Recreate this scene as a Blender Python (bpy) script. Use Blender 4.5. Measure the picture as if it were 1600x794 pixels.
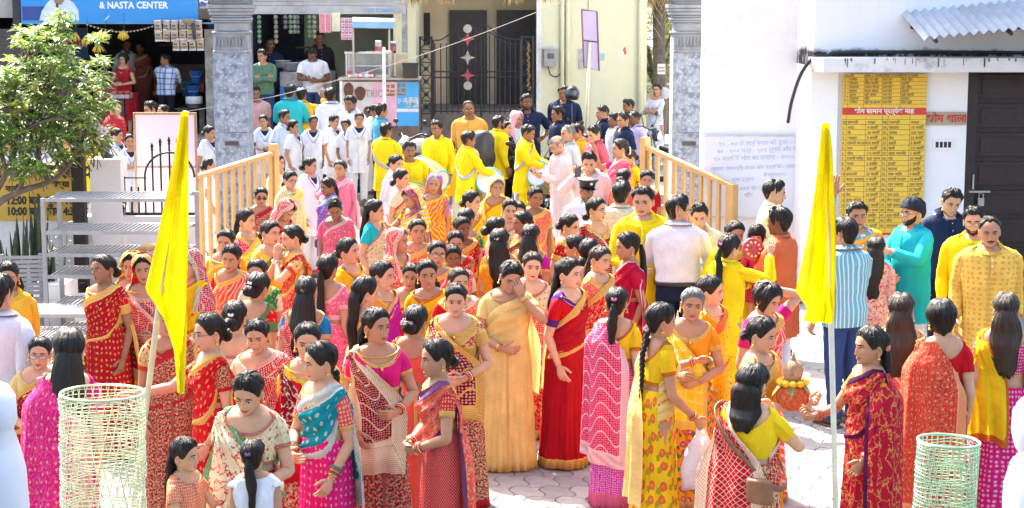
import bpy, math, random
import numpy as np
from mathutils import Matrix, Vector
PI = math.pi
RAD = math.radians
rng = random.Random(7)
for o in list(bpy.data.objects):
 bpy.data.objects.remove(o)
SC = bpy.context.scene
COL = SC.collection

# ------------------------------------------------------------------ camera
CAM_H, FPX, PITCH = 3.45, 2750.0, RAD(8.2)
cam = bpy.data.cameras.new('camera')
cam_o = bpy.data.objects.new('camera', cam)
COL.objects.link(cam_o)
cam_o.location = (0, 0, CAM_H)
cam_o.rotation_euler = (PI / 2 - PITCH, 0, 0)
cam.sensor_width = 36.0
cam.lens = 36.0 * FPX / 1600.0
cam.clip_start, cam.clip_end = 0.05, 2000
SC.camera = cam_o
# ------------------------------------------------------------------ sky, sun, exposure
SUN_EL, SUN_AZ = RAD(51), RAD(-30)          # azimuth from +Y, positive towards +X
world = bpy.data.worlds.new('World')
SC.world = world
world.use_nodes = True
wn = world.node_tree
sky = wn.nodes.new('ShaderNodeTexSky')
sky.sky_type = 'NISHITA'
sky.sun_disc = False
sky.sun_elevation = SUN_EL
sky.sun_rotation = SUN_AZ % (2 * PI)
sky.dust_density = 4.0
sky.air_density = 0.8
bg = wn.nodes['Background']
bg.inputs[1].default_value = 0.125
wn.links.new(sky.outputs[0], bg.inputs[0])
sun = bpy.data.lights.new('sun', 'SUN')
sun.energy = 3.3
sun.angle = RAD(0.53)
sun.color = (1.0, 0.955, 0.88)
sun_o = bpy.data.objects.new('sun', sun)
COL.objects.link(sun_o)
to_sun = Vector((math.sin(SUN_AZ) * math.cos(SUN_EL), math.cos(SUN_AZ) * math.cos(SUN_EL), math.sin(SUN_EL)))
sun_o.rotation_euler = to_sun.to_track_quat('Z', 'Y').to_euler()
sun_o.location = (0, 0, 30)
vs = SC.view_settings
vs.view_transform = 'Standard'
vs.look = 'None'
vs.exposure = 2.6
vs.gamma = 1.0
vs.use_white_balance = True
vs.white_balance_temperature = 6900
try:
 vs.use_curve_mapping = False
except Exception:
 pass
SC.cycles.max_bounces = 6
SC.cycles.diffuse_bounces = 4
SC.cycles.transparent_max_bounces = 8
SC.cycles.use_denoising = True

# ------------------------------------------------------------------ pixel of the photograph -> world
def ray(px, py):
 u = (px - 800) / FPX
 v = (397 - py) / FPX
 return np.array((u, math.cos(PITCH) + v * math.sin(PITCH), -math.sin(PITCH) + v * math.cos(PITCH)))
def at_z(px, py, z):
 d = ray(px, py)
 t = (z - CAM_H) / d[2]
 return np.array((0, 0, CAM_H)) + d * t
def at_y(px, py, Y):
 d = ray(px, py)
 return np.array((0, 0, CAM_H)) + d * (Y / d[1])
# ------------------------------------------------------------------ mesh helpers
class MB:
 """collects vertices, faces, material slots and uv (metres) + edge distance"""
 def __init__(s):
  s.v, s.f, s.m, s.uv, s.n = [], [], [], [], 0
 def add(s, V, F, mat=0, uv=None):
  V = np.asarray(V, float).reshape(-1, 3)
  if uv is None:
   uv = np.zeros((len(V), 3)); uv[:, 0] = V[:, 0] + V[:, 1] * .7; uv[:, 1] = V[:, 2]; uv[:, 2] = 9
  s.v.append(V); s.uv.append(np.asarray(uv, float).reshape(-1, 3))
  for f in F:
   s.f.append(tuple(int(i) + s.n for i in f)); s.m.append(mat)
  s.n += len(V)
  return s
 def grid(s, P, mat=0, cu=False, cv=False, uv=None, cap0=False, cap1=False, flip=False):
  """P[i,j,3]; i along (rows), j across; cv closes j"""
  P = np.asarray(P, float)
  a, b = P.shape[:2]
  F = []
  for i in range(a if cu else a - 1):
   i2 = (i + 1) % a
   for j in range(b if cv else b - 1):
    j2 = (j + 1) % b
    q = (i * b + j, i * b + j2, i2 * b + j2, i2 * b + j)
    F.append(q[::-1] if flip else q)
  if cap0: F.append(tuple(range(b))[::-1] if not flip else tuple(range(b)))
  if cap1: F.append(tuple((a - 1) * b + j for j in range(b)) if not flip else tuple((a - 1) * b + j for j in range(b))[::-1])
  return s.add(P.reshape(-1, 3), F, mat, uv)
 def box(s, x0, x1, y0, y1, z0, z1, mat=0, M=None):
  V = np.array([(x, y, z) for z in (z0, z1) for y in (y0, y1) for x in (x0, x1)], float)
  if M is not None: V = V @ np.array(M)[:3, :3].T + np.array(M)[:3, 3]
  return s.add(V, [(0, 2, 3, 1), (4, 5, 7, 6), (0, 1, 5, 4), (2, 6, 7, 3), (0, 4, 6, 2), (1, 3, 7, 5)], mat)
 def tube(s, pts, r, n=8, mat=0, closed=False, cap=True):
  pts = np.asarray(pts, float)
  k = len(pts)
  rr = np.full(k, r) if np.isscalar(r) else np.asarray(r, float)
  P = ring_frames(pts, closed)
  a = np.linspace(0, 2 * PI, n, endpoint=False)
  R = pts[:, None] + rr[:, None, None] * (np.cos(a)[None, :, None] * P[0][:, None] + np.sin(a)[None, :, None] * P[1][:, None])
  return s.grid(R, mat, cu=closed, cv=True, cap0=cap and not closed, cap1=cap and not closed)
 def ball(s, c, r, n=10, m=7, mat=0, M=None):
  r = np.ones(3) * r
  t = np.linspace(0.001, PI - .001, m); a = np.linspace(0, 2 * PI, n, endpoint=False)
  P = np.stack([np.sin(t)[:, None] * np.cos(a), np.sin(t)[:, None] * np.sin(a), np.cos(t)[:, None] * np.ones(n)], -1) * r
  if M is not None: P = P @ np.array(M)[:3, :3].T
  return s.grid(P + np.asarray(c), mat, cv=True, flip=True)
 def lathe(s, prof, n=16, c=(0, 0, 0), mat=0, cap=True):
  a = np.linspace(0, 2 * PI, n, endpoint=False)
  P = np.array([[(r * math.cos(t), r * math.sin(t), z) for t in a] for r, z in prof]) + np.asarray(c)
  return s.grid(P, mat, cv=True, cap0=cap, cap1=cap)
 def prism(s, poly, d, mat=0, M=None):
  """poly in x,z extruded along +y by d"""
  n = len(poly)
  V = np.array([(x, 0, z) for x, z in poly] + [(x, d, z) for x, z in poly], float)
  if M is not None: V = V @ np.array(M)[:3, :3].T + np.array(M)[:3, 3]
  F = [tuple(range(n)), tuple(range(2 * n - 1, n - 1, -1))] + [(i, i + n, (i + 1) % n + n, (i + 1) % n) for i in range(n)]
  return s.add(V, F, mat)
 def xf(s, M):
  M = np.array(M)
  s.v = [V @ M[:3, :3].T + M[:3, 3] for V in s.v]
  return s
 def mesh(s, name, mats, smooth=True):
  V = np.concatenate(s.v); UV = np.concatenate(s.uv)
  me = bpy.data.meshes.new(name)
  nf = len(s.f)
  lens = np.fromiter((len(f) for f in s.f), int, nf)
  loops = np.fromiter((i for f in s.f for i in f), int, int(lens.sum()))
  starts = np.concatenate(([0], np.cumsum(lens)[:-1]))
  me.vertices.add(len(V)); me.vertices.foreach_set('co', V.astype(np.float32).ravel())
  me.loops.add(len(loops)); me.loops.foreach_set('vertex_index', loops.astype(np.int32))
  me.polygons.add(nf)
  me.polygons.foreach_set('loop_start', starts.astype(np.int32))
  me.polygons.foreach_set('loop_total', lens.astype(np.int32))
  me.polygons.foreach_set('material_index', np.array(s.m, np.int32))
  me.polygons.foreach_set('use_smooth', np.full(nf, bool(smooth)))
  u1 = me.uv_layers.new(name='uv'); u2 = me.uv_layers.new(name='ed')
  L = UV[loops]
  u1.data.foreach_set('uv', L[:, :2].astype(np.float32).ravel())
  e = np.stack([L[:, 2], L[:, 1]], 1)
  u2.data.foreach_set('uv', e.astype(np.float32).ravel())
  for m in (mats if isinstance(mats, (list, tuple)) else [mats]): me.materials.append(m)
  me.update(calc_edges=True); me.validate()
  return me
 def obj(s, name, mats, parent=None, smooth=False, loc=None):
  return link(name, s.mesh(name, mats, smooth), parent, loc)

def ring_frames(pts, closed=False):
 k = len(pts)
 if closed: T = np.roll(pts, -1, 0) - np.roll(pts, 1, 0)
 else: T = np.gradient(pts, axis=0)
 T /= np.linalg.norm(T, axis=1)[:, None] + 1e-9
 ref = np.array((0, 0, 1.0)) if abs(T[0, 2]) < .8 else np.array((0, 1.0, 0))
 A = np.zeros((k, 3)); B = np.zeros((k, 3))
 a = np.cross(T[0], ref); a /= np.linalg.norm(a)
 for i in range(k):
  a = a - T[i] * a.dot(T[i]); a /= np.linalg.norm(a) + 1e-9
  A[i] = a; B[i] = np.cross(T[i], a)
 return A, B
def link(name, data, parent=None, loc=None, M=None):
 o = bpy.data.objects.new(name, data)
 COL.objects.link(o)
 if parent is not None: o.parent = parent
 if loc is not None: o.location = loc
 if M is not None: o.matrix_local = Matrix([list(r) for r in M])
 return o
def tag(o, label=None, cat=None, group=None, kind=None):
 if label: o['label'] = label
 if cat: o['category'] = cat
 if group: o['group'] = group
 if kind: o['kind'] = kind
 return o
def empty(name, loc=(0, 0, 0), rz=0, label=None, cat=None, group=None):
 o = bpy.data.objects.new(name, None)
 COL.objects.link(o)
 o.location = loc; o.rotation_euler = (0, 0, rz)
 o.empty_display_size = .1
 return tag(o, label, cat, group)
def copy_tree(o, parent=None):
 c = o.copy(); COL.objects.link(c)
 if parent is not None: c.parent = parent
 for ch in list(o.children): copy_tree(ch, c)
 return c
def spline(pts, n):
 """Catmull-Rom through pts"""
 p = np.asarray(pts, float)
 p = np.vstack([2 * p[0] - p[1], p, 2 * p[-1] - p[-2]])
 t = np.linspace(0, len(p) - 3 - 1e-6, n)
 i = t.astype(int); u = (t - i)[:, None]
 a, b, c, d = p[i], p[i + 1], p[i + 2], p[i + 3]
 return .5 * (2 * b + (c - a) * u + (2 * a - 5 * b + 4 * c - d) * u ** 2 + (3 * b - a - 3 * c + d) * u ** 3)
def sm(x, a, b):
 t = np.clip((np.asarray(x, float) - a) / (b - a), 0, 1)
 return t * t * (3 - 2 * t)
def rotm(axis, a):
 return np.array(Matrix.Rotation(a, 3, axis))
def wob(P, amp, freq, seed):
 """smooth cheap cloth displacement field"""
 r = np.random.RandomState(seed)
 out = np.zeros(P.shape[:-1])
 for k in range(4):
  d = r.normal(size=3); d /= np.linalg.norm(d)
  out += np.sin(P @ d * freq * (1 + .6 * k) + r.rand() * 6.28) / (1 + .5 * k)
 return out * amp

# ------------------------------------------------------------------ materials
MATS = {}
def newmat(name):
 m = bpy.data.materials.new(name)
 m.use_nodes = True
 return m, m.node_tree, m.node_tree.nodes['Principled BSDF']
class NT:
 def __init__(s, nt): s.nt = nt
 def n(s, t, **k):
  x = s.nt.nodes.new(t)
  for a, b in k.items(): setattr(x, a, b)
  return x
 def l(s, a, b): s.nt.links.new(a, b)
 def val(s, sock, v):
  if hasattr(v, 'bl_idname') or hasattr(v, 'is_output'): s.l(v, sock)
  else: sock.default_value = v
 def math(s, op, a, b=0.0, c=None, clamp=False):
  x = s.n('ShaderNodeMath', operation=op); x.use_clamp = clamp
  s.val(x.inputs[0], a); s.val(x.inputs[1], b)
  if c is not None: s.val(x.inputs[2], c)
  return x.outputs[0]
 def mix(s, f, a, b):
  x = s.n('ShaderNodeMix', data_type='RGBA')
  s.val(x.inputs[0], f)
  s.val(x.inputs[6], a if hasattr(a, 'is_output') else (*a[:3], 1)); s.val(x.inputs[7], b if hasattr(b, 'is_output') else (*b[:3], 1))
  return x.outputs[2]
 def noise(s, vec=None, scale=5, detail=3, rough=.5):
  x = s.n('ShaderNodeTexNoise'); x.inputs['Scale'].default_value = scale; x.inputs['Detail'].default_value = detail
  x.inputs['Roughness'].default_value = rough
  if vec is not None: s.l(vec, x.inputs['Vector'])
  return x.outputs[0]
 def ramp(s, f, a, b):
  x = s.n('ShaderNodeMapRange'); x.inputs[1].default_value = a; x.inputs[2].default_value = b
  s.l(f, x.inputs[0]); return x.outputs[0]
 def mapping(s, vec, scale=(1, 1, 1), rot=(0, 0, 0), loc=(0, 0, 0)):
  x = s.n('ShaderNodeMapping'); s.l(vec, x.inputs[0])
  x.inputs['Scale'].default_value = scale; x.inputs['Rotation'].default_value = rot; x.inputs['Location'].default_value = loc
  return x.outputs[0]
 def bump(s, h, strength, dist, bsdf):
  x = s.n('ShaderNodeBump'); x.inputs['Strength'].default_value = strength; x.inputs['Distance'].default_value = dist
  s.l(h, x.inputs['Height']); s.l(x.outputs[0], bsdf.inputs['Normal'])
def plain(name, col, rough=.5, metal=0.0, var=.12, scale=6, bump=0.0, spec=.5, dirt=None, coords='Object'):
 """painted / bare surface: colour with uneven wear, optional dirt colour in blotches"""
 if name in MATS: return MATS[name]
 m, nt, b = newmat(name); t = NT(nt)
 tc = t.n('ShaderNodeTexCoord').outputs[coords]
 n1 = t.noise(tc, scale, 5, .6)
 dark = [c * (1 - var * 1.6) for c in col]; lite = [min(1, c * (1 + var)) for c in col]
 c = t.mix(t.ramp(n1, .3, .7), dark, lite)
 if dirt:
  n2 = t.noise(tc, scale * .45, 6, .7)
  c = t.mix(t.math('MULTIPLY', t.ramp(n2, .52, .68), dirt[3]), c, dirt[:3])
 t.l(c, b.inputs['Base Color'])
 b.inputs['Roughness'].default_value = rough; b.inputs['Metallic'].default_value = metal
 b.inputs['Specular IOR Level'].default_value = spec
 if bump: t.bump(t.noise(tc, scale * 6, 4, .6), .5, bump, b)
 MATS[name] = m
 return m
def glassmat(name, col=(.9, .95, 1), alpha=.25, rough=.05):
 if name in MATS: return MATS[name]
 m, nt, b = newmat(name)
 b.inputs['Base Color'].default_value = (*col, 1); b.inputs['Alpha'].default_value = alpha; b.inputs['Roughness'].default_value = rough
 MATS[name] = m
 return m
# ------------------------------------------------------------------ cloth, skin and hair materials
GOLD = (.62, .40, .10)
def fabric(base, pat='plain', c2=GOLD, c3=GOLD, sc=1.0, bw=0.0, c4=(.05, .2, .06), trans=.09, rough=.8):
 key = ('fab', tuple(base), pat, tuple(c2), tuple(c3), sc, bw, tuple(c4), trans)
 if key in MATS: return MATS[key]
 m, nt, b = newmat('fabric_' + pat); t = NT(nt)
 uvn = t.n('ShaderNodeUVMap'); uvn.uv_map = 'uv'; uv = uvn.outputs[0]
 edn = t.n('ShaderNodeUVMap'); edn.uv_map = 'ed'
 sx = t.n('ShaderNodeSeparateXYZ'); t.l(edn.outputs[0], sx.inputs[0]); ed = sx.outputs[0]
 su = t.n('ShaderNodeSeparateXYZ'); t.l(uv, su.inputs[0]); u, v = su.outputs[0], su.outputs[1]
 def vor(spacing, rand=.2, feat='F1', off=0.0):
  x = t.n('ShaderNodeTexVoronoi', feature=feat); x.voronoi_dimensions = '2D'
  x.inputs['Scale'].default_value = 1 / (spacing * sc); x.inputs['Randomness'].default_value = rand
  t.l(t.mapping(uv, loc=(off, off * .7, 0)), x.inputs['Vector']); return x.outputs['Distance']
 lt = lambda a, k: t.math('LESS_THAN', a, k)
 gt = lambda a, k: t.math('GREATER_THAN', a, k)
 mul = lambda a, k: t.math('MULTIPLY', a, k)
 fine = t.noise(uv, 60, 3, .6); broad = t.noise(uv, 5, 2)
 c = t.mix(t.ramp(broad, .3, .7), [x * .86 for x in base], [min(1, x * 1.1) for x in base])
 if pat == 'dots':
  c = t.mix(mul(lt(vor(.020, .3), .27), .8), c, c2)
 elif pat == 'bandhani':
  c = t.mix(lt(vor(.016, .3), .33), c, c2)
  w = t.math('ABSOLUTE', t.math('SINE', t.math('ADD', mul(u, 30 / sc), mul(t.math('SINE', mul(v, 26 / sc)), 1.6))))
  c = t.mix(lt(w, .16), c, c3)
 elif pat == 'booti':
  d = vor(.058, .3); ang = t.noise(t.mapping(uv, (1, 1, 1)), 90, 1)
  c = t.mix(mul(lt(t.math('ADD', d, mul(ang, .34)), .36), .62), c, c2)
 elif pat == 'floral':
  n = t.noise(uv, 45, 2)
  dl = t.math('ADD', vor(.10, .3, off=.04), mul(n, .3))
  c = t.mix(lt(dl, .36), c, c4)
  d = t.math('ADD', vor(.10, .3), mul(n, .3))
  c = t.mix(lt(d, .44), c, c2); c = t.mix(lt(d, .26), c, c3)
 elif pat == 'jaal':
  n = t.noise(uv, 30 / sc, 2, .5)
  r = t.math('ABSOLUTE', t.math('SUBTRACT', n, .5))
  c = t.mix(mul(lt(r, .026), .85), c, c2)
  c = t.mix(mul(lt(vor(.06, .5), .14), .8), c, c3)
 elif pat == 'brocade':
  n = t.noise(uv, 70 / sc, 4, .6)
  c = t.mix(t.ramp(n, .45, .58), c, c2)
  c = t.mix(lt(vor(.055, .1), .16), c, c3)
 elif pat == 'stripe':
  c = t.mix(lt(t.math('FRACT', mul(u, 1 / (.03 * sc))), .3), c, c2)
 elif pat == 'hstripe':
  c = t.mix(lt(t.math('FRACT', mul(v, 1 / (.03 * sc))), .35), c, c2)
 elif pat == 'check':
  a = lt(t.math('FRACT', mul(u, 1 / (.05 * sc))), .22); bb = lt(t.math('FRACT', mul(v, 1 / (.05 * sc))), .22)
  c = t.mix(mul(t.math('ADD', a, bb), .7), c, c2)
 elif pat == 'lattice':
  p_ = t.math('ADD', u, v); q_ = t.math('SUBTRACT', u, v)
  a = lt(t.math('FRACT', mul(p_, 1 / (.06 * sc))), .1); bb = lt(t.math('FRACT', mul(q_, 1 / (.06 * sc))), .1)
  c = t.mix(t.math('MAXIMUM', a, bb), c, c2)
 elif pat == 'leheriya':
  w = t.math('SINE', t.math('ADD', mul(t.math('ADD', u, v), 120 / sc), mul(t.math('SINE', mul(u, 60)), .8)))
  c = t.mix(gt(w, .45), c, c2)
 elif pat == 'print':
  n = t.noise(uv, 16 / sc, 3, .6)
  r = t.math('ABSOLUTE', t.math('SUBTRACT', n, .5))
  c = t.mix(lt(r, .02), c, c2); c = t.mix(gt(n, .68), c, c3)
 if bw > 0:
  zig = t.math('SINE', mul(u, 260)); z2 = t.math('SINE', mul(ed, 420))
  orn = t.ramp(t.math('ADD', t.math('MULTIPLY', zig, z2), mul(t.noise(uv, 120, 2), .9)), .1, .8)
  bc = t.mix(orn, c3, [x * .55 + y * .3 for x, y in zip(c3, base)])
  c = t.mix(lt(ed, bw), c, bc)
  c = t.mix(mul(gt(ed, bw), lt(ed, bw * 1.18)), c, c3)
 c = t.mix(mul(t.ramp(fine, .35, .75), .12), c, (0, 0, 0))
 t.l(c, b.inputs['Base Color'])
 b.inputs['Roughness'].default_value = rough; b.inputs['Specular IOR Level'].default_value = .12
 wr = t.noise(t.mapping(uv, (5, 2.2, 1), rot=(0, 0, .5)), 2.2, 2, .5)
 t.bump(t.math('ADD', mul(wr, 1.0), mul(fine, .04)), .6, .035, b)
 out = nt.nodes['Material Output']
 tr = t.n('ShaderNodeBsdfTranslucent'); t.l(c, tr.inputs[0])
 ms = t.n('ShaderNodeMixShader'); ms.inputs[0].default_value = trans
 t.l(b.outputs[0], ms.inputs[1]); t.l(tr.outputs[0], ms.inputs[2]); t.l(ms.outputs[0], out.inputs[0])
 MATS[key] = m
 return m
def skin(i):
 cols = [(.62, .355, .22), (.54, .30, .18), (.43, .22, .125), (.28, .132, .068), (.18, .08, .042)]
 key = 'skin%d' % i
 if key in MATS: return MATS[key]
 m, nt, b = newmat('skin'); t = NT(nt); c0 = cols[i]
 tc = t.n('ShaderNodeTexCoord').outputs['Object']
 c = t.mix(t.ramp(t.noise(tc, 14, 4, .6), .3, .7), [x * .9 for x in c0], [min(1, x * 1.08) for x in c0])
 c = t.mix(t.math('MULTIPLY', t.ramp(t.noise(tc, 40, 2), .55, .75), .25), c, (c0[0] * .9, c0[1] * .62, c0[2] * .6))
 t.l(c, b.inputs['Base Color'])
 b.inputs['Roughness'].default_value = .52; b.inputs['Specular IOR Level'].default_value = .25
 b.inputs['Subsurface Weight'].default_value = 0
 t.bump(t.noise(tc, 220, 2), .15, .002, b)
 MATS[key] = m
 return m
def hairmat(kind='black'):
 key = 'hair' + kind
 if key in MATS: return MATS[key]
 cols = {'black': ((.004, .0035, .0035), (.014, .011, .0095)), 'brown': ((.012, .008, .006), (.07, .04, .025)), 'grey': ((.03, .028, .027), (.33, .32, .31)), 'white': ((.3, .29, .28), (.75, .74, .72))}[kind]
 m, nt, b = newmat('hair_' + kind); t = NT(nt)
 uvn = t.n('ShaderNodeUVMap'); uvn.uv_map = 'uv'
 s = t.noise(t.mapping(uvn.outputs[0], (420, 9, 1)), 1, 4, .65)
 s2 = t.noise(t.mapping(uvn.outputs[0], (120, 4, 1)), 1, 3, .6)
 c = t.mix(t.ramp(s, .35, .72), cols[0], cols[1])
 t.l(c, b.inputs['Base Color'])
 r = t.n('ShaderNodeMapRange'); t.l(s, r.inputs[0]); r.inputs[3].default_value = .2; r.inputs[4].default_value = .5; t.l(r.outputs[0], b.inputs['Roughness'])
 b.inputs['Specular IOR Level'].default_value = .33
 t.bump(t.math('ADD', s, s2), .9, .006, b)
 MATS[key] = m
 return m
def M_GOLD(): return plain('gold_metal', (.75, .47, .12), .28, 1.0, .1, 60)
def M_BLK(): return plain('black_plastic', (.015, .015, .017), .35, 0, .1, 20)
def M_WHITE(): return plain('white_plastic', (.75, .75, .74), .45, 0, .06, 20)

# ------------------------------------------------------------------ body shape tables (for a 1.60 m figure facing -Y)
CH = 1.370                                   # chin height
TZ = np.array([.78, .82, .87, .92, .97, 1.02, 1.07, 1.12, 1.17, 1.215, 1.258, 1.296, 1.326, 1.346, 1.362, 1.378, 1.40])
T_F = dict(hw=[.138, .160, .168, .163, .151, .141, .137, .142, .149, .155, .160, .160, .147, .116, .083, .059, .051],
  f=[.082, .096, .104, .109, .109, .103, .098, .099, .107, .106, .10, .088, .073, .060, .052, .047, .045],
  b=[.10, .115, .118, .108, .092, .082, .08, .084, .09, .093, .092, .088, .08, .07, .06, .054, .052], sx=.146)
T_M = dict(hw=[.135, .150, .155, .152, .148, .146, .150, .160, .172, .182, .192, .194, .176, .128, .085, .064, .058],
  f=[.085, .095, .10, .102, .105, .108, .108, .11, .115, .115, .11, .098, .078, .062, .054, .050, .05],
  b=[.10, .11, .11, .10, .092, .088, .09, .095, .10, .105, .105, .10, .09, .078, .066, .058, .055], sx=.178)
T_K = dict(hw=[.125, .135, .135, .132, .128, .122, .122, .126, .132, .137, .142, .142, .13, .105, .075, .055, .05],
  f=[.085, .09, .092, .095, .10, .10, .098, .095, .093, .09, .085, .078, .066, .056, .05, .046, .045],
  b=[.09, .10, .10, .09, .085, .08, .08, .082, .084, .085, .082, .078, .072, .066, .058, .053, .052], sx=.128)
HZ = np.array([0, .006, .015, .03, .05, .075, .10, .125, .15, .17, .187, .20, .209, .2135, .2155])
H_W = np.array([.022, .034, .043, .0525, .0605, .0665, .0705, .0735, .0735, .069, .060, .047, .031, .016, .002])
H_F = np.array([.078, .086, .0895, .091, .0925, .094, .095, .0955, .093, .087, .074, .057, .037, .019, .002])
H_B = np.array([.047, .050, .054, .060, .072, .086, .096, .101, .100, .094, .083, .065, .043, .022, .002])
HY = .002
def spow(x, p): return np.sign(x) * np.abs(x) ** p
def torso(T, z, th, off=0.0, bust=0.0):
 z, th, off = np.broadcast_arrays(np.asarray(z, float), np.asarray(th, float), np.asarray(off, float))
 hw, f, b = (np.interp(z, TZ, T[k]) for k in ('hw', 'f', 'b'))
 s, c = np.sin(th), np.cos(th)
 p = 2 / 2.35
 x = (hw + off) * spow(s, p)
 y = np.where(c > 0, -(f + off) * np.abs(c) ** p, (b + off) * np.abs(c) ** p)
 if bust:
  y = y - (c > -.1) * bust * (np.exp(-((x - .068) / .05) ** 2 - ((z - 1.172) / .052) ** 2) + np.exp(-((x + .068) / .05) ** 2 - ((z - 1.172) / .052) ** 2))
 return np.stack([x, y, z], -1)
def face_disp(x, zz, male=0.0):
 g = lambda cx, cz, sx, sz: np.exp(-((x - cx) / sx) ** 2 - ((zz - cz) / sz) ** 2)
 d = np.zeros_like(x)
 # nose: ridge growing towards the tip, then the undercut
 amp = np.interp(zz, [.052, .058, .064, .070, .078, .095, .112, .122, .14], [0, .003, .017, .0235, .021, .0145, .008, .004, 0])
 wid = np.interp(zz, [.055, .066, .08, .12], [.013, .0115, .0085, .0075])
 d += amp * np.exp(-(x / wid) ** 2)
 d += .007 * (g(.0125, .065, .006, .006) + g(-.0125, .065, .006, .006))          # nostril wings
 d -= .0105 * (g(.031, .109, .0165, .0105) + g(-.031, .109, .0165, .0105))        # eye sockets
 d += .0035 * (g(.03, .131, .022, .007) + g(-.03, .131, .022, .007)) * (1 + male)  # brow ridge
 d += .0045 * (g(.042, .083, .018, .016) + g(-.042, .083, .018, .016))            # cheeks
 d += .0065 * g(0, .047, .018, .0055) + .0070 * g(0, .036, .0165, .0055)          # lips
 d -= .0035 * g(0, .0415, .022, .0028)
 d -= .0045 * g(0, .026, .02, .006)
 d += .006 * g(0, .010, .017, .010) * (1 + .4 * male)
 d -= .003 * (g(.028, .045, .008, .02) + g(-.028, .045, .008, .02))
 return d
def head(zz, th, off=0.0, feat=True, male=0.0):
 zz, th = np.broadcast_arrays(np.asarray(zz, float), np.asarray(th, float))
 w, f, b = np.interp(zz, HZ, H_W) * (1 + .04 * male), np.interp(zz, HZ, H_F), np.interp(zz, HZ, H_B)
 s, c = np.sin(th), np.cos(th)
 x = (w + off) * spow(s, .93)
 pf = np.where(c > 0, .86, .95)
 y = np.where(c > 0, -(f + off), (b + off)) * np.abs(c) ** pf
 if feat: y = y - np.where(c > 0, face_disp(x, zz, male) * np.clip(c * 2, 0, 1), 0)
 ph = np.interp(zz, HZ, np.linspace(0, 1, len(HZ)))
 return np.stack([x, y + HY, CH + zz + np.where(zz > .19, off * (zz - .19) / .026, 0)], -1)
def headfront(x, zz, male=0.0):
 """y of the face surface at x"""
 t = np.linspace(-1.2, 1.2, 161)
 out = np.zeros(np.broadcast(x, zz).shape); X, Z = np.broadcast_arrays(x, zz)
 for i in np.ndindex(X.shape):
  p = head(Z[i], t, 0, True, male)
  out[i] = np.interp(X[i], p[:, 0], p[:, 1])
 return out
A_ = np.concatenate([np.linspace(-40, 40, 21), np.linspace(40, 90, 7)[1:], np.linspace(90, 270, 13)[1:], np.linspace(270, 320, 7)[1:-1]])
TH = np.radians(A_)
# ------------------------------------------------------------------ rig
class Rig:
 def __init__(s, T0, male=0.0, hyaw=0, hpitch=0, hroll=0, lean=0, sway=0, girth=1.0):
  s.kind, s.g, s.male = T0, girth, male
  s.T = {k: (np.array(v) * np.interp(TZ, [1.30, 1.38], [girth, 1]) if k != 'sx' else v * girth ** .8) for k, v in T0.items()}
  s.hy, s.hp, s.hr, s.ln, s.sw = map(RAD, (hyaw, hpitch, hroll, lean, sway))
  s.piv = np.array((0, .012, CH + .005))
 def D(s, V, head=True):
  V = np.array(V, float); sh = V.shape; V = V.reshape(-1, 3)
  if head and (s.hy or s.hp or s.hr):
   w = sm(V[:, 2], CH - .038, CH + .012)
   P = V - s.piv
   x, y, z = P.T
   a = s.hp * w; y, z = y * np.cos(a) - z * np.sin(a), y * np.sin(a) + z * np.cos(a)
   a = s.hr * w; x, z = x * np.cos(a) + z * np.sin(a), -x * np.sin(a) + z * np.cos(a)
   a = s.hy * w; x, y = x * np.cos(a) - y * np.sin(a), x * np.sin(a) + y * np.cos(a)
   V = np.stack([x, y, z], 1) + s.piv
  if s.ln or s.sw:
   w = sm(V[:, 2], .84, 1.08)
   P = V - (0, 0, .92)
   x, y, z = P.T
   a = s.ln * w; y, z = y * np.cos(a) - z * np.sin(a), y * np.sin(a) + z * np.cos(a)
   a = s.sw * w; x, z = x * np.cos(a) + z * np.sin(a), -x * np.sin(a) + z * np.cos(a)
   V = np.stack([x, y, z], 1) + (0, 0, .92)
  return V.reshape(sh)
 def head_matrix(s):
  o = s.D(np.array([(0, 0, 1.5), (.1, 0, 1.5), (0, .1, 1.5), (0, 0, 1.6)]))
  R = np.stack([(o[1] - o[0]) / .1, (o[2] - o[0]) / .1, (o[3] - o[0]) / .1], 1)
  M = np.eye(4); M[:3, :3] = R; M[:3, 3] = o[0] - R @ np.array((0, 0, 1.5))
  return M
UA, FA = .265, .235
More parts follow.
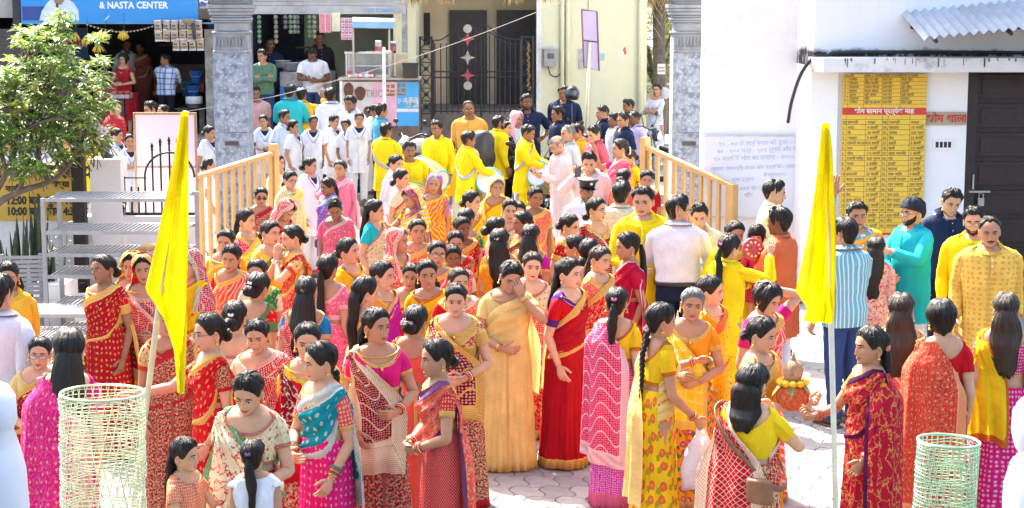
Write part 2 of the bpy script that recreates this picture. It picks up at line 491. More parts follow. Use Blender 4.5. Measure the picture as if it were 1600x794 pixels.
POSES = {  # wrist target (x times side), elbow hint, finger direction, palm normal, curl
 'down': ((.178, -.035, .80), (.25, .8, -1), None, (-1, 0, 0), 22),
 'down2': ((.165, -.10, .82), (.3, .9, -1), None, (-1, .2, 0), 28),
 'clasp': ((.065, -.205, .95), (1, .5, -.6), (-.8, -.35, -.1), (-.2, 1, .2), 30),
 'waist': ((.09, -.21, 1.00), (1, .5, -.6), (-.7, -.6, .1), (-.2, .8, -.4), 35),
 'cross': ((-.06, -.165, 1.10), (1, -.2, -.6), (-1, .15, .15), (0, 1, 0), 20),
 'fwd': ((.10, -.30, 1.04), (1, .6, -.8), (-.1, -1, .1), (-.6, 0, .6), 45),
 'read': ((.07, -.27, 1.10), (1, .5, -.9), (-.3, -.9, .25), (-.2, .2, 1), 50),
 'face': ((.075, -.165, 1.335), (1, -.3, -1), (-.25, .1, 1), (-.2, 1, 0), 18),
 'chin': ((.05, -.16, 1.26), (1, -.2, -1), (-.3, .2, 1), (-.2, 1, 0), 40),
 'namaste': ((.03, -.17, 1.28), (1, -.1, -1), (-.05, .12, 1), (-1, 0, 0), 6),
 'raise': ((.27, -.24, 1.42), (.9, -.2, -1), (0, -.3, 1), (-.3, -.9, 0), 14),
 'high': ((.24, -.10, 1.66), (1, -.2, -.3), (0, 0, 1), (0, -1, 0), 12),
 'head': ((.14, .06, 1.52), (1, -.6, .1), (-.9, .5, .2), (-.3, -.8, .3), 30),
 'hip': ((.19, -.02, .96), (1, .9, .1), (-.6, -.7, -.2), (-.8, .5, 0), 35),
 'phone': ((.10, -.27, 1.36), (1, -.1, -1), (-.1, -.2, 1), (-.4, -.8, 0), 40),
 'point': ((.12, -.34, 1.18), (1, .4, -1), (-.4, -.9, .1), (-.7, 0, -.5), 40),
 'reach': ((.25, -.42, 1.10), (.6, .5, -1), (.2, -1, 0), (-.6, 0, -.7), 30),
 'back': ((-.02, .14, .98), (1, .4, .1), (-1, .1, -.2), (0, 1, 0), 25),
 'drum': ((.16, -.33, 1.02), (1, .5, -.8), (-.2, -1, -.1), (-.7, 0, -.5), 55),
 'hang': ((.20, -.20, .85), (.4, .9, -1), None, (-1, 0, 0), 60),
 'carry': ((.06, -.24, 1.06), (1, .4, -.8), (-.9, -.3, .2), (-.2, .6, .7), 35),
}
def ik(S, W, hint):
 d = W - S; L = np.linalg.norm(d); mx = (UA + FA) * .995
 if L > mx: W = S + d * mx / L; d = W - S; L = mx
 n = d / L; a = (UA ** 2 - FA ** 2 + L * L) / (2 * L); h = math.sqrt(max(0, UA ** 2 - a * a))
 k = hint - n * hint.dot(n); k /= np.linalg.norm(k) + 1e-9
 return S + n * a + k * h, W
class Arm:
 def __init__(s, rig, side, pose):
  if isinstance(pose, str): pose = POSES[pose]
  w, hint, fd, pn, s.curl = pose
  m = np.array((side, 1, 1))
  s.side = side
  S = np.array((side * rig.T['sx'], .005, 1.272))
  if abs(w[0]) > .16 and w[2] < .9: w = (w[0] * rig.T['sx'] / .142, *w[1:])
  E, W = ik(S, np.array(w) * m, np.array(hint, float) * m)
  S, E, W = rig.D(np.stack([S, E, W]), head=False)
  s.S, s.E, s.W = S, E, W
  f = (W - E) / np.linalg.norm(W - E)
  d = f if fd is None else np.array(fd, float) * m
  d = d / np.linalg.norm(d); s.d = d
  n = np.array(pn, float) * m; n = n - d * n.dot(d); s.pn = n / (np.linalg.norm(n) + 1e-9)
  u = (E - S) / UA
  S0 = rig.D(np.array([(side * (rig.T['sx'] - .055), .008, 1.287)]), head=False)[0]
  ctrl = [S0, S + u * .012, S + u * UA * .5, E - u * .04, E, E + f * .04, E + f * FA * .5, W]
  s.path = spline(ctrl, 17); s.path = np.vstack([s.path])
  s.t = np.concatenate([[0], np.cumsum(np.linalg.norm(np.diff(s.path, axis=0), axis=1))]); s.len = s.t[-1]; s.t = s.t / s.len
  k = (.97 if rig.kind is T_F else (1.12 if rig.kind is T_M else .8)) * rig.g ** .5
  s.rad = k * np.interp(s.t, [0, .08, .15, .36, .53, .60, .69, .86, 1], [.030, .043, .046, .042, .036, .036, .036, .027, .0235])
def add_arm(mb, A, mat=0, n=12):
 P0, P1 = ring_frames(A.path)
 a = np.linspace(0, 2 * PI, n, endpoint=False)
 R = A.path[:, None] + A.rad[:, None, None] * (np.cos(a)[None, :, None] * P0[:, None] + np.sin(a)[None, :, None] * P1[:, None])
 mb.grid(R, mat, cv=True, cap0=True, cap1=True, flip=False)
 # palm
 d, pn = A.d, A.pn
 lat = np.cross(d, pn) * -A.side          # towards the thumb
 k = A.rad[-1] / .0235
 rows = []
 for t, w, h in [(-.012, .021, .018), (.012, .024, .0165), (.04, .034, .0155), (.065, .039, .0145), (.084, .038, .0125), (.092, .033, .008)]:
  c = A.W + d * t * k
  rows.append([c + k * (w * math.cos(x) * lat + h * math.sin(x) * pn) for x in np.linspace(0, 2 * PI, 10, endpoint=False)])
 mb.grid(rows, mat, cv=True, cap0=True, cap1=True, flip=True)
 c0 = RAD(A.curl)
 for i, (o, L, r) in enumerate([(.028, .066, .0086), (.0095, .076, .009), (-.0095, .071, .0086), (-.027, .056, .0076)]):
  p = A.W + k * (d * .076 + lat * o); pts = [p]; ang = c0 * .35 + i * .03
  dd = d + lat * o * 2.2
  dd /= np.linalg.norm(dd)
  for q, fr in enumerate((.2, .42, .3, .2)):
   v = dd * math.cos(ang) + pn * math.sin(ang)
   p = p + v * L * fr * k; pts.append(p); ang += c0 * (.75 + .1 * i)
  mb.tube(pts, np.array([.95, 1, .98, .9, .62]) * r * k, 6, mat)
 p = A.W + k * (d * .018 + lat * .022); v = lat * .72 + d * .62 + pn * .25; v /= np.linalg.norm(v)
 v2 = lat * .25 + d * .9 + pn * .4; v2 /= np.linalg.norm(v2)
 mb.tube([p, p + v * .03 * k, p + (v * .04 + v2 * .018) * k, p + (v * .045 + v2 * .042) * k], np.array([.0125, .0115, .0098, .007]) * k, 7, mat)
def sleeve(mb, A, t0, t1, off, mat=0, flare=0.0, n=14, seed=0):
 tt = np.linspace(t0, t1, 15)
 pth = np.stack([np.interp(tt, A.t, A.path[:, i]) for i in range(3)], 1)
 rad = np.interp(tt, A.t, A.rad) + off + flare * sm(tt, t0, t1)
 P0, P1 = ring_frames(pth)
 a = np.linspace(0, 2 * PI, n, endpoint=False)
 R = pth[:, None] + rad[:, None, None] * (np.cos(a)[None, :, None] * P0[:, None] + np.sin(a)[None, :, None] * P1[:, None])
 R = R + (R - pth[:, None]) / rad[:, None, None] * (wob(R, .0035 if off > .008 else .001, 55, seed))[..., None]
 uv = np.zeros(R.shape); uv[..., 0] = a * .055; uv[..., 1] = (tt * A.len)[:, None]; uv[..., 2] = ((t1 - tt) * A.len)[:, None]
 # rolled-in cuff so the opening has an edge
 R = np.concatenate([R, (pth[-1] + (R[-1] - pth[-1]) * .86)[None]], 0); uv = np.concatenate([uv, uv[-1:]], 0)
 mb.grid(R, mat, cv=True, uv=uv, cap0=True)
def shell(mb, rig, z0, zs, zf, zb, off=.008, mat=0, bust=0.0, pf=2.0, pb=2.0, rows=16, seed=0, loose=0.0, n=48, flare=1.0):
 """torso cloth from z0 up to a neckline: zs at the shoulders, zf in front, zb behind"""
 th = np.linspace(0, 2 * PI, n, endpoint=False)
 c = np.cos(th)
 zt = zs - (zs - zf) * np.clip(c, 0, 1) ** pf - (zs - zb) * np.clip(-c, 0, 1) ** pb
 t = np.linspace(0, 1, rows)[:, None]
 Z = z0 + (zt[None] - z0) * t
 o = off + loose * (1 - sm(Z, 1.10, 1.30))
 P = torso(rig.T, np.maximum(Z, .92), th[None], o, bust); P[..., 2] = Z
 if z0 < .75:
  w = sm(Z, 1.02, .86)[..., None]; hw, f, b = skirt_dims(Z, flare, rig.g * .93)
  dn = sm(Z, .95, z0); ct = np.cos(th)[None]; sn = np.sin(th)[None]
  fo = dn * (.010 * np.sin(th[None] * 9 + seed) + .007 * np.sin(th[None] * 5 + 4 * Z + seed)) + .012
  kk = .97 if rig.kind is T_M else .94
  Q = np.stack([(hw * kk + fo) * spow(sn, .9), np.where(ct > 0, -(f + fo), b + fo) * np.abs(ct) ** .9, Z], -1)
  P = P * (1 - w) + Q * w
 nrm = P.copy(); nrm[..., 2] = 0; nrm /= np.linalg.norm(nrm, axis=-1, keepdims=True) + 1e-9
 P = P + nrm * (wob(P, .004 if loose else .0018, 38, seed) * (1 - sm(Z, 1.28, 1.34)))[..., None]
 uv = np.stack([np.broadcast_to(th * .15, Z.shape), Z, np.minimum(Z - z0, zt[None] - Z + .004)], -1)
 P = np.concatenate([P, torso(rig.T, zt - .004, th, .001, bust)[None]], 0); uv = np.concatenate([uv, uv[-1:]], 0)
 mb.grid(rig.D(P, head=False), mat, cv=True, uv=uv)
SKZ = np.array([.0, .10, .25, .45, .62, .74, .82, .90, .97, 1.04])
def skirt_dims(z, flare=1.0, girth=1.0):
 hw = np.interp(z, SKZ, [.228, .220, .208, .196, .187, .183, .179, .174, .164, .157])
 f = np.interp(z, SKZ, [.19, .178, .162, .147, .138, .133, .130, .128, .124, .118])
 b = np.interp(z, SKZ, [.195, .18, .168, .155, .148, .145, .142, .132, .112, .10])
 k = (1 + (flare - 1) * sm(z, .9, .0)) * girth
 return hw * k, f * k, b * k
def skirt(mb, rig, z1, z0, mat=0, flare=1.0, pleat=1.0, seed=0, n=80, rows=16, bias=0, swirl=.5):
 r = np.random.RandomState(seed)
 th = np.linspace(0, 2 * PI, n, endpoint=False)
 z = np.linspace(z1, z0, rows)[:, None]
 hw, f, b = skirt_dims(z, flare, rig.g)
 s, c = np.sin(th)[None], np.cos(th)[None]
 d = sm(z, z1, z0)
 fr = np.exp(-((((th - RAD(bias) + PI) % (2 * PI) - PI) / .55) ** 2))[None]
 tw = th[None] + swirl * d * .35
 fold = (.007 + .011 * fr * pleat) * np.sin(tw * (26) + r.rand() * 6) + .008 * np.sin(tw * 9 + r.rand() * 6) + .006 * np.sin(tw * 5 + 3 * z + r.rand() * 6)
 fold = fold * (.12 + .95 * d) * pleat
 P = np.stack([(hw + fold) * spow(s, .87) + .0 * z, np.where(c > 0, -(f + fold), b + fold) * np.abs(c) ** .87, z + 0 * s], -1)
 uv = np.stack([np.broadcast_to(th * .21, P.shape[:2]), P[..., 2], P[..., 2] - z0], -1)
 hem = P[-1:].copy(); hem[..., :2] *= .97
 P = np.concatenate([P, hem], 0); uv = np.concatenate([uv, uv[-1:]], 0)
 mb.grid(rig.D(P, head=False), mat, cv=True, uv=uv, flip=True)
def ysurf(rig, x, z, front, bust):
 zz = np.maximum(z, .99)
 hw, f, b = (np.interp(zz, TZ, rig.T[k]) for k in ('hw', 'f', 'b'))
 f = f + bust * sm(z, 1.25, 1.17)
 shw, sf, sb = skirt_dims(np.minimum(z, 1.04), 1, rig.g)
 hw = np.where(z > 1.04, hw + .015, shw); dp = np.where(z > 1.04, (f if front else b), np.maximum(sf if front else sb, (f if front else b)))
 q = np.sqrt(np.clip(1 - (x / (hw + .06)) ** 2, .02, 1))
 return (-(dp * q) if front else dp * q)
def pallu(mb, rig, style='U', zend=.55, mat=0, bust=.03, seed=0, wide=1.0, nu=22, off=.016):
 """style U: over the left shoulder, hanging behind; S: from behind over the right shoulder, spread in front"""
 r = np.random.RandomState(seed); cloak = style == 'A'; style = 'U' if cloak else style; sgn = 1 if style == 'U' else -1
 ks = np.array([0, .2, .4, .6, .75, .88, 1.0])
 tU, zU = [-115, -70, -30, 8, 38, 68, 100], [1.08, 1.16, 1.245, 1.305, 1.345, 1.362, 1.356]
 tL, zL = [-115, -70, -20, 34, 72, 90, 103], [.84, .86, .89, .93, 1.02, 1.19, 1.27]
 if style == 'S':
  zU[2], zU[3] = 1.18, 1.26
 t = np.linspace(0, 1, 24)
 u = np.linspace(0, 1, nu)
 def ip(a): return np.interp(t, ks, a)
 tu, zu, tl, zl = map(ip, (tU, zU, tL, zL))
 th = np.radians(tu[:, None] * (1 - u) + tl[:, None] * u + (0 if style == 'U' else 180))
 Z = zu[:, None] * (1 - u) + zl[:, None] * u
 k = 4.6
 fold = .0085 * np.sin(u * k * 2 * PI + r.rand() * 6 + t[:, None] * 2) + .003 * np.sin(u * 47 + t[:, None] * 5)
 P = torso(rig.T, Z, th, off + fold + .008 * sm(Z, 1.24, 1.30), bust if style == 'U' else 0)
 # hanging part
 m = 20
 hz0u, hz0l = zu[-1] - .02, zl[-1] - .035
 s = np.linspace(0, 1, m)[1:, None] if m else None
 x0 = np.abs(P[-1, :, 0])
 x1 = np.linspace(-.06 - .10 * (wide - 1) - (.08 if style == 'S' else 0), .21 + .06 * wide, nu)
 ztop = P[-1, :, 2]
 sp = sm(s, 0, .5)
 X = x0[None] * (1 - sp) + x1[None] * sp
 ZZ = ztop[None] + (zend + .05 * np.sin(u * 3 + r.rand()) - ztop[None]) * s
 rip = (.006 + .016 * s) * np.sin(u[None] * 2 * PI * 3.2 + r.rand() * 6 + s * 1.5) + .005 * np.sin(u[None] * 40 + s * 4)
 yb = ysurf(rig, X, ZZ, style == 'S', bust)
 Y = yb + (1 if style == 'U' else -1) * (off + .012 + np.maximum(rip, -.012))
 X = sgn * (X + .01 * np.sin(s * 5 + r.rand() * 6))
 bl = sm(s, 0, .18)
 Y = P[-1:, :, 1] * (1 - bl) + Y * bl
 H = np.stack(np.broadcast_arrays(X, Y, ZZ), -1)
 if cloak:
  nc = 30; rows = 24; uu = np.linspace(0, 1, nc); s = np.linspace(0, 1, rows)[:, None]
  th = np.radians(52 + 158 * uu)[None] + 0 * s
  ztop = 1.348 - .012 * np.sin(uu * PI) - .20 * sm(uu, .68, 1) - .14 * sm(1 - uu, .72, 1)
  Zc = ztop + (zend + .04 * np.sin(uu * 5) - ztop) * s
  top = torso(rig.T, np.broadcast_to(ztop, th.shape), th, off + .006)
  ex = sm(s, 0, .15)
  wv = (.004 + .016 * s) * np.sin(uu * 2 * PI * 3.4 + r.rand() * 6 + s * 2) + .004 * np.sin(uu * 43 + s * 3)
  hw, fd, bd = .264 * rig.g + wv, .19 * rig.g + wv, .185 * rig.g + wv
  Q = np.stack([hw * spow(np.sin(th), .8) + .02 * s, np.where(np.cos(th) > 0, -fd, bd) * np.abs(np.cos(th)) ** .8, Zc], -1)
  Q[..., :2] = top[..., :2] * (1 - ex[..., None]) + Q[..., :2] * ex[..., None]
  uv = np.stack([Zc, uu[None] * .9 + 0 * s, np.minimum(np.minimum(uu, 1 - uu)[None] * .9 + 0 * s, (1 - s) * .8)], -1)
  mb.grid(rig.D(Q, head=False), mat, uv=uv)
  H = H[:1]
 P = np.concatenate([P, H], 0)
 seg = np.linalg.norm(np.diff(P.mean(1), axis=0), axis=1); L = np.concatenate([[0], np.cumsum(seg)])
 w = .42
 uv = np.zeros(P.shape)
 uv[..., 0] = L[:, None]; uv[..., 1] = u[None] * w
 uv[..., 2] = np.minimum(np.minimum(u[None] * w, (1 - u[None]) * w), (L[-1] - L)[:, None] * .55 + 0 * u[None])
 mb.grid(rig.D(P, head=False), mat, uv=uv)
def veil(mb, rig, mat=0, seed=0, op=1.0, zb=1.10):
 r = np.random.RandomState(seed)
 z = np.concatenate([np.linspace(zb, CH - .01, 11), CH + np.array([.02, .05, .08, .11, .14, .165, .185, .2, .209, .2135])])
 zz = z - CH
 oa = np.radians(op * np.interp(zz, [-.28, -.10, -.02, .04, .10, .14, .17, .19, .205, .2135], [35, 48, 68, 74, 72, 60, 42, 26, 12, 6]))
 n = 40
 s = np.linspace(0, 1, n)
 th = oa[:, None] + (2 * PI - 2 * oa[:, None]) * s
 hw = np.interp(zz, [-.28, -.16, -.09, -.05, -.02, .03, .08], [.225, .205, .185, .150, .118, .102, .096])
 f = np.interp(zz, [-.28, -.16, -.09, -.05, -.02, .03, .08], [.15, .14, .12, .11, .105, .105, .108])
 b = np.interp(zz, [-.28, -.16, -.09, -.05, -.02, .03, .08], [.14, .135, .13, .125, .12, .118, .122])
 hd = zz > .08
 o = .024
 hw = np.where(hd, np.interp(zz, HZ, H_W) + o, hw); f = np.where(hd, np.interp(zz, HZ, H_F) + o * .6, f); b = np.where(hd, np.interp(zz, HZ, H_B) + o + .004, b)
 fold = .005 * np.sin(th * 11 + r.rand() * 6) * sm(zz[:, None], .15, -.1) + .004 * np.sin(th * 5 + zz[:, None] * 30 + r.rand() * 6) * sm(zz[:, None], .2, .1)
 c, sn = np.cos(th), np.sin(th)
 X = (hw[:, None] + fold) * spow(sn, .9); Y = np.where(c > 0, -(f[:, None] + fold), b[:, None] + fold) * np.abs(c) ** .9
 Z = z[:, None] + np.where(hd, o * sm(zz, .15, .21), 0)[:, None] + 0 * th
 P = np.stack([X, Y, Z], -1)
 uv = np.stack([th * .13, Z, np.minimum(s, 1 - s) * np.interp(zz, [-.3, 0, .2], [.8, .6, .25])[:, None]], -1)
 mb.grid(rig.D(P), mat, uv=uv)
# ------------------------------------------------------------------ shared head pieces
SH = {}
def shared(key, fn):
 if key not in SH: SH[key] = fn()
 return SH[key]
def eye_mesh(side, male, gz=0, iris=(.02, .011, .007)):
 def f():
  mb = MB(); n = 13
  u = np.linspace(-1, 1, n); X = side * (.031 + .0155 * u)
  up = .0068 * (1 - np.abs(u) ** 2.2) + .0006 * u; lo = -.0048 * (1 - np.abs(u) ** 2.4)
  rows = 7; s = np.linspace(0, 1, rows)[:, None]
  zz = .1085 + lo + (up - lo) * s
  XX = np.broadcast_to(X, zz.shape)
  y = headfront(XX, zz, male) - .0016 - .0028 * (1 - u ** 2) * (1 - (2 * s - 1) ** 2)
  P = np.stack([XX, y, CH + zz], -1)
  mb.grid(P, 0, flip=side < 0)
  # iris disc bulging a little out of the white
  cz = .1088
  a = np.linspace(0, 2 * PI, 12, endpoint=False); rr = np.array([.0001, .0035, .0066])[:, None]
  xi = side * .031 + gz * .004 + rr * np.cos(a); zi = cz + np.clip(rr * np.sin(a), -.0046, .0054)
  yi = np.full(xi.shape, y.min() - .0006)
  mb.grid(np.stack([xi, yi, CH + zi], -1), 1, cv=True)
  # lash line and lid crease
  lz = .1085 + up; ly = headfront(X, lz, male) - .0035
  mb.tube(np.stack([X, ly, CH + lz], 1), .0017, 5, 2)
  return mb.mesh('eye', [plain('eye_white', (.62, .59, .56), .3, 0, .04, 20), plain('eye_iris', iris, .12, 0, .1, 50), plain('eye_lash', (.012, .009, .008), .6)])
 return shared(('eye', side, male, gz), f)
def brow_mesh(side, male):
 def f():
  mb = MB(); u = np.linspace(0, 1, 9)
  X = side * (.012 + .037 * u); Zc = .1265 + .0055 * np.sin(u * PI * .8) - .003 * u
  h = (.0040 if not male else .0052) * (1 - u ** 3) ** .5 * (.75 + .25 * np.minimum(1, u * 4)) + .0005
  rows = np.stack([Zc - h, Zc, Zc + h])
  XX = np.broadcast_to(X, rows.shape); y = headfront(XX, rows, male) - np.array([.0004, .0022, .0004])[:, None]
  mb.grid(np.stack([XX, y, CH + rows], -1), 0, flip=side < 0)
  return mb.mesh('eyebrow', plain('brow_hair', (.02, .014, .011), .7))
 return shared(('brow', side, male), f)
def lips_mesh(male, key, col, mo=0):
 def f():
  mb = MB(); u = np.linspace(-1, 1, 15); X = .0235 * u
  top = .042 + .0075 * (1 - np.abs(u) ** 1.7) - .0016 * np.exp(-(u / .18) ** 2); mid = .0415 + .0006 * np.cos(u * 6); bot = .0415 - .0092 * (1 - np.abs(u) ** 2)
  if mo == 1: X = X * 1.14; top, mid, bot = (q + .0055 * u ** 2 for q in (top, mid, bot))
  lo2 = mid - (.0052 * (1 - u ** 2) if mo == 2 else 0)
  if mo == 2: bot = bot - .005 * (1 - u ** 2)
  for a, b, k in ((mid, top, 1), (bot, lo2, 1)):
   s = np.linspace(0, 1, 4)[:, None]; zz = a + (b - a) * s; XX = np.broadcast_to(X, zz.shape)
   y = headfront(XX, zz, male) - .0008 - .0022 * np.sin(s * PI) * (1 - u ** 2)
   mb.grid(np.stack([XX, y, CH + zz], -1), 0)
  if mo == 2:
   zz = np.stack([lo2, mid]); XX = np.broadcast_to(X, zz.shape); mb.grid(np.stack([XX, headfront(XX, zz, male) - .0014, CH + zz], -1), 2)
  mb.tube(np.stack([X, headfront(X, mid, male) - .0016, CH + mid], 1), .0007, 4, 1)
  return mb.mesh('lips', [plain('lip_' + key, col, .35), plain('mouth_line', (.06, .02, .018), .6), plain('teeth', (.6, .57, .5), .3)])
 return shared(('lips', male, key, mo), f)
def hairline(th_deg, kind):
 a = np.abs((th_deg + 180) % 360 - 180)
 if kind == 'man':
  return np.interp(a, [0, 30, 45, 55, 64, 76, 84, 92, 104, 116, 135, 180], [.183, .186, .178, .150, .125, .085, .085, .118, .112, .062, .035, .028])
 if kind == 'bald':
  return np.interp(a, [0, 60, 70, 80, 92, 104, 116, 135, 180], [.214, .2, .15, .1, .12, .112, .07, .045, .04])
 if kind == 'recede':
  return np.interp(a, [0, 25, 40, 55, 66, 78, 92, 104, 116, 135, 180], [.196, .204, .196, .165, .135, .092, .12, .112, .065, .04, .03])
 if kind == 'bob':
  return np.interp(a, [0, 25, 40, 50, 60, 70, 80, 180], [.178, .17, .15, .11, .06, .02, .0, -.015])
 if kind == 'fringe':
  return np.interp(a, [0, 30, 42, 52, 62, 80, 180], [.142, .14, .13, .09, .03, .005, -.005])
 return np.interp(a, [0, 14, 30, 45, 56, 66, 76, 92, 104, 116, 135, 180], [.182, .180, .174, .160, .140, .116, .098, .112, .104, .055, .024, .012])
def cap_mesh(kind='woman', thick=.013, hm='black', part=True, var=0):
 def f():
  mb = MB(); n = 72; rows = 18
  d = np.linspace(0, 360, n, endpoint=False); th = np.radians(d)
  zh = hairline(d, kind)
  s = np.linspace(0, 1, rows)[:, None]
  top = .2153 if kind != 'bald' else .168
  zz = zh + (top - zh) * np.sin(s * PI / 2 * .995)
  r = np.random.RandomState(11 + var)
  ph = r.rand(6) * 6.28
  rid = .0016 * np.sin(th * 31 + s * 5 + ph[0]) + .0013 * np.sin(th * 19 - s * 7 + ph[1]) + .0022 * np.sin(th * 7 + s * 3 + ph[2])
  off = (thick * sm(s, -.04, .5) + .0015 + rid * sm(s, 0, .3) * (2.2 if kind in ('man', 'bob') else 1.5))
  if kind == 'man': off = off + .010 * sm(zz, .13, .2) * np.cos(th * .5) ** 2 + .003 * np.sin(th * 13 + s * 9 + ph[3]) * sm(zz, .12, .2)
  P = head(zz, th[None], off, False)
  if kind in ('bob', 'fringe'):
   lo = sm(zz, .06, -.02); P[..., 0] *= 1 + .12 * lo; P[..., 1] = P[..., 1] * (1 + .1 * lo)
  if part:
   x, y = P[..., 0] - (.012 if var % 2 else 0), P[..., 1]
   P[..., 2] -= .0065 * np.exp(-(x / .007) ** 2) * sm(y, .06, .0) * sm(zz, .17, .19)
  uv = np.stack([np.broadcast_to(d / 360 * .55, zz.shape), np.broadcast_to(s * .2, zz.shape), 9 + 0 * zz], -1)
  edge = head(zh, th, -.004, False)[None]
  P = np.concatenate([edge, P], 0); uv = np.concatenate([uv[:1], uv], 0)
  mb.grid(P, 0, cv=True, uv=uv, cap1=kind != 'bald')
  if kind != 'bald':   # loose strands lying over and off the cap
   for q in range(150):
    t0 = r.rand() * 6.28; dt = r.normal() * .25; a0 = r.rand() * .55; ss = np.linspace(a0, a0 + .42, 6); tt = t0 + dt * (ss - a0)
    z0 = np.interp(np.degrees(tt) % 360, d, zh, period=360); zq = z0 + (top - z0) * np.sin(np.clip(ss, 0, 1) * PI / 2 * .99)
    C = head(zq, tt, thick * sm(ss, -.04, .5) + .003 + .005 * r.rand() * np.sin((ss - a0) / .42 * PI * r.rand() * 1.4 + .2), False)
    sd = np.stack([-np.cos(tt), -np.sin(tt), 0 * tt], 1) * .0011
    mb.grid(np.stack([C - sd, C + sd], 1), 0, uv=np.stack([np.stack([tt * .09 + e, ss * .2, 9 + 0 * ss], 1) for e in (0, .003)], 1))
  return mb.mesh('hair', hairmat(hm))
 return shared(('cap', kind, thick, hm, part, var), f)
def bun_mesh(r=.045, zc=.075, hm='black', var=0):
 def f():
  mb = MB(); n, m = 36, 16
  t = np.linspace(.02, PI - .02, m)[:, None]; a = np.linspace(0, 2 * PI, n, endpoint=False)[None]
  tw = 1 + .07 * np.sin(6 * a + t * 5 + var) + .03 * np.sin(17 * a + t * 9)
  P = np.stack([r * 1.12 * tw * np.sin(t) * np.cos(a), r * .85 * tw * np.cos(t) + 0 * a, r * tw * np.sin(t) * np.sin(a)], -1) + (0, .098 + r * .42, CH + zc)
  uv = np.stack([a * .09 + t * .06, t * .06 + 0 * a, 9 + 0 * a + 0 * t], -1)
  mb.grid(P, 0, cv=True, uv=uv, flip=False)
  mb.lathe([(.001, -.01), (.03, 0), (.03, .02), (.001, .03)], 8, (0, .09, CH + zc))
  return mb.mesh('hair_bun', hairmat(hm))
 return shared(('bun', r, zc, hm, var), f)
def long_hair(rig, kind, length, hm, bust, seed, front=0):
 """hair falling behind the shoulders: braid, pony or loose"""
 r = np.random.RandomState(seed); mb = MB()
 z0 = CH + (.03 if kind == 'braid' else (.10 if kind == 'pony' else .12))
 yb = lambda z: np.interp(z, TZ, rig.T['b'])
 zs = np.linspace(z0, z0 - length, 26)
 y = np.where(zs > CH + .0, .075, 0)
 y = np.interp(zs - CH, [-.05, .0, .05, .10, .13], [.085, .094, .098, .096, .066]) if kind == 'loose' else np.interp(zs - CH, [-.05, .0, .05, .08, .10], [.09, .10, .11, .125, .112] if kind == 'pony' else [.085, .085, .08, .08, .08])
 low = yb(np.clip(zs, .8, 1.3)) + .030
 y = np.where(zs < CH - .06, np.maximum(low, .088), y)
 y = np.convolve(np.pad(y, 2, 'edge'), np.ones(5) / 5, 'valid')
 y = np.maximum.accumulate(y) if kind != 'loose' else y
 x = front + .012 * np.sin(zs * 9 + r.rand() * 6) * sm(zs, CH, CH - .3)
 pts = np.stack([x + 0 * zs, y, zs], 1)
 s = np.linspace(0, 1, 26)
 if kind == 'braid':
  for ph in (0, 2 * PI / 3, 4 * PI / 3):
   fr = 2 * PI * length / .10
   q = spline(pts, 80); ss = np.linspace(0, 1, 80)
   q = q + np.stack([.013 * np.sin(fr * ss + ph), .007 * np.sin(2 * (fr * ss + ph)), 0 * ss], 1) * (1 - .5 * ss)[:, None]
   mb2 = MB(); mb2.tube(q, .0145 * (1 - .45 * ss) + .001, 8)
   V = mb2.v[0]; uv = np.zeros((len(V), 3)); k = np.arange(len(V)); uv[:, 0] = (k % 8) * .008; uv[:, 1] = (k // 8) * .012; uv[:, 2] = 9
   mb.add(V, mb2.f, 0, uv)
  e = pts[-1]; mb.tube([e, e - (0, 0, .05), e - (0, 0, .10)], [.010, .016, .003], 8)
 else:
  n = 40; a = np.linspace(0, 2 * PI, n, endpoint=False)
  if kind == 'pony':
   w = np.interp(s, [0, .06, .15, .5, .85, 1], [.016, .018, .03, .034, .026, .006]); dp = w * .8
  else:
   w = np.interp(s, [0, .2, .4, .7, .92, 1], [.056, .084, .094, .088, .07, .045]) * (1 + .1 * r.rand()); dp = np.interp(s, [0, .2, .5, 1], [.03, .032, .028, .012])
  rg = 1 + .05 * np.sin(13 * a + 4 * s[:, None] + r.rand() * 6) + .045 * np.sin(7 * a - 6 * s[:, None] + r.rand() * 6) + .03 * np.sin(23 * a + r.rand() * 6)
  c, sn = np.cos(a)[None], np.sin(a)[None]
  wave = .008 * np.sin(s[:, None] * 9 + a * 1.0 + r.rand() * 6) * s[:, None]
  P = np.stack([pts[:, None, 0] + w[:, None] * rg * c + wave, pts[:, None, 1] + dp[:, None] * rg * sn + .25 * w[:, None] * -(c ** 2) * (kind == 'loose'), pts[:, None, 2] + 0 * c], -1)
  P[-4:, :, 2] -= (np.array([.2, .45, .75, 1])[:, None] * (.05 * r.rand(n))[None])
  uv = np.stack([np.broadcast_to(a * .05, P.shape[:2]), P[..., 2], 9 + 0 * P[..., 2]], -1)
  mb.grid(P, 0, cv=True, uv=uv, cap0=True, cap1=True, flip=True)
 for i in range(len(mb.v)): mb.v[i] = rig.D(mb.v[i])
 return mb.mesh({'braid': 'hair_braid', 'pony': 'ponytail', 'loose': 'loose_hair'}[kind], hairmat(hm))
def flower_mesh(key, col):
 def f():
  mb = MB(); r = np.random.RandomState(3)
  for k in range(16):
   a = k * 2.4; rad = .004 + .0014 * k
   c = np.array((rad * math.cos(a), -.0 + .012 - .0008 * k, rad * math.sin(a)))
   mb.ball(c, (.010, .005, .010), 7, 5, 0, M=Matrix.Rotation(a, 3, 'Y') @ Matrix.Rotation(.6, 3, 'X'))
  return mb.mesh('hair_flower', plain('petal_' + key, col, .5, 0, .2, 80))
 return shared(('flower', key), f)
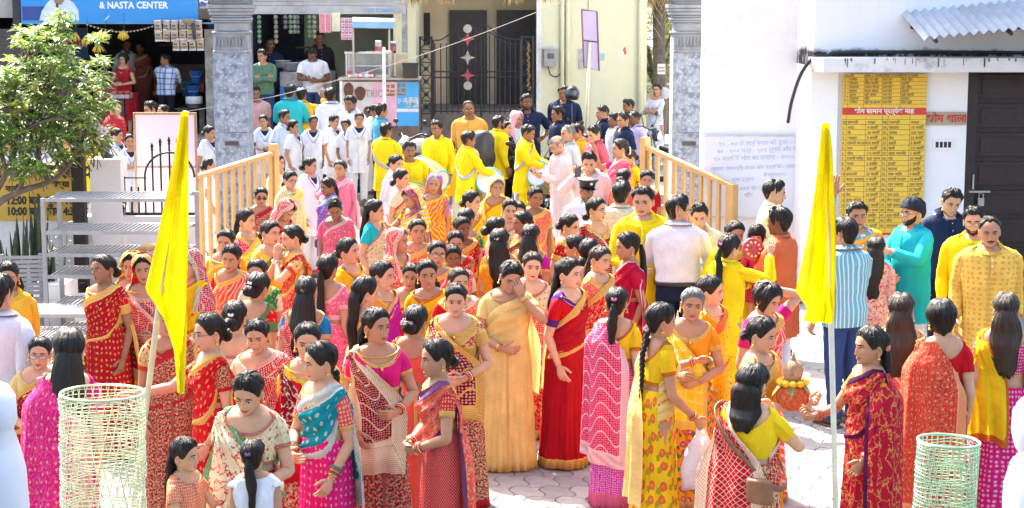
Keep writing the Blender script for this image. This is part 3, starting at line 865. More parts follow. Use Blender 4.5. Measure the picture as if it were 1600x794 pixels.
def clip_mesh(key, col):
 def f():
  mb = MB()
  mb.ball((0, .006, 0), (.022, .006, .008), 10, 6); mb.ball((-.012, .006, .008), (.011, .006, .009), 8, 5); mb.ball((.012, .006, .008), (.011, .006, .009), 8, 5)
  return mb.mesh('hair_clip', plain('clip_' + key, col, .3, 0, .05))
 return shared(('clip', key), f)
def gajra_mesh():
 def f():
  mb = MB(); r = np.random.RandomState(5)
  for k in range(40):
   a = k / 40 * 2 * PI; mb.ball((.05 * math.cos(a) + r.normal() * .004, .115 + r.normal() * .004, CH + .075 + .045 * math.sin(a) + r.normal() * .004), .0085, 6, 4)
  return mb.mesh('flower_garland', plain('jasmine', (.8, .78, .68), .6))
 return shared('gajra', f)
def earring_mesh(side):
 def f():
  mb = MB(); x = side * .081
  mb.ball((x, .008, CH + .064), .0065, 8, 6); mb.lathe([(.002, .0), (.011, -.012), (.012, -.015), (.004, -.016)], 10, (x, .008, CH + .056))
  for k in range(6): mb.ball((x + .010 * math.cos(k), .008 + .010 * math.sin(k), CH + .038), .0022, 5, 4)
  return mb.mesh('earring', M_GOLD())
 return shared(('ear', side), f)
def specs_mesh(male, dark=False):
 def f():
  mb = MB()
  for s in (-1, 1):
   a = np.linspace(0, 2 * PI, 18, endpoint=False)
   x = s * .033 + .024 * np.cos(a) * (1 + 0 * a); z = .106 + .0175 * np.sin(a)
   L = np.stack([x, np.full(18, -.108) + .12 * np.abs(x) ** 1.6 * 2, CH + z], 1)
   mb.tube(L, .0017, 5, 0, closed=True)
   c = L.mean(0)
   mb.grid(np.stack([L, np.broadcast_to(c, L.shape)]), 1, cv=True)
   mb.tube([(s * .057, -.098, CH + .11), (s * .075, -.05, CH + .11), (s * .078, .01, CH + .107)], .0016, 5, 0)
  mb.tube([(-.01, -.110, CH + .109), (0, -.113, CH + .112), (.01, -.110, CH + .109)], .0016, 5, 0)
  return mb.mesh('sunglasses' if dark else 'spectacles', [M_BLK(), plain('dark_lens', (.008, .008, .01), .08) if dark else glassmat('clear_lens', (.85, .9, .95), .18)])
 return shared(('specs', male, dark), f)
def bindi_mesh():
 def f():
  mb = MB(); y = float(headfront(np.array(0.0), np.array(.132), 0)); mb.ball((0, y - .0005, CH + .132), (.0042, .0016, .0042), 8, 5)
  return mb.mesh('bindi', plain('vermilion', (.45, .012, .015), .5))
 return shared('bindi', f)
def moustache_mesh():
 def f():
  mb = MB(); u = np.linspace(-1, 1, 15); X = .029 * u
  top = .056 - .006 * u ** 2; bot = .0475 - .006 * u ** 2 + .002 * np.exp(-(u / .15) ** 2)
  s = np.linspace(0, 1, 4)[:, None]; zz = bot + (top - bot) * s; XX = np.broadcast_to(X, zz.shape)
  y = headfront(XX, zz, 1) - .001 - .0045 * np.sin(s * PI) * (1 - .8 * u ** 2)
  mb.grid(np.stack([XX, y, CH + zz], -1), 0)
  return mb.mesh('moustache', hairmat('black'))
 return shared('moustache', f)
def beard_mesh(hm='black'):
 def f():
  mb = MB(); d = np.linspace(-80, 80, 33); th = np.radians(d)
  top = np.interp(np.abs(d), [0, 14, 22, 32, 60, 80], [.030, .030, .052, .055, .07, .10]); bot = np.interp(np.abs(d), [0, 30, 60, 80], [-.002, .0, .012, .04])
  s = np.linspace(0, 1, 7)[:, None]; zz = bot + (top - bot) * s
  P = head(np.maximum(zz, 0), th[None], .0015 + .006 * np.sin(s * PI) ** .5, True, 1); P[..., 2] = CH + zz
  uv = np.stack([np.broadcast_to(th * .09, zz.shape), zz, 9 + 0 * zz], -1)
  mb.grid(P, 0, uv=uv)
  return mb.mesh('beard', hairmat(hm))
 return shared(('beard', hm), f)
# ------------------------------------------------------------------ one whole person
def body_mesh(rig, arms, sk, bust, feet=True):
 mb = MB()
 zt = np.array([.78, .84, .92, 1.0, 1.06, 1.12, 1.15, 1.18, 1.21, 1.25, 1.29, 1.316, 1.334, 1.348, 1.360])
 R = [torso(rig.T, z, TH, 0, bust) for z in zt]
 # neck, then out along the underside of the jaw
 nb = head(.0, TH, 0, False)
 for z, k in ((CH - .001, .0), (CH + .0015, .35)):
  hw, f, b = (np.interp(1.38, TZ, rig.T[q]) for q in ('hw', 'f', 'b'))
  neck = np.stack([hw * np.sin(TH), np.where(np.cos(TH) > 0, -f, b) * np.abs(np.cos(TH)), np.full(len(TH), z)], -1)
  jaw = head(.004, TH, 0, False); jaw[:, 2] = z
  fr = np.clip(np.cos(TH), 0, 1) ** .5
  R.append(neck * (1 - k * fr[:, None]) + jaw * k * fr[:, None])
 zs = np.concatenate([[.004, .010, .017, .024, .03], np.arange(.0345, .14, .0043), [.146, .154, .163, .172, .182, .191, .2, .207, .212, .2148]])
 hk = []
 for z in zs:
  h = head(z, TH, 0, True, rig.male)
  if z < .05:   # behind the jaw the surface is still the neck
   w = (1 - sm(z, .015, .05)) * (1 - sm(np.cos(TH), -.1, .45))
   hw, b = np.interp(1.385, TZ, rig.T['hw']), np.interp(1.385, TZ, rig.T['b'])
   nk = np.stack([hw * 1.04 * np.sin(TH), np.where(np.cos(TH) > 0, -.05, b + .004) * np.abs(np.cos(TH)), np.full(len(TH), CH + z)], -1)
   h = h * (1 - w[:, None]) + nk * w[:, None]
  R.append(h)
 mb.grid(rig.D(np.array(R)), 0, cv=True, cap0=True, cap1=True)
 for s in (-1, 1):   # ears
  a = np.linspace(0, 2 * PI, 14, endpoint=False)
  c = np.array((s * .0725, .014, CH + .092))
  rows = []
  for k, dx in ((1.0, -.006), (1.08, .002), (1.0, .009), (.72, .010), (.45, .003), (.05, .001)):
   rows.append(np.stack([c[0] + s * (dx + .006 * np.sin(a) * 0 + .25 * k * .012 * np.cos(a)), c[1] + k * .0155 * np.cos(a) - .004 * np.sin(a), c[2] + k * .029 * np.sin(a) * (1 - .12 * np.cos(a))], -1))
  mb.grid(rig.D(np.array(rows)), 0, cv=True, cap1=True, flip=s > 0)
 for A in arms: add_arm(mb, A)
 if feet:
  for s in (-1, 1):
   p = np.array([(s * .085, 0, .84), (s * .088, -.005, .62), (s * .086, -.008, .46), (s * .084, .012, .30), (s * .082, .02, .10), (s * .083, .012, .055)])
   mb.tube(p, [.078, .07, .05, .048, .032, .034], 12)
   mb.tube([(s * .083, .055, .035), (s * .084, .0, .045), (s * .088, -.07, .036), (s * .094, -.12, .026), (s * .096, -.155, .018)], [.026, .036, .036, .034, .016], 10)
 return mb.mesh('body', skin(sk))
PEOPLE = []
HAIRS = dict(bun=('woman', .013), lowbun=('woman', .013), braid=('woman', .012), pony=('woman', .012), loose=('woman', .017), half=('woman', .018),
   bob=('bob', .022), fringe=('fringe', .02), man=('man', .011), crop=('man', .006), bald=('bald', .004), recede=('recede', .008), none=(None, 0), bobpony=('woman', .012))
def person(px, py, h, yaw, label, wear, hair='bun', sk=1, hy=0, hp=4, hr=0, lean=0, sway=0, L='down', R='down', sex='F', hm='black', Y=None, floor=None,
  flower=None, clip=None, specs=None, veilf=None, bang=None, neck=True, ear=True, beard=None, lip=None, group=None, bun=None, hlen=.5, gajra=False, lite=False, scale=1.0, hs=.96, dx=0, vopen=1.0):
 PEOPLE.append(dict(locals()))
def ground_z(Y): return .15 if Y > 30 else 0.0
def build_person(p, idx):
 g = type('G', (), p)
 T = {'F': T_F, 'M': T_M, 'K': T_K}[g.sex]
 male = 1.0 if g.sex == 'M' else 0.0
 bust = .032 if g.sex == 'F' else 0.0
 rv = random.Random(idx * 7 + 1)
 gi = {'F': rv.uniform(.86, 1.05), 'M': rv.uniform(.94, 1.08), 'K': 1.0}[g.sex]
 rig = Rig(T, male, g.hy + rv.uniform(-6, 6), g.hp + rv.uniform(-4, 5), g.hr or rv.uniform(-6, 6), g.lean or rv.uniform(-1, 3), g.sway or rv.uniform(-2.5, 2.5), gi)
 T = rig.T; FX, FZ = rv.uniform(.95, 1.07), rv.uniform(.96, 1.05)
 root = empty('person', p['pos'], RAD(g.yaw), g.label, 'person', g.group)
 root.scale = (p['h'] / 1.585,) * 3
 aL, aR = Arm(rig, 1, g.L), Arm(rig, -1, g.R)
 arms = [aL, aR]
 root['wl'] = 0; del root['wl']
 p['arms'] = arms; p['root'] = root; p['rig'] = rig
 facing = abs((g.yaw + g.hy + 180) % 360 - 180)
 link('body', body_mesh(rig, arms, g.sk, bust), root)
 HM = rig.head_matrix()
 # heads in the photo read a little large: scale about the neck
 k = g.hs
 kv = k * np.array((FX, 1, FZ)); S = np.diag((*kv, 1)); S[:3, 3] = (1 - kv) * np.array((0, .01, CH))
 bodyme = root.children[0].data
 # the same enlargement for the head vertices of the body
 co = np.empty(len(bodyme.vertices) * 3, np.float32); bodyme.vertices.foreach_get('co', co); co = co.reshape(-1, 3)
 inv = np.linalg.inv(HM); loc = co @ inv[:3, :3].T + inv[:3, 3]
 nt_ = 15 * len(TH)
 sel = np.zeros(len(co), bool); hn = len(TH) * (len(HEADROWS) + 17) + 2 * 14 * 6
 sel[nt_:hn] = True
 w = (sm(loc[:, 2], CH - .012, CH + .01) * sel)[:, None]
 loc = loc + w * (kv - 1) * (loc - (0, .01, CH))
 co = np.where(sel[:, None], loc @ HM[:3, :3].T + HM[:3, 3], co)
 bodyme.vertices.foreach_set('co', co.astype(np.float32).ravel())
 HMS = HM @ S
 hp_ = lambda name, me: link(name, me, root, M=HMS)
 if facing < 125 and not g.lite:
  gz = rv.choice((-1, 0, 0, 1))
  for s in (-1, 1):
   hp_('eye', eye_mesh(s, male, gz)); hp_('eyebrow', brow_mesh(s, male))
  lk, lc = g.lip or (('rose', (.36, .05, .055)) if g.sex != 'M' else ('brown', (.22, .095, .07)))
  hp_('lips', lips_mesh(male, lk, lc, 2 if 'laugh' in g.label else 1 if 'smil' in g.label else rv.choice((0, 0, 0, 1, 2))))
 if g.sex == 'F' and not g.lite:
  if facing < 110: hp_('bindi', bindi_mesh())
  if g.ear:
   for s in (-1, 1): hp_('earring', earring_mesh(s))
 kind, th = HAIRS[g.hair]
 if kind: hp_('hair', cap_mesh(kind, th, g.hm, g.sex != 'M' and kind == 'woman', idx % 3))
 if g.hair in ('bun', 'lowbun'): hp_('hair_bun', bun_mesh(g.bun or .042, .075 if g.hair == 'bun' else .03, g.hm, idx % 2))
 lk = {'braid': 'braid', 'pony': 'pony', 'loose': 'loose', 'half': 'loose', 'bobpony': 'pony'}.get(g.hair)
 if lk: link({'braid': 'hair_braid', 'pony': 'ponytail', 'loose': 'loose_hair'}[lk], long_hair(rig, lk, g.hlen, g.hm, bust, idx), root)
 if g.flower:
  o = hp_('hair_flower', flower_mesh(*g.flower)); o.matrix_local = Matrix([list(r) for r in HMS @ np.array(Matrix.Translation((.045, .085 + (.02 if g.hair == 'bun' else 0), CH + .10)) @ Matrix.Rotation(-.6, 4, 'Z') @ Matrix.Scale(1.25, 4))])
 if g.clip:
  o = hp_('hair_clip', clip_mesh(*g.clip)); o.matrix_local = Matrix([list(r) for r in HMS @ np.array(Matrix.Translation((0, .112, CH + .135)))])
 if g.gajra: hp_('flower_garland', gajra_mesh())
 if g.specs: hp_('sunglasses' if g.specs == 'dark' else 'spectacles', specs_mesh(male, g.specs == 'dark'))
 if g.beard:
  if 'm' in g.beard: hp_('moustache', moustache_mesh())
  if 'b' in g.beard: hp_('beard', beard_mesh())
 if g.bang and not g.lite:
  for A, cols in zip(arms, g.bang if isinstance(g.bang, (list, tuple)) and isinstance(g.bang[0], (list, tuple)) and g.bang[0] and isinstance(g.bang[0][0], str) else (g.bang, g.bang)):
   if not cols: continue
   mb = MB(); mats = []
   f = (A.W - A.E) / np.linalg.norm(A.W - A.E)
   a_, b_ = ring_frames(np.stack([A.E, A.W]))
   aa = np.linspace(0, 2 * PI, 18, endpoint=False)
   for j, cname in enumerate(cols):
    mats.append(BANG[cname]())
    c = A.W - f * (.022 + .0085 * j)
    rr = .0315 + .0009 * j
    mb.tube(c + rr * (np.cos(aa)[:, None] * a_[0] + np.sin(aa)[:, None] * b_[0]), .0036, 5, j, closed=True)
   mb.obj('bangle_stack', mats, root, smooth=True)
 g.wear(root, rig, arms, bust, idx, p)
 if g.veilf:
  mb = MB(); veil(mb, rig, 0, idx, g.vopen); mb.obj('head_veil', g.veilf, root, smooth=True)
 if g.neck and g.sex == 'F' and not g.lite and facing < 120:
  mb = MB(); th = np.radians(np.linspace(-78, 78, 25)); z = 1.335 - .105 * np.cos(th) ** 1.5
  P = torso(T, z, th, .0045 + .006 * sm(z, 1.26, 1.24), bust); mb.tube(rig.D(P, False), .0026, 5)
  c = rig.D(P, False)[12]; mb.ball(c + (0, -.004, -.012), (.011, .005, .014), 10, 6)
  mb.obj('necklace', M_GOLD(), root, smooth=True)
  if idx % 2 == 0:
   mb = MB(); z = 1.335 - .045 * np.cos(th) ** 1.5; P = torso(T, z, th, .004, bust)
   mb.tube(rig.D(P, False), .004, 6); mb.obj('choker', M_GOLD(), root, smooth=True)
 return root
HEADROWS = np.concatenate([[.004, .010, .017, .024, .03], np.arange(.0345, .14, .0043), [.146, .154, .163, .172, .182, .191, .2, .207, .212, .2148]])
BANG = dict(red=lambda: plain('bangle_red', (.55, .01, .02), .25), green=lambda: plain('bangle_green', (.01, .22, .08), .25), gold=M_GOLD,
   white=lambda: plain('bangle_white', (.75, .72, .65), .3), pink=lambda: plain('bangle_pink', (.6, .03, .2), .25))
# ------------------------------------------------------------------ outfits (each returns a function that dresses the figure)
def saree(main, blouse, pal=None, style='U', zend=.55, sl=.34, wide=1.0, zf=1.25, zb=1.225, pleat=1.0, flare=1.0, hem=.015):
 def f(root, rig, arms, bust, i, p):
  mb = MB(); shell(mb, rig, 1.06, 1.354, zf, zb, .007, 0, bust, 2.4, 1.9, 14, i)
  for A in arms: sleeve(mb, A, -.03 * 0, sl, .0055, 0, .003, 14, i)
  mb.obj('blouse', blouse, root, smooth=True)
  mb = MB(); skirt(mb, rig, 1.03, hem, 0, flare, pleat, i); mb.obj('saree_skirt', main, root, smooth=True)
  mb = MB(); pallu(mb, rig, style, zend, 0, bust, i, wide); mb.obj('saree_pallu', pal or main, root, smooth=True)
 return f
def lehenga(top, sk, dup=None, style='U', sl=.2, zend=.6):
 def f(root, rig, arms, bust, i, p):
  mb = MB(); shell(mb, rig, 1.06, 1.354, 1.25, 1.25, .006, 0, bust, 1.2, 1.0, 14, i)
  for A in arms: sleeve(mb, A, 0, sl, .0055, 0, .003, 14, i)
  mb.obj('blouse', top, root, smooth=True)
  mb = MB(); skirt(mb, rig, .99, .015, 0, 1.25, 1.2, i); mb.obj('skirt', sk, root, smooth=True)
  if dup: mb = MB(); pallu(mb, rig, style, zend, 0, bust, i, .8); mb.obj('dupatta', dup, root, smooth=True)
 return f
def tunic_skirt(mb, rig, z1, z0, seed, flare=1.0):
 skirt(mb, rig, z1, z0, 0, flare, .45, seed, 60, 12, 0, 0)
def trousers(root, rig, mat, shoe=True, slim=False):
 mb = MB()
 for s in (-1, 1):
  P = np.array([(s * .078, .0, .92), (s * .084, 0, .80), (s * .09, -.006, .62), (s * .09, -.01, .46), (s * .09, .01, .28), (s * .09, .02, .10), (s * .09, .015, .06)])
  mb2 = MB(); q = spline(P, 22); rad = np.interp(q[:, 2], [.06, .1, .28, .46, .62, .8, .92], [.062, .06, .062, .068, .082, .098, .09])
  rad = rad * (np.interp(q[:, 2], [.5, .7, .92], [1, .84, .66]) if slim else 1) + .003 * np.sin(q[:, 2] * 60); mb.tube(q, rad, 16)
 mb.obj('trousers', mat, root, smooth=True)
 if shoe:
  mb = MB()
  for s in (-1, 1):
   mb.tube([(s * .092, .075, .05), (s * .092, .05, .055), (s * .094, -.02, .055), (s * .10, -.10, .042), (s * .104, -.16, .034), (s * .105, -.19, .03)], [.022, .04, .043, .045, .038, .015], 12)
   mb.box(s * .098 - .042, s * .098 + .042, -.18, .08, .0, .016)
  mb.obj('shoes', plain('shoe_leather', (.09, .05, .03), .5, 0, .2, 20), root, smooth=True)
def kurta(mat, pant=None, z0=.56, sl=.97, zf=1.30, dup=None, dstyle='U', collar=True, slo=.012, loose=.02, zend=.7, vest=None):
 def f(root, rig, arms, bust, i, p):
  mb = MB(); shell(mb, rig, z0, 1.362, zf, 1.350, .011, 0, bust, 3.0, 2.0, 26, i, loose, flare=1.05)
  for A in arms: sleeve(mb, A, 0, sl, slo, 0, .004, 14, i)
  mb.obj('kurta', mat, root, smooth=True)
  if collar:
   mb = MB(); th = np.linspace(0, 2 * PI, 40, endpoint=False); c = np.cos(th)
   z = 1.362 - (1.362 - zf) * np.clip(c, 0, 1) ** 3
   a = torso(rig.T, z, th, .012); b = torso(rig.T, z + .024, th, .012); b2 = torso(rig.T, z + .024, th, .006)
   b[:, 2] = z + .024; b2[:, 2] = z + .022
   mb.grid(rig.D(np.stack([a, b, b2])), 0, cv=True, uv=np.stack([np.stack([th * .06, zz + 0 * th, 9 + 0 * th], -1) for zz in (0, .02, .03)])); mb.obj('collar', mat, root, smooth=True)
  mb = MB(); zz = np.linspace(zf - .005, zf - .17, 10); P = torso(rig.T, zz, 0.0, .014 + loose * (1 - sm(zz, 1.1, 1.3)), bust)
  P[:, 1] -= .001; Q = [rig.D(P + (d, 0, 0), False) for d in (-.011, .011)]
  mb.grid(np.stack(Q, 1) + (0, -.004, 0), 0)
  for zb in (zf - .03, zf - .075, zf - .12):
   c = rig.D(torso(rig.T, zb, 0.0, .02 + loose * .6, bust)[None], False)[0]; mb.ball(c + (0, -.004, 0), (.005, .003, .005), 6, 4, 1)
  if not dup: mb.obj('placket', [mat, M_WHITE()], root, smooth=True)
  if pant: trousers(root, rig, pant, slim=True)
  if dup: mb = MB(); pallu(mb, rig, dstyle, zend, 0, bust, i, .8); mb.obj('dupatta', dup, root, smooth=True)
 return f
def shirt(mat, pant, sl=.95, z0=.80, collar=True, tuck=False, zf=1.318, belt=True, loose=.016, yoke=None):
 def f(root, rig, arms, bust, i, p):
  mb = MB(); shell(mb, rig, .90 if tuck else z0, 1.362, zf, 1.352, .010, 0, bust, 5.0, 2.0, 18, i, loose)
  for A in arms: sleeve(mb, A, 0, sl, .011, 0, .006, 14, i)
  mb.obj('shirt', mat, root, smooth=True)
  if collar:
   mb = MB(); th = np.radians(np.linspace(14, 346, 40)); c = np.cos(th)
   z = 1.362 - (1.362 - zf) * np.clip(c, 0, 1) ** 5
   a = torso(rig.T, z, th, .012); b = torso(rig.T, z + .02, th, .010); b[:, 2] = z + .03
   drop = .022 + .025 * np.clip(c, 0, 1) ** 3
   d = torso(rig.T, z - .005, th, .022); d[:, 2] = z + .028 - drop
   uvc = np.stack([np.stack([th * .06, zz + 0 * th, 9 + 0 * th], -1) for zz in (0, .02, .05)])
   mb.grid(rig.D(np.stack([a, b, d])), 0, uv=uvc); mb.obj('collar', mat, root, smooth=True)
   mb = MB(); zz = np.linspace(zf, (.93 if tuck else z0 + .02), 12); P = torso(rig.T, zz, 0.0, .013 + loose * (1 - sm(zz, 1.1, 1.3)), bust)
   Q = [rig.D(P + (dd, -.004, 0), False) for dd in (-.013, .013)]; mb.grid(np.stack(Q, 1), 0)
   for zb in np.linspace(zf - .03, .98, 6):
    c = rig.D(torso(rig.T, zb, 0.0, .019 + loose * (1 - sm(zb, 1.1, 1.3)), bust)[None], False)[0]; mb.ball(c + (0, -.003, 0), (.005, .003, .005), 6, 4, 1)
   mb.obj('placket', [mat, M_WHITE()], root, smooth=True)
  trousers(root, rig, pant)
  mb = MB(); th = np.linspace(0, 2 * PI, 36, endpoint=False)
  hips = [torso(rig.T, z, th, .014) for z in (.76, .80, .84, .88, .92, .945)]
  mb.grid(rig.D(np.array(hips), False), 0, cv=True); mb.obj('trouser_seat', pant, root, smooth=True)
  if tuck and belt:
   mb = MB(); mb.grid(rig.D(np.array([torso(rig.T, z, th, o) for z, o in ((.880, .020), (.883, .036), (.912, .036), (.915, .020))]), False), 0, cv=True)
   mb.obj('belt', plain('belt_leather', (.03, .022, .018), .4), root, smooth=True)
 return f
def coat(mat, inner, pant=None, sl=.40, z0=.55, lanyard=True):
 def f(root, rig, arms, bust, i, p):
  mb = MB(); shell(mb, rig, z0, 1.368, 1.23, 1.356, .013, 0, bust, 9.0, 2.0, 26, i, .012)
  for A in arms: sleeve(mb, A, 0, sl, .013, 0, .010, 14, i)
  mb.obj('coat', mat, root, smooth=True)
  mb = MB(); shell(mb, rig, 1.10, 1.355, 1.315, 1.34, .007, 0, bust, 3, 2, 10, i); mb.obj('undershirt', inner, root, smooth=True)
  mb = MB()   # lapels
  for s in (-1, 1):
   u = np.linspace(0, 1, 9); thx = np.radians(s * (3 + 36 * u ** 1.3)); zc = 1.225 + .14 * u ** 1.1
   a = torso(rig.T, zc, thx, .017, bust); thb = thx + s * np.radians(22 * np.sin(np.clip(u * 1.25, 0, 1) * PI) + 2); b = torso(rig.T, zc - .012, thb, .022, bust)
   mb.grid(rig.D(np.stack([a, b]), False), 0, flip=s < 0)
  mb.obj('lapel', mat, root, smooth=True)
  if lanyard:
   mb = MB()
   for s in (-1, 1):
    u = np.linspace(0, 1, 8); thx = np.radians(s * (2 + 40 * u)); zc = 1.13 + .225 * u; a = torso(rig.T, zc, thx, .024, bust)
    mb.tube(rig.D(a, False), .0045, 4)
   c = rig.D(torso(rig.T, 1.11, 0.0, .026, bust)[None], False)[0]; mb.box(c[0] - .02, c[0] + .02, c[1] - .006, c[1] - .002, c[2] - .05, c[2] + .01, 1)
   mb.obj('lanyard', [plain('blue_ribbon', (.03, .06, .4), .6), M_WHITE()], root, smooth=False)
  mb = MB()
  for zb in (1.17, 1.08, .99):
   c = rig.D(torso(rig.T, zb, 0.0, .027, bust)[None], False)[0]; mb.ball(c, (.006, .004, .006), 6, 4)
  mb.obj('buttons', M_WHITE(), root, smooth=True)
  trousers(root, rig, pant or mat, slim=True)
 return f
def frock(mat, sl=.25, z0=.55, flare=1.1, zf=1.29):
 def f(root, rig, arms, bust, i, p):
  mb = MB(); shell(mb, rig, z0, 1.352, zf, 1.335, .009, 0, bust, 2.0, 2.0, 26, i, .01, flare=flare)
  for A in arms: sleeve(mb, A, 0, sl, .010, 0, .006, 14, i)
  mb.obj('dress', mat, root, smooth=True)
 return f
# ------------------------------------------------------------------ ground, street, paving
def W(px, Y, py=150): return at_y(px, py, Y)[0]
def Zp(py, Y): return at_y(800, py, Y)[2]
asph = plain('asphalt', (.085, .083, .08), .9, 0, .18, 3, .01, dirt=(.16, .14, .12, .5))
mb = MB(); mb.box(-260, 260, 4, 900, -.6, -.03); tag(mb.obj('ground', asph), kind='structure')
mb = MB(); mb.box(-14, 14, 24.2, 30.0, -.03, .004); tag(mb.obj('street', asph), kind='structure')
# interlocking pavers: wavy sided, two shapes alternating by row
stone_cols = [plain('paver_%d' % i, c, .85, 0, .10, 9, .006, dirt=(.16, .15, .14, .35)) for i, c in enumerate([(.28, .265, .26), (.31, .295, .29), (.25, .24, .24), (.30, .28, .265)])]
PW, PD = .215, .27
def paver_poly(odd):
 n = 6; g = .004
 bx = lambda y: .022 * math.sin(2 * PI * y / PD)
 by = lambda x, r: .030 * math.sin(2 * PI * x / PW) * (1 if r % 2 else -1)
 sh = PW / 2 if odd else 0
 P = []
 for k in range(n + 1):
  x = PW * k / n; P.append((x + sh, by(x + sh, odd)))
 for k in range(1, n): y = PD * k / n; P.append((PW + sh + bx(y), y))
 for k in range(n, -1, -1):
  x = PW * k / n; P.append((x + sh, PD + by(x + sh, odd + 1)))
 for k in range(n - 1, 0, -1): y = PD * k / n; P.append((sh + bx(y), y))
 c = np.mean(P, 0)
 P = np.array(P); d = P - c; L = np.linalg.norm(d, axis=1)[:, None]
 return P - d / L * g, c
def paver_geo(mb, odd, off=(0, 0, 0), mat=0):
 P, c = paver_poly(odd); n = len(P)
 top = c + (P - c) * .955
 V = np.concatenate([np.c_[P, np.full(n, -.03)], np.c_[P, np.full(n, -.006)], np.c_[top, np.full(n, 0)]]) + np.array(off)
 F = [(i + k * n, (i + 1) % n + k * n, (i + 1) % n + (k + 1) * n, i + (k + 1) * n) for k in (0, 1) for i in range(n)] + [tuple(2 * n + i for i in range(n))]
 mb.add(V, F, mat)
mb = MB(); mb.box(-11, 8, 8, 24.2, -.029, -.012)
pave = tag(mb.obj('paving', plain('joint_sand', (.14, .13, .12), .95, 0, .2, 8)), kind='structure')
pv_me = {}
for odd in (0, 1):
 for k in range(4):
  q = MB(); paver_geo(q, odd); pv_me[odd, k] = q.mesh('paver', stone_cols[k], False)
SEEN = [((735, 690), (1010, 800)), ((1175, 560), (1330, 800)), ((1215, 450), (1420, 660)), ((515, 590), (640, 700)), ((205, 690), (260, 800)), ((1540, 640), (1560, 700))]
cells = []
rest = MB()
j = 0; y = 8.2
while y < 23.8:
 odd = j % 2
 for i in range(int(-10 / PW), int(7 / PW)):
  x = i * PW
  d = np.array((x + PW / 2 + odd * PW / 2, y + PD / 2, 0)) - (0, 0, CAM_H)
  f = np.array((0, math.cos(PITCH), -math.sin(PITCH))); up = np.array((0, math.sin(PITCH), math.cos(PITCH)))
  px = 800 + FPX * d[0] / d.dot(f); py = 397 - FPX * d.dot(up) / d.dot(f)
  if not (-60 < px < 1660 and py < 900): continue
  vis = any(a[0] < px < b[0] and a[1] < py < b[1] for a, b in SEEN)
  cells.append((not vis, y, x, odd))
 y += PD; j += 1
cells.sort()
for k, (nv, y, x, odd) in enumerate(cells):
 hz = rng.uniform(-.002, .002)
 if k < 296:
  o = link('paver', pv_me[odd, rng.randrange(4)], pave, (x, y, hz))
 else: paver_geo(rest, odd, (x, y, hz), rng.randrange(4))
tag(rest.obj('far_pavers', stone_cols, pave), kind='stuff')
# raised footpath along the shops
kerbm = plain('kerb_concrete', (.30, .29, .27), .9, 0, .15, 3, .01, dirt=(.12, .1, .09, .6))
mb = MB(); mb.box(-14, 14, 30.0, 60, -.1, .15); tag(mb.obj('footpath', kerbm), kind='structure')

# ------------------------------------------------------------------ flat printed words
TEXTS = []
def words(name, body, size, x, y, z, mat, parent, rot=0, ext=.002, bold=0, tilt=0, sx=1.0, align='LEFT'):
 c = bpy.data.curves.new(name, 'FONT'); c.body = body; c.size = size; c.extrude = ext; c.offset = bold; c.align_x = align
 c.materials.append(mat); c.resolution_u = 2
 o = bpy.data.objects.new(name, c); COL.objects.link(o)
 o.rotation_euler = (PI / 2, tilt, rot); o.location = (x, y, z); o.scale = (sx, 1, 1)
 if parent is not None: o.parent = parent; o.matrix_parent_inverse = Matrix.Identity(4)
 TEXTS.append(o)
 return o
# ------------------------------------------------------------------ right hand building
wallm = plain('limewash_wall', (.86, .85, .83), .85, 0, .025, 2.5, .004, dirt=(.62, .58, .52, .35))
def mould_wall():
 m, nt, b = newmat('stained_wall'); t = NT(nt)
 geo = t.n('ShaderNodeNewGeometry'); s = t.n('ShaderNodeSeparateXYZ'); t.l(geo.outputs['Position'], s.inputs[0])
 tc = geo.outputs['Position']
 n = t.noise(t.mapping(tc, (1.2, 1, 1.0)), 4, 6, .7); st = t.noise(t.mapping(tc, (14, 1, .7)), 1, 4, .6)
 band = t.math('MULTIPLY', t.math('GREATER_THAN', s.outputs[2], 2.71), t.ramp(t.math('SUBTRACT', t.math('ADD', 2.81, t.math('MULTIPLY', n, .20)), s.outputs[2]), .0, .05), clamp=True)
 run = t.math('MULTIPLY', t.ramp(st, .50, .72), t.ramp(s.outputs[2], 2.7, 3.45))
 c = t.mix(t.math('MULTIPLY', run, .14), (.86, .85, .83), (.52, .50, .48))
 c = t.mix(t.math('MULTIPLY', band, t.ramp(n, .35, .5), clamp=True), c, (.035, .035, .033))
 t.l(c, b.inputs['Base Color']); b.inputs['Roughness'].default_value = .9
 t.bump(t.noise(tc, 30, 4), .3, .01, b)
 return m
stain = mould_wall()
BY, LY = 20.0, 21.2
cx0 = W(1270, BY)
xd0, xd1 = W(1512, BY), W(1650, BY)
hall = empty('temple_hall', (0, 0, 0), 0, 'white plastered hall with yellow price board and brown shutter door', 'building')
mb = MB(); mb.box(W(1098, LY), cx0 + .05, LY, LY + .25, -.03, 6.5); mb.obj('rear_wall', wallm, hall)
mb = MB(); mb.box(cx0, xd0, BY, BY + 8, -.03, 6.5); mb.box(xd0, xd1 + 4, BY + .003, BY + 8, Zp(110, BY), 6.5); mb.box(xd1, xd1 + 4, BY + .002, BY + 8, -.03, Zp(110, BY) - .002)
mb.box(cx0 - .03, W(1308, BY), BY - .05, BY + .5, -.03, Zp(108, BY)); mb.obj('front_wall', stain, hall)
mb = MB(); mb.box(cx0 - .08, W(1250, BY), 19.94, LY, -.02, .12); mb.box(cx0 - .4, xd0, BY - .06, BY - .002, -.02, .10); mb.obj('plinth_band', plain('grey_plinth', (.42, .41, .40), .9, 0, .1, 4), hall)
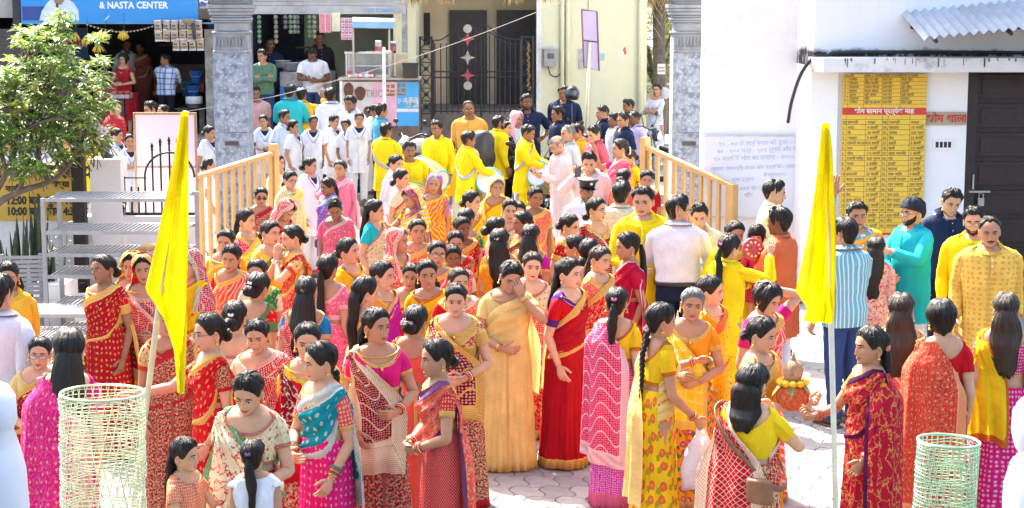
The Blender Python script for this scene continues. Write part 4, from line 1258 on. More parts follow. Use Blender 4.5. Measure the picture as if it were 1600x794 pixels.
# ledge over the board
zl0, zl1 = Zp(113, 19.45), Zp(91, 19.45)
mb = MB()
xa, xb = W(1277, 19.45), xd1 + 4
mb.add([(xa - .02, BY, zl0), (xb, BY, zl0), (xb, 19.45, zl0), (xa + .06, 19.45, zl0), (xa - .02, BY, zl1), (xb, BY, zl1), (xb, 19.45, zl1), (xa + .06, 19.45, zl1)],
 [(0, 1, 2, 3), (4, 7, 6, 5), (0, 3, 7, 4), (3, 2, 6, 7), (2, 1, 5, 6)])
mb.obj('ledge', plain('ledge_plaster', (.74, .73, .71), .85, 0, .05, 4, .01, dirt=(.12, .11, .10, .75)), hall)
mb = MB(); rr = random.Random(4)
for k in range(46):
 x = rr.uniform(xa + .1, xb - 2.5); l = rr.uniform(.02, .10); mb.box(x, x + rr.uniform(.004, .02), 19.447, 19.4485, zl1 - l, zl1 - .001)
tag(mb.obj('drip_stains', plain('soot_stain', (.16, .15, .14), .95), hall), kind='stuff')
# door: brown leaves built of boards
door = empty('panel_door', (0, 0, 0)); door.parent = hall
brown = plain('door_brown', (.028, .014, .010), .5, 0, .25, 6, .006)
mb = MB(); mb.box(xd0, xd1, BY + .16, BY + .2, -.02, Zp(110, BY)); mb.obj('backing', brown, door)
zt = Zp(112, BY + .1); npan = 8; ph = zt / npan
mb = MB(); mb.box(xd0 + .001, xd0 + .12, BY + .03, BY + .158, -.02, zt); mb.obj('frame', brown, door)
mb = MB(); mb.box(xd0 + .12, xd1, BY + .12, BY + .158, .0, .05)
pm = MB(); pm.box(0, xd1 - xd0 - .16, -.035, 0, .03, ph - .04); pm.box(.05, xd1 - xd0 - .22, -.047, -.034, .075, ph - .085)
pme = pm.mesh('panel', brown, False)
for k in range(npan): link('panel', pme, door, (xd0 + .14, BY + .158, k * ph))
mb = MB(); zl = Zp(300, BY); mb.box(xd0 + .06, xd0 + .30, BY + .005, BY + .03, zl - .01, zl + .012); mb.tube([(xd0 + .10, BY, zl + .03), (xd0 + .10, BY, zl + .20)], .012, 8)
mb.box(xd0 + .16, xd0 + .23, BY - .012, BY + .012, zl - .16, zl - .07); mb.tube([(xd0 + .17, BY, zl - .07), (xd0 + .17, BY, zl - .02), (xd0 + .22, BY, zl - .02), (xd0 + .22, BY, zl - .07)], .007, 6)
mb.obj('latch', plain('steel_latch', (.42, .40, .37), .4, .8, .1, 30), door)
# vent block
vx, vz = W(1476, BY), Zp(226, BY)
mb = MB(); mb.box(vx - .115, vx + .115, BY - .02, BY - .001, vz - .055, vz + .055); vent = mb.obj('vent_block', wallm, hall)
mb = MB()
for k in range(4): x = vx - .088 + k * .047; mb.box(x, x + .034, BY - .0225, BY - .0205, vz - .033, vz + .033)
mb.obj('vent_opening', plain('vent_dark', (.05, .045, .04), .9), vent)
# black cable pipe
mb = MB(); zp_ = Zp(84, BY - .03)
mb.tube(spline([(xb, BY - .04, zp_ - .03), (W(1400, BY), BY - .04, zp_ + .02), (W(1290, BY), BY - .06, zp_ - .02), (cx0 - .02, BY - .10, zp_ - .05), (W(1250, BY), BY - .05, Zp(115, BY)), (W(1244, BY), BY + .3, Zp(160, BY)), (W(1243, BY), BY + .5, Zp(196, BY))], 40), .02, 8)
mb.obj('cable_pipe', M_BLK(), hall, smooth=True)
# tin canopy
can = empty('tin_canopy', (0, 0, 0), 0, 'corrugated tin canopy jutting out above the brown door', 'canopy')
tin = plain('zinc_sheet', (.55, .60, .66), .35, .75, .12, 3, dirt=(.30, .24, .20, .4))
n = 180; xs = np.linspace(W(1430, 19.2), W(1430, 19.2) + 3.6, n); wv = .022 * np.sin(xs * 2 * PI / .105)
sl = np.linspace(0, 1, 5)[:, None]
Yc = 20.0 - 1.15 * sl; zc = 3.32 + .10 * (xs - xs[0])[None] - .27 * sl + 0.0
P = np.stack([np.broadcast_to(xs, (5, n)) + 0 * sl, np.broadcast_to(Yc, (5, n)), zc + wv], -1)
mb = MB(); mb.grid(P, 0); mb.grid(P - (0, 0, .006), 0, flip=True); mb.obj('corrugated_sheet', tin, can, smooth=True)
for k in range(5):
 x = xs[0] + .15 + k * .8; mb = MB(); z = 3.25 + .10 * (x - xs[0])
 mb.tube([(x, 20.0, z), (x, 18.95, z - .25)], .022, 6); mb.obj('rafter', plain('rusty_pipe', (.10, .06, .045), .7, .3, .2, 20), can)
mb = MB(); mb.box(xs[0] + .1, xs[-1], 19.93, 19.99, 3.13, 3.21); mb.obj('wall_plate', plain('rusty_pipe', (.1, .06, .045)), can)
# yellow board of offerings
bx0, bx1, bz0, bz1 = W(1315, BY), W(1446, BY), Zp(366, BY), Zp(116, BY)
board = empty('offering_price_board', (0, 0, 0), 0, 'tall yellow printed price board with red heading band on the white wall', 'poster')
ymat = plain('poster_yellow', (.80, .52, .05), .5, 0, .03, 3); red_p = plain('print_red', (.62, .04, .03), .5); ink = plain('print_ink', (.26, .15, .04), .6)
mb = MB(); mb.box(bx0, bx1, BY - .062, BY - .052, bz0, bz1); mb.obj('sheet', ymat, board)
yb_ = BY - .0635
mb = MB(); mb.box(bx0, bx1, yb_ - .002, yb_, Zp(179, BY), Zp(168, BY)); mb.obj('heading_band', red_p, board)
mb = MB(); mb.box(bx0, bx1, yb_ - .001, yb_ + .0005, bz0, bz0 + .025); mb.obj('foot_band', red_p, board)
words('heading', 'भोग सामान प्रत्येक माह', .075, (bx0 + bx1) / 2, yb_ - .003, Zp(176.5, BY), plain('print_white', (.8, .78, .7), .5), board, bold=.002, align='CENTER')
lines = MB(); 
def hl(py, a=bx0, b=bx1): z = Zp(py, BY); lines.box(a, b, yb_ - .0006, yb_ + .0004, z - .0022, z + .0022)
def vl(px, p0, p1): x = W(px, BY); lines.box(x - .002, x + .002, yb_ - .0012, yb_ + .0002, Zp(p1, BY), Zp(p0, BY))
for k in range(8): hl(121 + k * 5.9)
for k in range(23): hl(186 + k * 8.05)
for px in (1323, 1348, 1376, 1405): vl(px, 117, 168)
for px in (1322, 1352, 1378, 1387, 1421): vl(px, 180, 364)
tag(lines.obj('table_rules', ink, board), kind='stuff')
wl = ['रविवार', 'सोमवार', 'मंगलवार', 'बुधवार', 'गुरुवार', 'शुक्रवार', 'शनिवार']
wf = ['गुड़ का खीर', 'मीठा दलिया', 'चावल पोंगल', 'मगज पोंगल', 'दही चावल', 'खीर', 'पूड़ी का हलवा']
for k in range(8):
 z = Zp(120.2 + k * 5.9 - .4, BY)
 row = ('क्र.', 'दिन', 'सुबह (1 कलिो)', 'दोपहर (2 कलिो)', 'शाम (2 कलिो)') if k == 0 else ('%d.' % k, wl[k - 1], wf[k - 1], 'राजभोग', ['मीठा खीर', 'पूड़यिा', 'पूड़ (पंीर)', 'दलयिा', 'पूड़ी सब्जी', 'मूंगदाल', 'मीठा पूड़ी'][k - 1])
 for px, s_ in zip((1317, 1325, 1349, 1377, 1406), row): words('board_text', s_, .036, W(px, BY), yb_ - .001, z, ink, board, ext=.0004, bold=.0008)
it1 = ['आटा', 'घी', 'शक्कर', 'दालमी का दाना', 'चना', 'जीरा', 'दालमी मिर्च', 'नमक', 'हींग', 'इलायची', 'काजू (टुकड़ा)', 'बादाम', 'अदरक', 'सेब', 'सूखा मिठाई', 'गुड़', 'खजूर', 'दही', 'कपूर', 'माचिस']
it2 = ['मूंगदाल', 'चावल', 'तेल', 'हल्दी', 'सूजी', 'सूखा नारयिल', 'राई', 'हल्दी', 'मसाला', 'लाल मरि्च', 'धनयिा पाउडर', 'गरम मसाला', 'उड़द', 'चना दाल', 'तेज पत्ता', 'बड़ी इलायची', 'केसर', 'दाल चीनी', 'लौंग', 'जायफल']
qq = ['25 कलिो', '4 कलिो', '30 कलिो', '5 कलिो', '10 कलिो', '1 कलिो', '1/2 कलिो', '200 ग्राम', '2 डबि्बा', '1 कलिो']
for k in range(21):
 z = Zp(192.6 + k * 8.05, BY)
 row = ('क्र.', 'सामग्री', 'मात्रा', 'क्र.', 'सामग्री', 'मात्रा') if k == 0 else ('%d.' % k, it1[k - 1], qq[k % 10], '%d.' % (23 + k), it2[k - 1], qq[(k * 3 + 1) % 10])
 for px, s_ in zip((1316, 1324, 1355, 1379, 1389, 1423), row): words('board_text', s_, .042, W(px, BY), yb_ - .001, z, ink, board, ext=.0004, bold=.0008)
# name plate
plate = empty('name_plate', (0, 0, 0), 0, 'cream plate reading भोग शाला in red letters beside the yellow board', 'sign')
mb = MB(); mb.box(W(1447.5, BY), W(1510, BY), BY - .03, BY - .002, Zp(195, BY), Zp(175, BY)); mb.obj('plate', plain('cream_plate', (.42, .33, .20), .5, 0, .05), plate)
words('lettering', 'भोग शाला', .125, W(1448, BY), BY - .034, Zp(190.5, BY), red_p, plate, bold=.0028, ext=.003)
# white board leaning on the rear wall
wb = empty('white_notice_board', (0, 0, 0), 0, 'white board with faint blue handwriting leaning by the right stair rail', 'notice board')
wx0, wx1, wz0, wz1 = W(1101, LY - .06), W(1251, LY - .06), Zp(338, LY - .06), Zp(214, LY - .06)
mb = MB(); mb.box(wx0, wx1, LY - .06, LY - .03, wz0, wz1); mb.obj('panel', plain('whiteboard', (.70, .72, .78), .35, 0, .02, 2), wb)
mb = MB()
for a in ((wx0 - .012, wx1 + .012, wz1, wz1 + .016), (wx0 - .012, wx1 + .012, wz0 - .016, wz0), (wx1, wx1 + .014, wz0, wz1)): mb.box(a[0], a[1], LY - .066, LY - .024, a[2], a[3])
mb.obj('frame', plain('aluminium', (.6, .6, .6), .4, .6), wb)
pen = plain('blue_marker', (.42, .52, .68), .6)
for (px, py, s_, sz) in [(1124, 229, '१० - ७० के लएि मंगल की पूजा - ५००', .075), (1122, 240, '७० - १०० मंत्र - ५०१ (रूपये और सामग्री', .075), (1117, 252, '१० मालि में भोग का प्रसाद - २०००', .075), (1113, 267, 'प्रसाद (सामग्री) मंगल और पंडति के - चावल दान में दक्षणिा', .064), (1196, 276, 'में पहुंचाएगा।', .06), (1146, 284, 'शुभ दर्शन', .07), (1158, 298, 'आज का प्रसाद', .07), (1166, 308, 'खीर', .07)]:
 words('handwriting', s_, sz, W(px, LY - .065), LY - .0625, Zp(py, LY - .06), pen, wb, ext=.0006, tilt=-.035)
# ------------------------------------------------------------------ gate columns
def marble():
 m, nt, b = newmat('grey_marble_tile'); t = NT(nt)
 tc = t.n('ShaderNodeTexCoord').outputs['Object']
 n = t.noise(tc, 9, 5, .62); n2 = t.noise(tc, 26, 4, .6)
 c = t.mix(t.ramp(n, .38, .62), (.085, .12, .18), (.24, .30, .40)); c = t.mix(t.math('MULTIPLY', t.ramp(n2, .5, .7), .7), c, (.46, .52, .59))
 c = t.mix(t.math('MULTIPLY', t.ramp(n, .60, .75), .5), c, (.05, .065, .09))
 t.l(c, b.inputs['Base Color']); b.inputs['Roughness'].default_value = .35
 return m
MARB = marble(); CAPM = plain('column_capital_grey', (.22, .25, .29), .6, 0, .10, 6, .005, dirt=(.14, .14, .14, .4))
def column(px, label):
 Y = 26.5; x = W(px, Y); c = empty('gate_column', (x, Y, 0), 0, label, 'column', 'stone columns of the gate')
 h = .255
 mb = MB(); mb.box(-h - .06, h + .06, -h - .06, h + .06, -.03, .32); mb.obj('base_block', MARB, c)
 zc = Zp(82, Y)
 tile_h = (zc - .32) / 4; tl = MB(); tl.box(-h, h, -h, h, .002, tile_h - .003)
 me = tl.mesh('shaft_block', MARB, False)
 for k in range(4): link('shaft_block', me, c, (0, 0, .32 + k * tile_h))
 # fluted drum of the capital
 a = np.linspace(0, 2 * PI, 60, endpoint=False)
 sq = lambda r, z, fl=0: np.stack([r * spow(np.cos(a), .45), r * spow(np.sin(a), .45), np.full(60, z)], -1) * np.where(np.arange(60)[:, None] % 3 == 0, 1 - fl, 1)
 z0, z1 = zc, Zp(52, Y)
 mb = MB(); mb.grid(np.array([sq(h, z0), sq(h + .02, z0 + .005), sq(h + .02, z0 + .035), sq(h + .005, z0 + .04), sq(h + .004, z0 + .05), sq(h + .012, z0 + .055, .05), sq(h + .012, z1 - .03, .05), sq(h + .006, z1 - .02), sq(h + .03, z1)]), 0, cv=True); mb.obj('fluted_drum', CAPM, c)
 for k in range(9):
  x = -h * .8 + k * h * 1.6 / 8; mb = MB(); mb.tube([(x, -h - .012, z0 + .09), (x, -h - .02, z0 + .16), (x, -h - .012, z1 - .05)], [.012, .015, .012], 6); mb.obj('flute_petal', CAPM, c, smooth=True)
 zz = z1
 for k, (r, hh) in enumerate([(.285, .03), (.245, .13), (.285, .035), (.30, .035), (.275, .04), (.315, .05), (.33, .05), (.345, .06), (.30, .05), (.36, .08), (.40, .30)]):
  mb = MB(); mb.grid(np.array([sq(r - .01, zz + .001), sq(r, zz + .008), sq(r, zz + hh - .008), sq(r - .012, zz + hh)]), 0, cv=True, cap0=True, cap1=True); mb.obj('moulding', CAPM, c); zz += hh
 mb = MB(); mb.box(-.1, .1, -h - .035, -h - .005, Zp(225, Y), Zp(219, Y)); mb.obj('clamp', M_BLK(), c)
 return c
column(365, 'grey marble gate column standing beside the snack stall')
column(1075, 'grey marble gate column standing beside the white board')
mb = MB(); mb.box(W(1046, 26.3), W(1050, 26.3), 26.2, 26.26, 0, 2.9); tag(mb.obj('white_pole', M_WHITE()), 'thin white pole against the gate column by the white board', 'pole')
# ------------------------------------------------------------------ wood coloured stair rails
railm = plain('tan_rail_paint', (.50, .30, .105), .5, 0, .08, 5)
def rail(A, B, ha, hb, nb, label, end):
 A, B = np.array(A), np.array(B); L = np.linalg.norm(B - A); ang = math.atan2(B[1] - A[1], B[0] - A[0])
 r = empty('stair_rail', (A[0], A[1], 0), ang, label, 'railing', 'tan railings beside the gate')
 S = np.eye(4); S[2, 0] = (hb - ha) / L
 mb = MB(); mb.box(-.03, L + .03, -.04, .04, ha - .05, ha, M=S); mb.obj('top_rail', railm, r)
 lo = min(0, hb - ha)
 mb = MB(); mb.box(0, L, -.02, .02, .12 - lo, .16 - lo, M=S); mb.obj('bottom_rail', railm, r)
 bm = MB(); bm.box(-.024, .024, -.018, .018, .15 - lo, ha - .052, M=S); me = bm.mesh('baluster', railm, False)
 for k in range(nb): x = L * (k + .5) / nb; link('baluster', me, r, (x, 0, S[2, 0] * x))
 for xx, h_ in ((0.0, ha), (L, hb)):
  mb = MB(); mb.box(xx - .045, xx + .045, -.048, .048, -.02, h_ + (.09 if (xx == 0) == end else .0)); mb.obj('post', railm, r)
 return r
def rp(px, py, Y): p = at_y(px, py, Y); return p[:2], p[2]
(fa, ha), (na, hb) = rp(428, 236, 22.2), rp(295, 277, 20.9)
rail(fa, na, ha, hb, 11, 'tan railing sloping down from the left marble column', True)
(fa, ha), (na, hb) = rp(1008, 226, 21.8), rp(1145, 288, 20.7)
rail(fa, na, ha, hb, 10, 'tan railing sloping down in front of the white board', True)
# ------------------------------------------------------------------ left compound wall, grille, signs
LWY = 19.6
cw = empty('compound_wall', (0, 0, 0), 0, 'low white compound wall with square pillar behind the rack', 'wall')
cwm = plain('compound_white', (.72, .71, .69), .85, 0, .04, 3, .004, dirt=(.45, .42, .38, .5))
mb = MB(); mb.box(-9.5, W(300, LWY), LWY, LWY + .2, -.03, Zp(338, LWY)); mb.obj('low_wall', cwm, cw)
mb = MB(); mb.box(W(139, LWY), W(187, LWY), LWY - .08, LWY + .27, -.03, Zp(252, LWY)); mb.box(W(137.5, LWY), W(188.5, LWY), LWY - .09, LWY + .28, Zp(252, LWY), Zp(248, LWY)); mb.obj('pillar', cwm, cw)
mb = MB(); mb.lathe([(.07, 0), (.07, .03), (.03, .05), (.035, .10), (.06, .12), (.02, .15)], 12, (W(161, LWY), LWY + .1, Zp(248, LWY))); mb.obj('lamp_base', M_BLK(), cw, smooth=True)
mb = MB(); mb.box(W(119, LWY), W(138, LWY), LWY - .35, LWY - .22, -.03, Zp(226, LWY)); tag(mb.obj('dark_post', plain('dark_timber', (.035, .025, .02), .8, 0, .25, 8, .01)), 'dark square wooden post in front of the yellow timing board', 'post')
sb = empty('timing_board', (0, 0, 0), 0, 'ochre yellow board with darshan timings in black Hindi letters', 'sign')
sy = LWY - .03
mb = MB(); mb.box(-9.0, W(122, sy), sy, sy + .028, Zp(345, sy), Zp(257, sy)); mb.obj('panel', plain('ochre_board', (.60, .38, .06), .55, 0, .08, 4, dirt=(.35, .22, .06, .4)), sb)
ik_ = plain('black_paint', (.03, .025, .02), .6)
words('lettering', 'राम दशन समय', .20, W(0, sy) - .09, sy - .004, Zp(278, sy), ik_, sb, bold=.007, ext=.002)
mb = MB(); z = Zp(265, sy); x = W(57, sy); mb.tube([(x, sy - .004, z), (x + .03, sy - .004, z + .035), (x + .06, sy - .004, z + .03)], .008, 5); mb.obj('reph_mark', ik_, sb)
words('lettering', 'संध्या', .09, W(76, sy), sy - .004, Zp(292, sy), ik_, sb, bold=.004)
words('lettering', 'गर्मी', .09, W(3, sy), sy - .004, Zp(299, sy), ik_, sb, bold=.004)
words('lettering', '12:00 बजे  सुबह 7:00 से 12:00 बजे', .125, W(3, sy), sy - .004, Zp(319, sy), ik_, sb, bold=.005, sx=.82)
words('lettering', '10:00 बजे  शाम 4:30 से 10:00 बजे', .125, W(3, sy), sy - .004, Zp(336, sy), ik_, sb, bold=.005, sx=.82)
mb = MB(); mb.box(W(39.3, sy), W(40.3, sy), sy - .003, sy - .001, Zp(343, sy), Zp(300, sy)); mb.obj('divider_line', ik_, sb)
# arched iron grille
gr = empty('iron_grille', (0, 0, 0), 0, 'black arched iron grille with spear tips on the low wall', 'grille')
iron = plain('black_iron', (.02, .02, .022), .45, .4, .1, 30)
gy = LWY + .1; zb = Zp(336, gy)
mb = MB(); mb.box(W(188, gy), W(302, gy), gy - .015, gy + .015, zb, zb + .03); mb.obj('bottom_bar', iron, gr)
mb = MB(); mb.box(W(188, gy), W(225, gy), gy - .01, gy + .01, Zp(279, gy), Zp(277, gy)); mb.obj('middle_bar', iron, gr)
for px, top in [(190, 262), (201, 278), (212, 278), (235, 222), (248, 215), (262, 213), (275, 215), (288, 222)]:
 mb = MB(); x = W(px, gy); zt = Zp(top, gy)
 mb.tube([(x, gy, zb), (x, gy, zt - .10)], .011, 6)
 mb.obj('bar', iron, gr)
 if top < 240:
  mb = MB(); mb.lathe([(.008, -.10), (.018, -.085), (.012, -.07), (.02, -.045), (.001, 0)], 8, (x, gy, zt)); mb.obj('spear_tip', iron, gr)
a = np.linspace(0, PI, 24); xc = W(262, gy); rx = W(301, gy) - xc
mb = MB(); mb.tube(np.stack([xc + rx * np.cos(a), np.full(24, gy - .02), Zp(277, gy) + (Zp(238, gy) - Zp(277, gy)) * np.sin(a)], 1), .012, 6); mb.tube([(xc - rx, gy - .02, zb), (xc - rx, gy - .02, Zp(277, gy))], .012, 6); mb.obj('arch_bar', iron, gr, smooth=True)
pk = empty('pink_board', (0, 0, 0), 0, 'pale pink board in a wooden frame behind the iron grille', 'board')
ky = 20.6
mb = MB(); mb.box(W(209, ky), W(304, ky), ky, ky + .02, Zp(360, ky), Zp(178, ky)); mb.obj('sheet', plain('pale_pink', (.70, .58, .68), .6, 0, .03, 2), pk)
mb = MB(); fx0, fx1, fz0, fz1 = W(207, ky), W(306, ky), Zp(362, ky), Zp(176, ky)
mb.box(fx0, fx0 + .025, ky - .012, ky + .022, fz0, fz1); mb.box(fx1 - .025, fx1, ky - .012, ky + .022, fz0, fz1); mb.box(fx0 + .025, fx1 - .025, ky - .012, ky + .022, fz1 - .025, fz1); mb.box(fx0 + .025, fx1 - .025, ky - .01, ky - .001, Zp(262, ky), Zp(260, ky)); mb.obj('frame', plain('raw_wood', (.33, .22, .14), .7, 0, .2, 20), pk)
# ------------------------------------------------------------------ steel racks
steel = plain('painted_steel', (.33, .34, .35), .5, .25, .12, 8, dirt=(.30, .27, .24, .35))
def rack(x0, x1, yf, yb, levels, label, slats, nshelf_drop=None):
 r = empty('shelf_rack', (x0, yf, 0), 0, label, 'rack')
 w, d = x1 - x0, yb - yf
 for (xx, yy) in ((0, 0), (0, d), (w, 0), (w, d)):
  mb = MB(); mb.box(xx - .02, xx + .02, yy - .02, yy + .02, 0, max(levels)); mb.obj('leg', steel, r)
 sl_ = MB(); sl_.box(-.010, .010, .022, d - .022, -.016, -.002); me = sl_.mesh('slat', steel, False)
 for z in levels:
  mb = MB(); mb.box(.022, w - .022, -.018, .018, z - .035, z); mb.box(.022, w - .022, d - .018, d + .018, z - .035, z); s = mb.obj('shelf_frame', steel, r)
  for k in range(slats): link('slat', me, s, (.05 + (w - .1) * k / (slats - 1), 0, z))
 return r
ry = 17.3
rack(W(70, ry, 400), W(292, ry, 400), ry, ry + .62, [Zp(y, ry) for y in (310, 361, 396, 430, 478, 520)], 'tall grey steel shelf rack of slatted shelves by white wall', 30)
ry = 16.0
rack(W(-30, ry, 500), W(139, ry, 500), ry, ry + .5, [Zp(490, ry), Zp(526, ry)], 'low grey steel slatted rack in front of the tall rack', 26)
mb = MB(); mb.box(W(201, 17.3), W(226, 17.3), 17.5, 17.75, Zp(396, 17.3) + .002, Zp(396, 17.3) + .035); tag(mb.obj('paper_packet', plain('orange_packet', (.65, .38, .12), .6, 0, .2, 30)), 'small orange paper packet lying on a slatted shelf', 'packet')
by_ = 17.8
bn = empty('metal_bench', (W(-8, by_), by_, 0), RAD(8), 'grey metal slatted bench beside the dark snake plants', 'bench')
mb = MB()
for xx in (0, .38): mb.box(xx - .018, xx + .018, -.4, .02, 0, .42); mb.box(xx - .018, xx + .018, 0, .04, .42, .88)
mb.obj('frame', steel, bn)
for k in range(9):
 mb = MB(); mb.box(-.02, .42, -.012, .0, .46 + k * .046, .495 + k * .046); mb.obj('back_slat', steel, bn)
for k in range(7):
 mb = MB(); mb.box(-.02, .42, -.39 + k * .055, -.35 + k * .055, .421, .435); mb.obj('seat_slat', steel, bn)
mb = MB(); mb.box(W(38, 18.3), W(112, 18.3), 18.1, 18.9, -.02, .30); mb.box(W(50, 18.6), W(100, 18.6), 18.35, 18.9, .30, .48); tag(mb.obj('plinth_step', cwm), 'white stepped plinth under the steel rack', 'plinth')
# ------------------------------------------------------------------ fruit and snack shop (left)
SY = 34.0
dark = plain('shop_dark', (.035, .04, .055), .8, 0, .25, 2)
shop = empty('snack_shop', (0, 0, 0), 0, 'dark open fronted snack shop under a blue NASTA CENTER signboard', 'shop')
sx0, sx1 = W(-120, SY), W(336, SY)
zs = .88
mb = MB(); mb.box(sx0, sx1, 32.6, 40, .15, zs); mb.box(sx0, sx1, 32.2, 32.6, .15, .45); mb.obj('plinth', plain('plinth_cement', (.24, .22, .20), .9, 0, .2, 4, .01), shop)
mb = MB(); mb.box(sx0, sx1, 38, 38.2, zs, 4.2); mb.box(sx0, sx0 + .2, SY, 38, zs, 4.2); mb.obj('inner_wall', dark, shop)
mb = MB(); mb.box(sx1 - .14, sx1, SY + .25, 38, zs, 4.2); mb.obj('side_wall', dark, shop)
mb = MB(); mb.box(sx0, sx1, SY + .1, 38.2, 3.5, 3.65); mb.box(sx0, sx1, SY + .1, SY + .5, 3.12, 6.5); mb.obj('upper_wall', plain('old_plaster', (.36, .34, .31), .9, 0, .2, 2, .01), shop)
mb = MB(); mb.box(W(322, SY), W(336, SY), SY - .02, SY + .24, .15, 2.9); mb.obj('door_post', plain('weathered_post', (.34, .32, .28), .85, 0, .3, 6, .01, dirt=(.12, .10, .08, .6)), shop)
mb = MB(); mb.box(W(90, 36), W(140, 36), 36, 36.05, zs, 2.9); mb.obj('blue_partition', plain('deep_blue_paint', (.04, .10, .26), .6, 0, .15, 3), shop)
sh_ = empty('side_shutter', (0, 0, 0)); sh_.parent = shop
slm = MB(); slm.box(sx0 + .3, W(37, SY), SY - .02, SY + .01, .002, .078); me = slm.mesh('slat', plain('dark_shutter', (.07, .06, .055), .6, .2, .2, 5), False)
for k in range(27): link('slat', me, sh_, (0, 0, .75 + k * .08))
mb = MB(); mb.box(W(26, SY), W(38, SY), SY - .05, SY + .05, .15, 3.5); mb.obj('frame', plain('shutter_post', (.05, .045, .04), .7), sh_)
# signboard
sg = empty('blue_signboard', (0, 0, 0), 0, 'blue shop signboard lettered & NASTA CENTER with a printed drinker', 'sign')
gy = SY - .25
sblue = plain('sign_blue', (.02, .26, .62), .4, 0, .05, 1.2)
sz0 = Zp(35, gy)
mb = MB(); mb.box(W(38, gy), W(313, gy), gy, gy + .05, sz0, sz0 + 1.2); mb.obj('panel', sblue, sg)
mb = MB(); mb.box(W(313, gy) + .002, W(337, gy), gy, gy + .05, Zp(30, gy), sz0 + 1.2); mb.obj('cola_panel', plain('cola_brown', (.10, .055, .045), .4, 0, .35, 9), sg)
mb = MB(); mb.box(W(38, gy), W(337, gy), gy - .02, gy, sz0 - .03, sz0 - .002); mb.obj('bottom_strip', plain('strip_blue', (.10, .30, .50), .5), sg)
pw = plain('sign_white', (.78, .80, .80), .5)
words('lettering', '& NASTA CENTER', .175, W(160, gy), gy - .004, Zp(13, gy), pw, sg, bold=.006, sx=.92)
words('lettering', 'pepsi', .075, W(315.5, gy), gy - .004, Zp(13, gy), pw, sg, sx=.9)
mb = MB(); a = np.linspace(0, 2 * PI, 28); cx, cz, r = W(322, gy), Zp(2, gy), .085
mb.prism([(cx + r * math.cos(t), cz + r * math.sin(t)) for t in a[:-1]], -.004); ob = mb.obj('cola_roundel', pw, sg); ob.location = (0, gy - .001, 0)
for col, s_ in (((.5, .02, .04), 1), ((.02, .08, .4), -1)):
 t = np.linspace(.25, PI - .25, 14); q = [(cx + r * .95 * math.cos(k), cz + s_ * r * .95 * math.sin(k)) for k in t] + [(cx - r * .75 + r * 1.5 * k, cz + s_ * .02 + .018 * math.sin(k * 6)) for k in np.linspace(0, 1, 8)]
 mb = MB(); mb.prism(q, -.003); ob = mb.obj('roundel_half', plain('roundel_%d' % s_, col, .5), sg); ob.location = (0, gy - .006, 0)
# printed drinker: flat plain figure on the sign
def flat(name, pts, mat, y):
 mb = MB(); mb.prism([(W(p[0], gy), Zp(p[1], gy)) for p in pts], -.002); ob = mb.obj(name, mat, sg); ob.location = (0, y, 0)
flat('printed_panel', [(40, 10), (115, 10), (115, 32), (40, 32)], plain('print_navy', (.02, .06, .25), .5), gy - .001)
flat('printed_shirt', [(66, 32), (70, 18), (78, 6), (88, -4), (108, -4), (120, 4), (127, 16), (128, 32), (118, 32), (115, 20), (112, 32)], plain('print_pale', (.55, .66, .72), .5), gy - .004)
flat('printed_face', [(89, 0), (91, 5), (96, 8), (101, 7), (105, 3), (107, -4), (107, -22), (88, -22)], plain('print_skin', (.34, .20, .14), .5), gy - .007)
flat('printed_bottle', [(93, 5), (96, 5), (97, 14), (92, 14)], plain('print_bottle', (.05, .03, .03), .4), gy - .010)
flat('printed_shine', [(165, 34), (168, 29), (174, 24), (176, 25), (170, 31)], plain('print_shine', (.35, .6, .8), .5), gy - .001)
# hanging goods
ban = plain('banana_yellow', (.62, .42, .03), .5, 0, .12, 12, dirt=(.14, .09, .03, .4))
def bananas(px, py, n, label, Y=33.7):
 x, z = W(px, Y), Zp(py, Y)
 r = empty('banana_bunch', (x, Y, z), 0, label, 'bananas', 'bunches of bananas hanging in the shop')
 t = np.linspace(0, 1, 8)
 for k in range(n):
  a = (k / (n - 1) - .5) * 2.0; row = k % 2
  L = .19; cur = np.stack([math.sin(a) * (.02 + .10 * np.sin(t * 1.5)), -.03 - .05 * row + .05 * np.sin(t * 2.6) * -1, -L * t + .01 + .05 * abs(a) * t * t], 1)
  mb = MB(); mb.tube(cur, np.array([.007, .016, .019, .020, .019, .017, .012, .006]), 7); mb.obj('banana', ban, r, smooth=True)
 mb = MB(); mb.tube([(0, 0, 0), (0, .02, .35)], .004, 5); mb.ball((0, -.01, 0), (.02, .02, .018), 8, 6); mb.obj('stalk', plain('stalk', (.12, .10, .04), .8), r)
bananas(122, 52, 6, 'banana bunch hanging beside the red sign in the shop'); bananas(140, 57, 5, 'smaller banana bunch just right of the red sign')
bananas(168, 50, 8, 'banana bunch of medium size under the blue signboard'); bananas(197, 49, 11, 'widest banana bunch hanging under the blue signboard'); bananas(157, 70, 5, 'browned banana bunch hanging lowest in the shop')
mb = MB(); t = np.linspace(0, 1, 60); X = W(140, 33.6) + (W(250, 33.6) - W(140, 33.6)) * t; Z = Zp(38, 33.6) - .17 * np.sin(t * PI) * .8
mb.tube(np.stack([X, 33.6 + 0 * t, Z], 1), .005, 4)
for k in range(0, 60, 3): mb.ball((X[k], 33.6, Z[k] - .012), (.022, .02, .016), 6, 4, 1)
tag(mb.obj('marigold_string', [plain('string_brown', (.2, .15, .1), .9), plain('faded_petals', (.45, .36, .26), .8)]), 'drooping string of faded flowers over the shop front', 'garland')
pkt = [plain('packet_tan', (.46, .34, .20), .35, 0, .1, 20), plain('packet_white', (.62, .62, .64), .3, 0, .1, 20), plain('packet_brown', (.22, .13, .08), .4), plain('packet_navy', (.05, .07, .22), .4)]
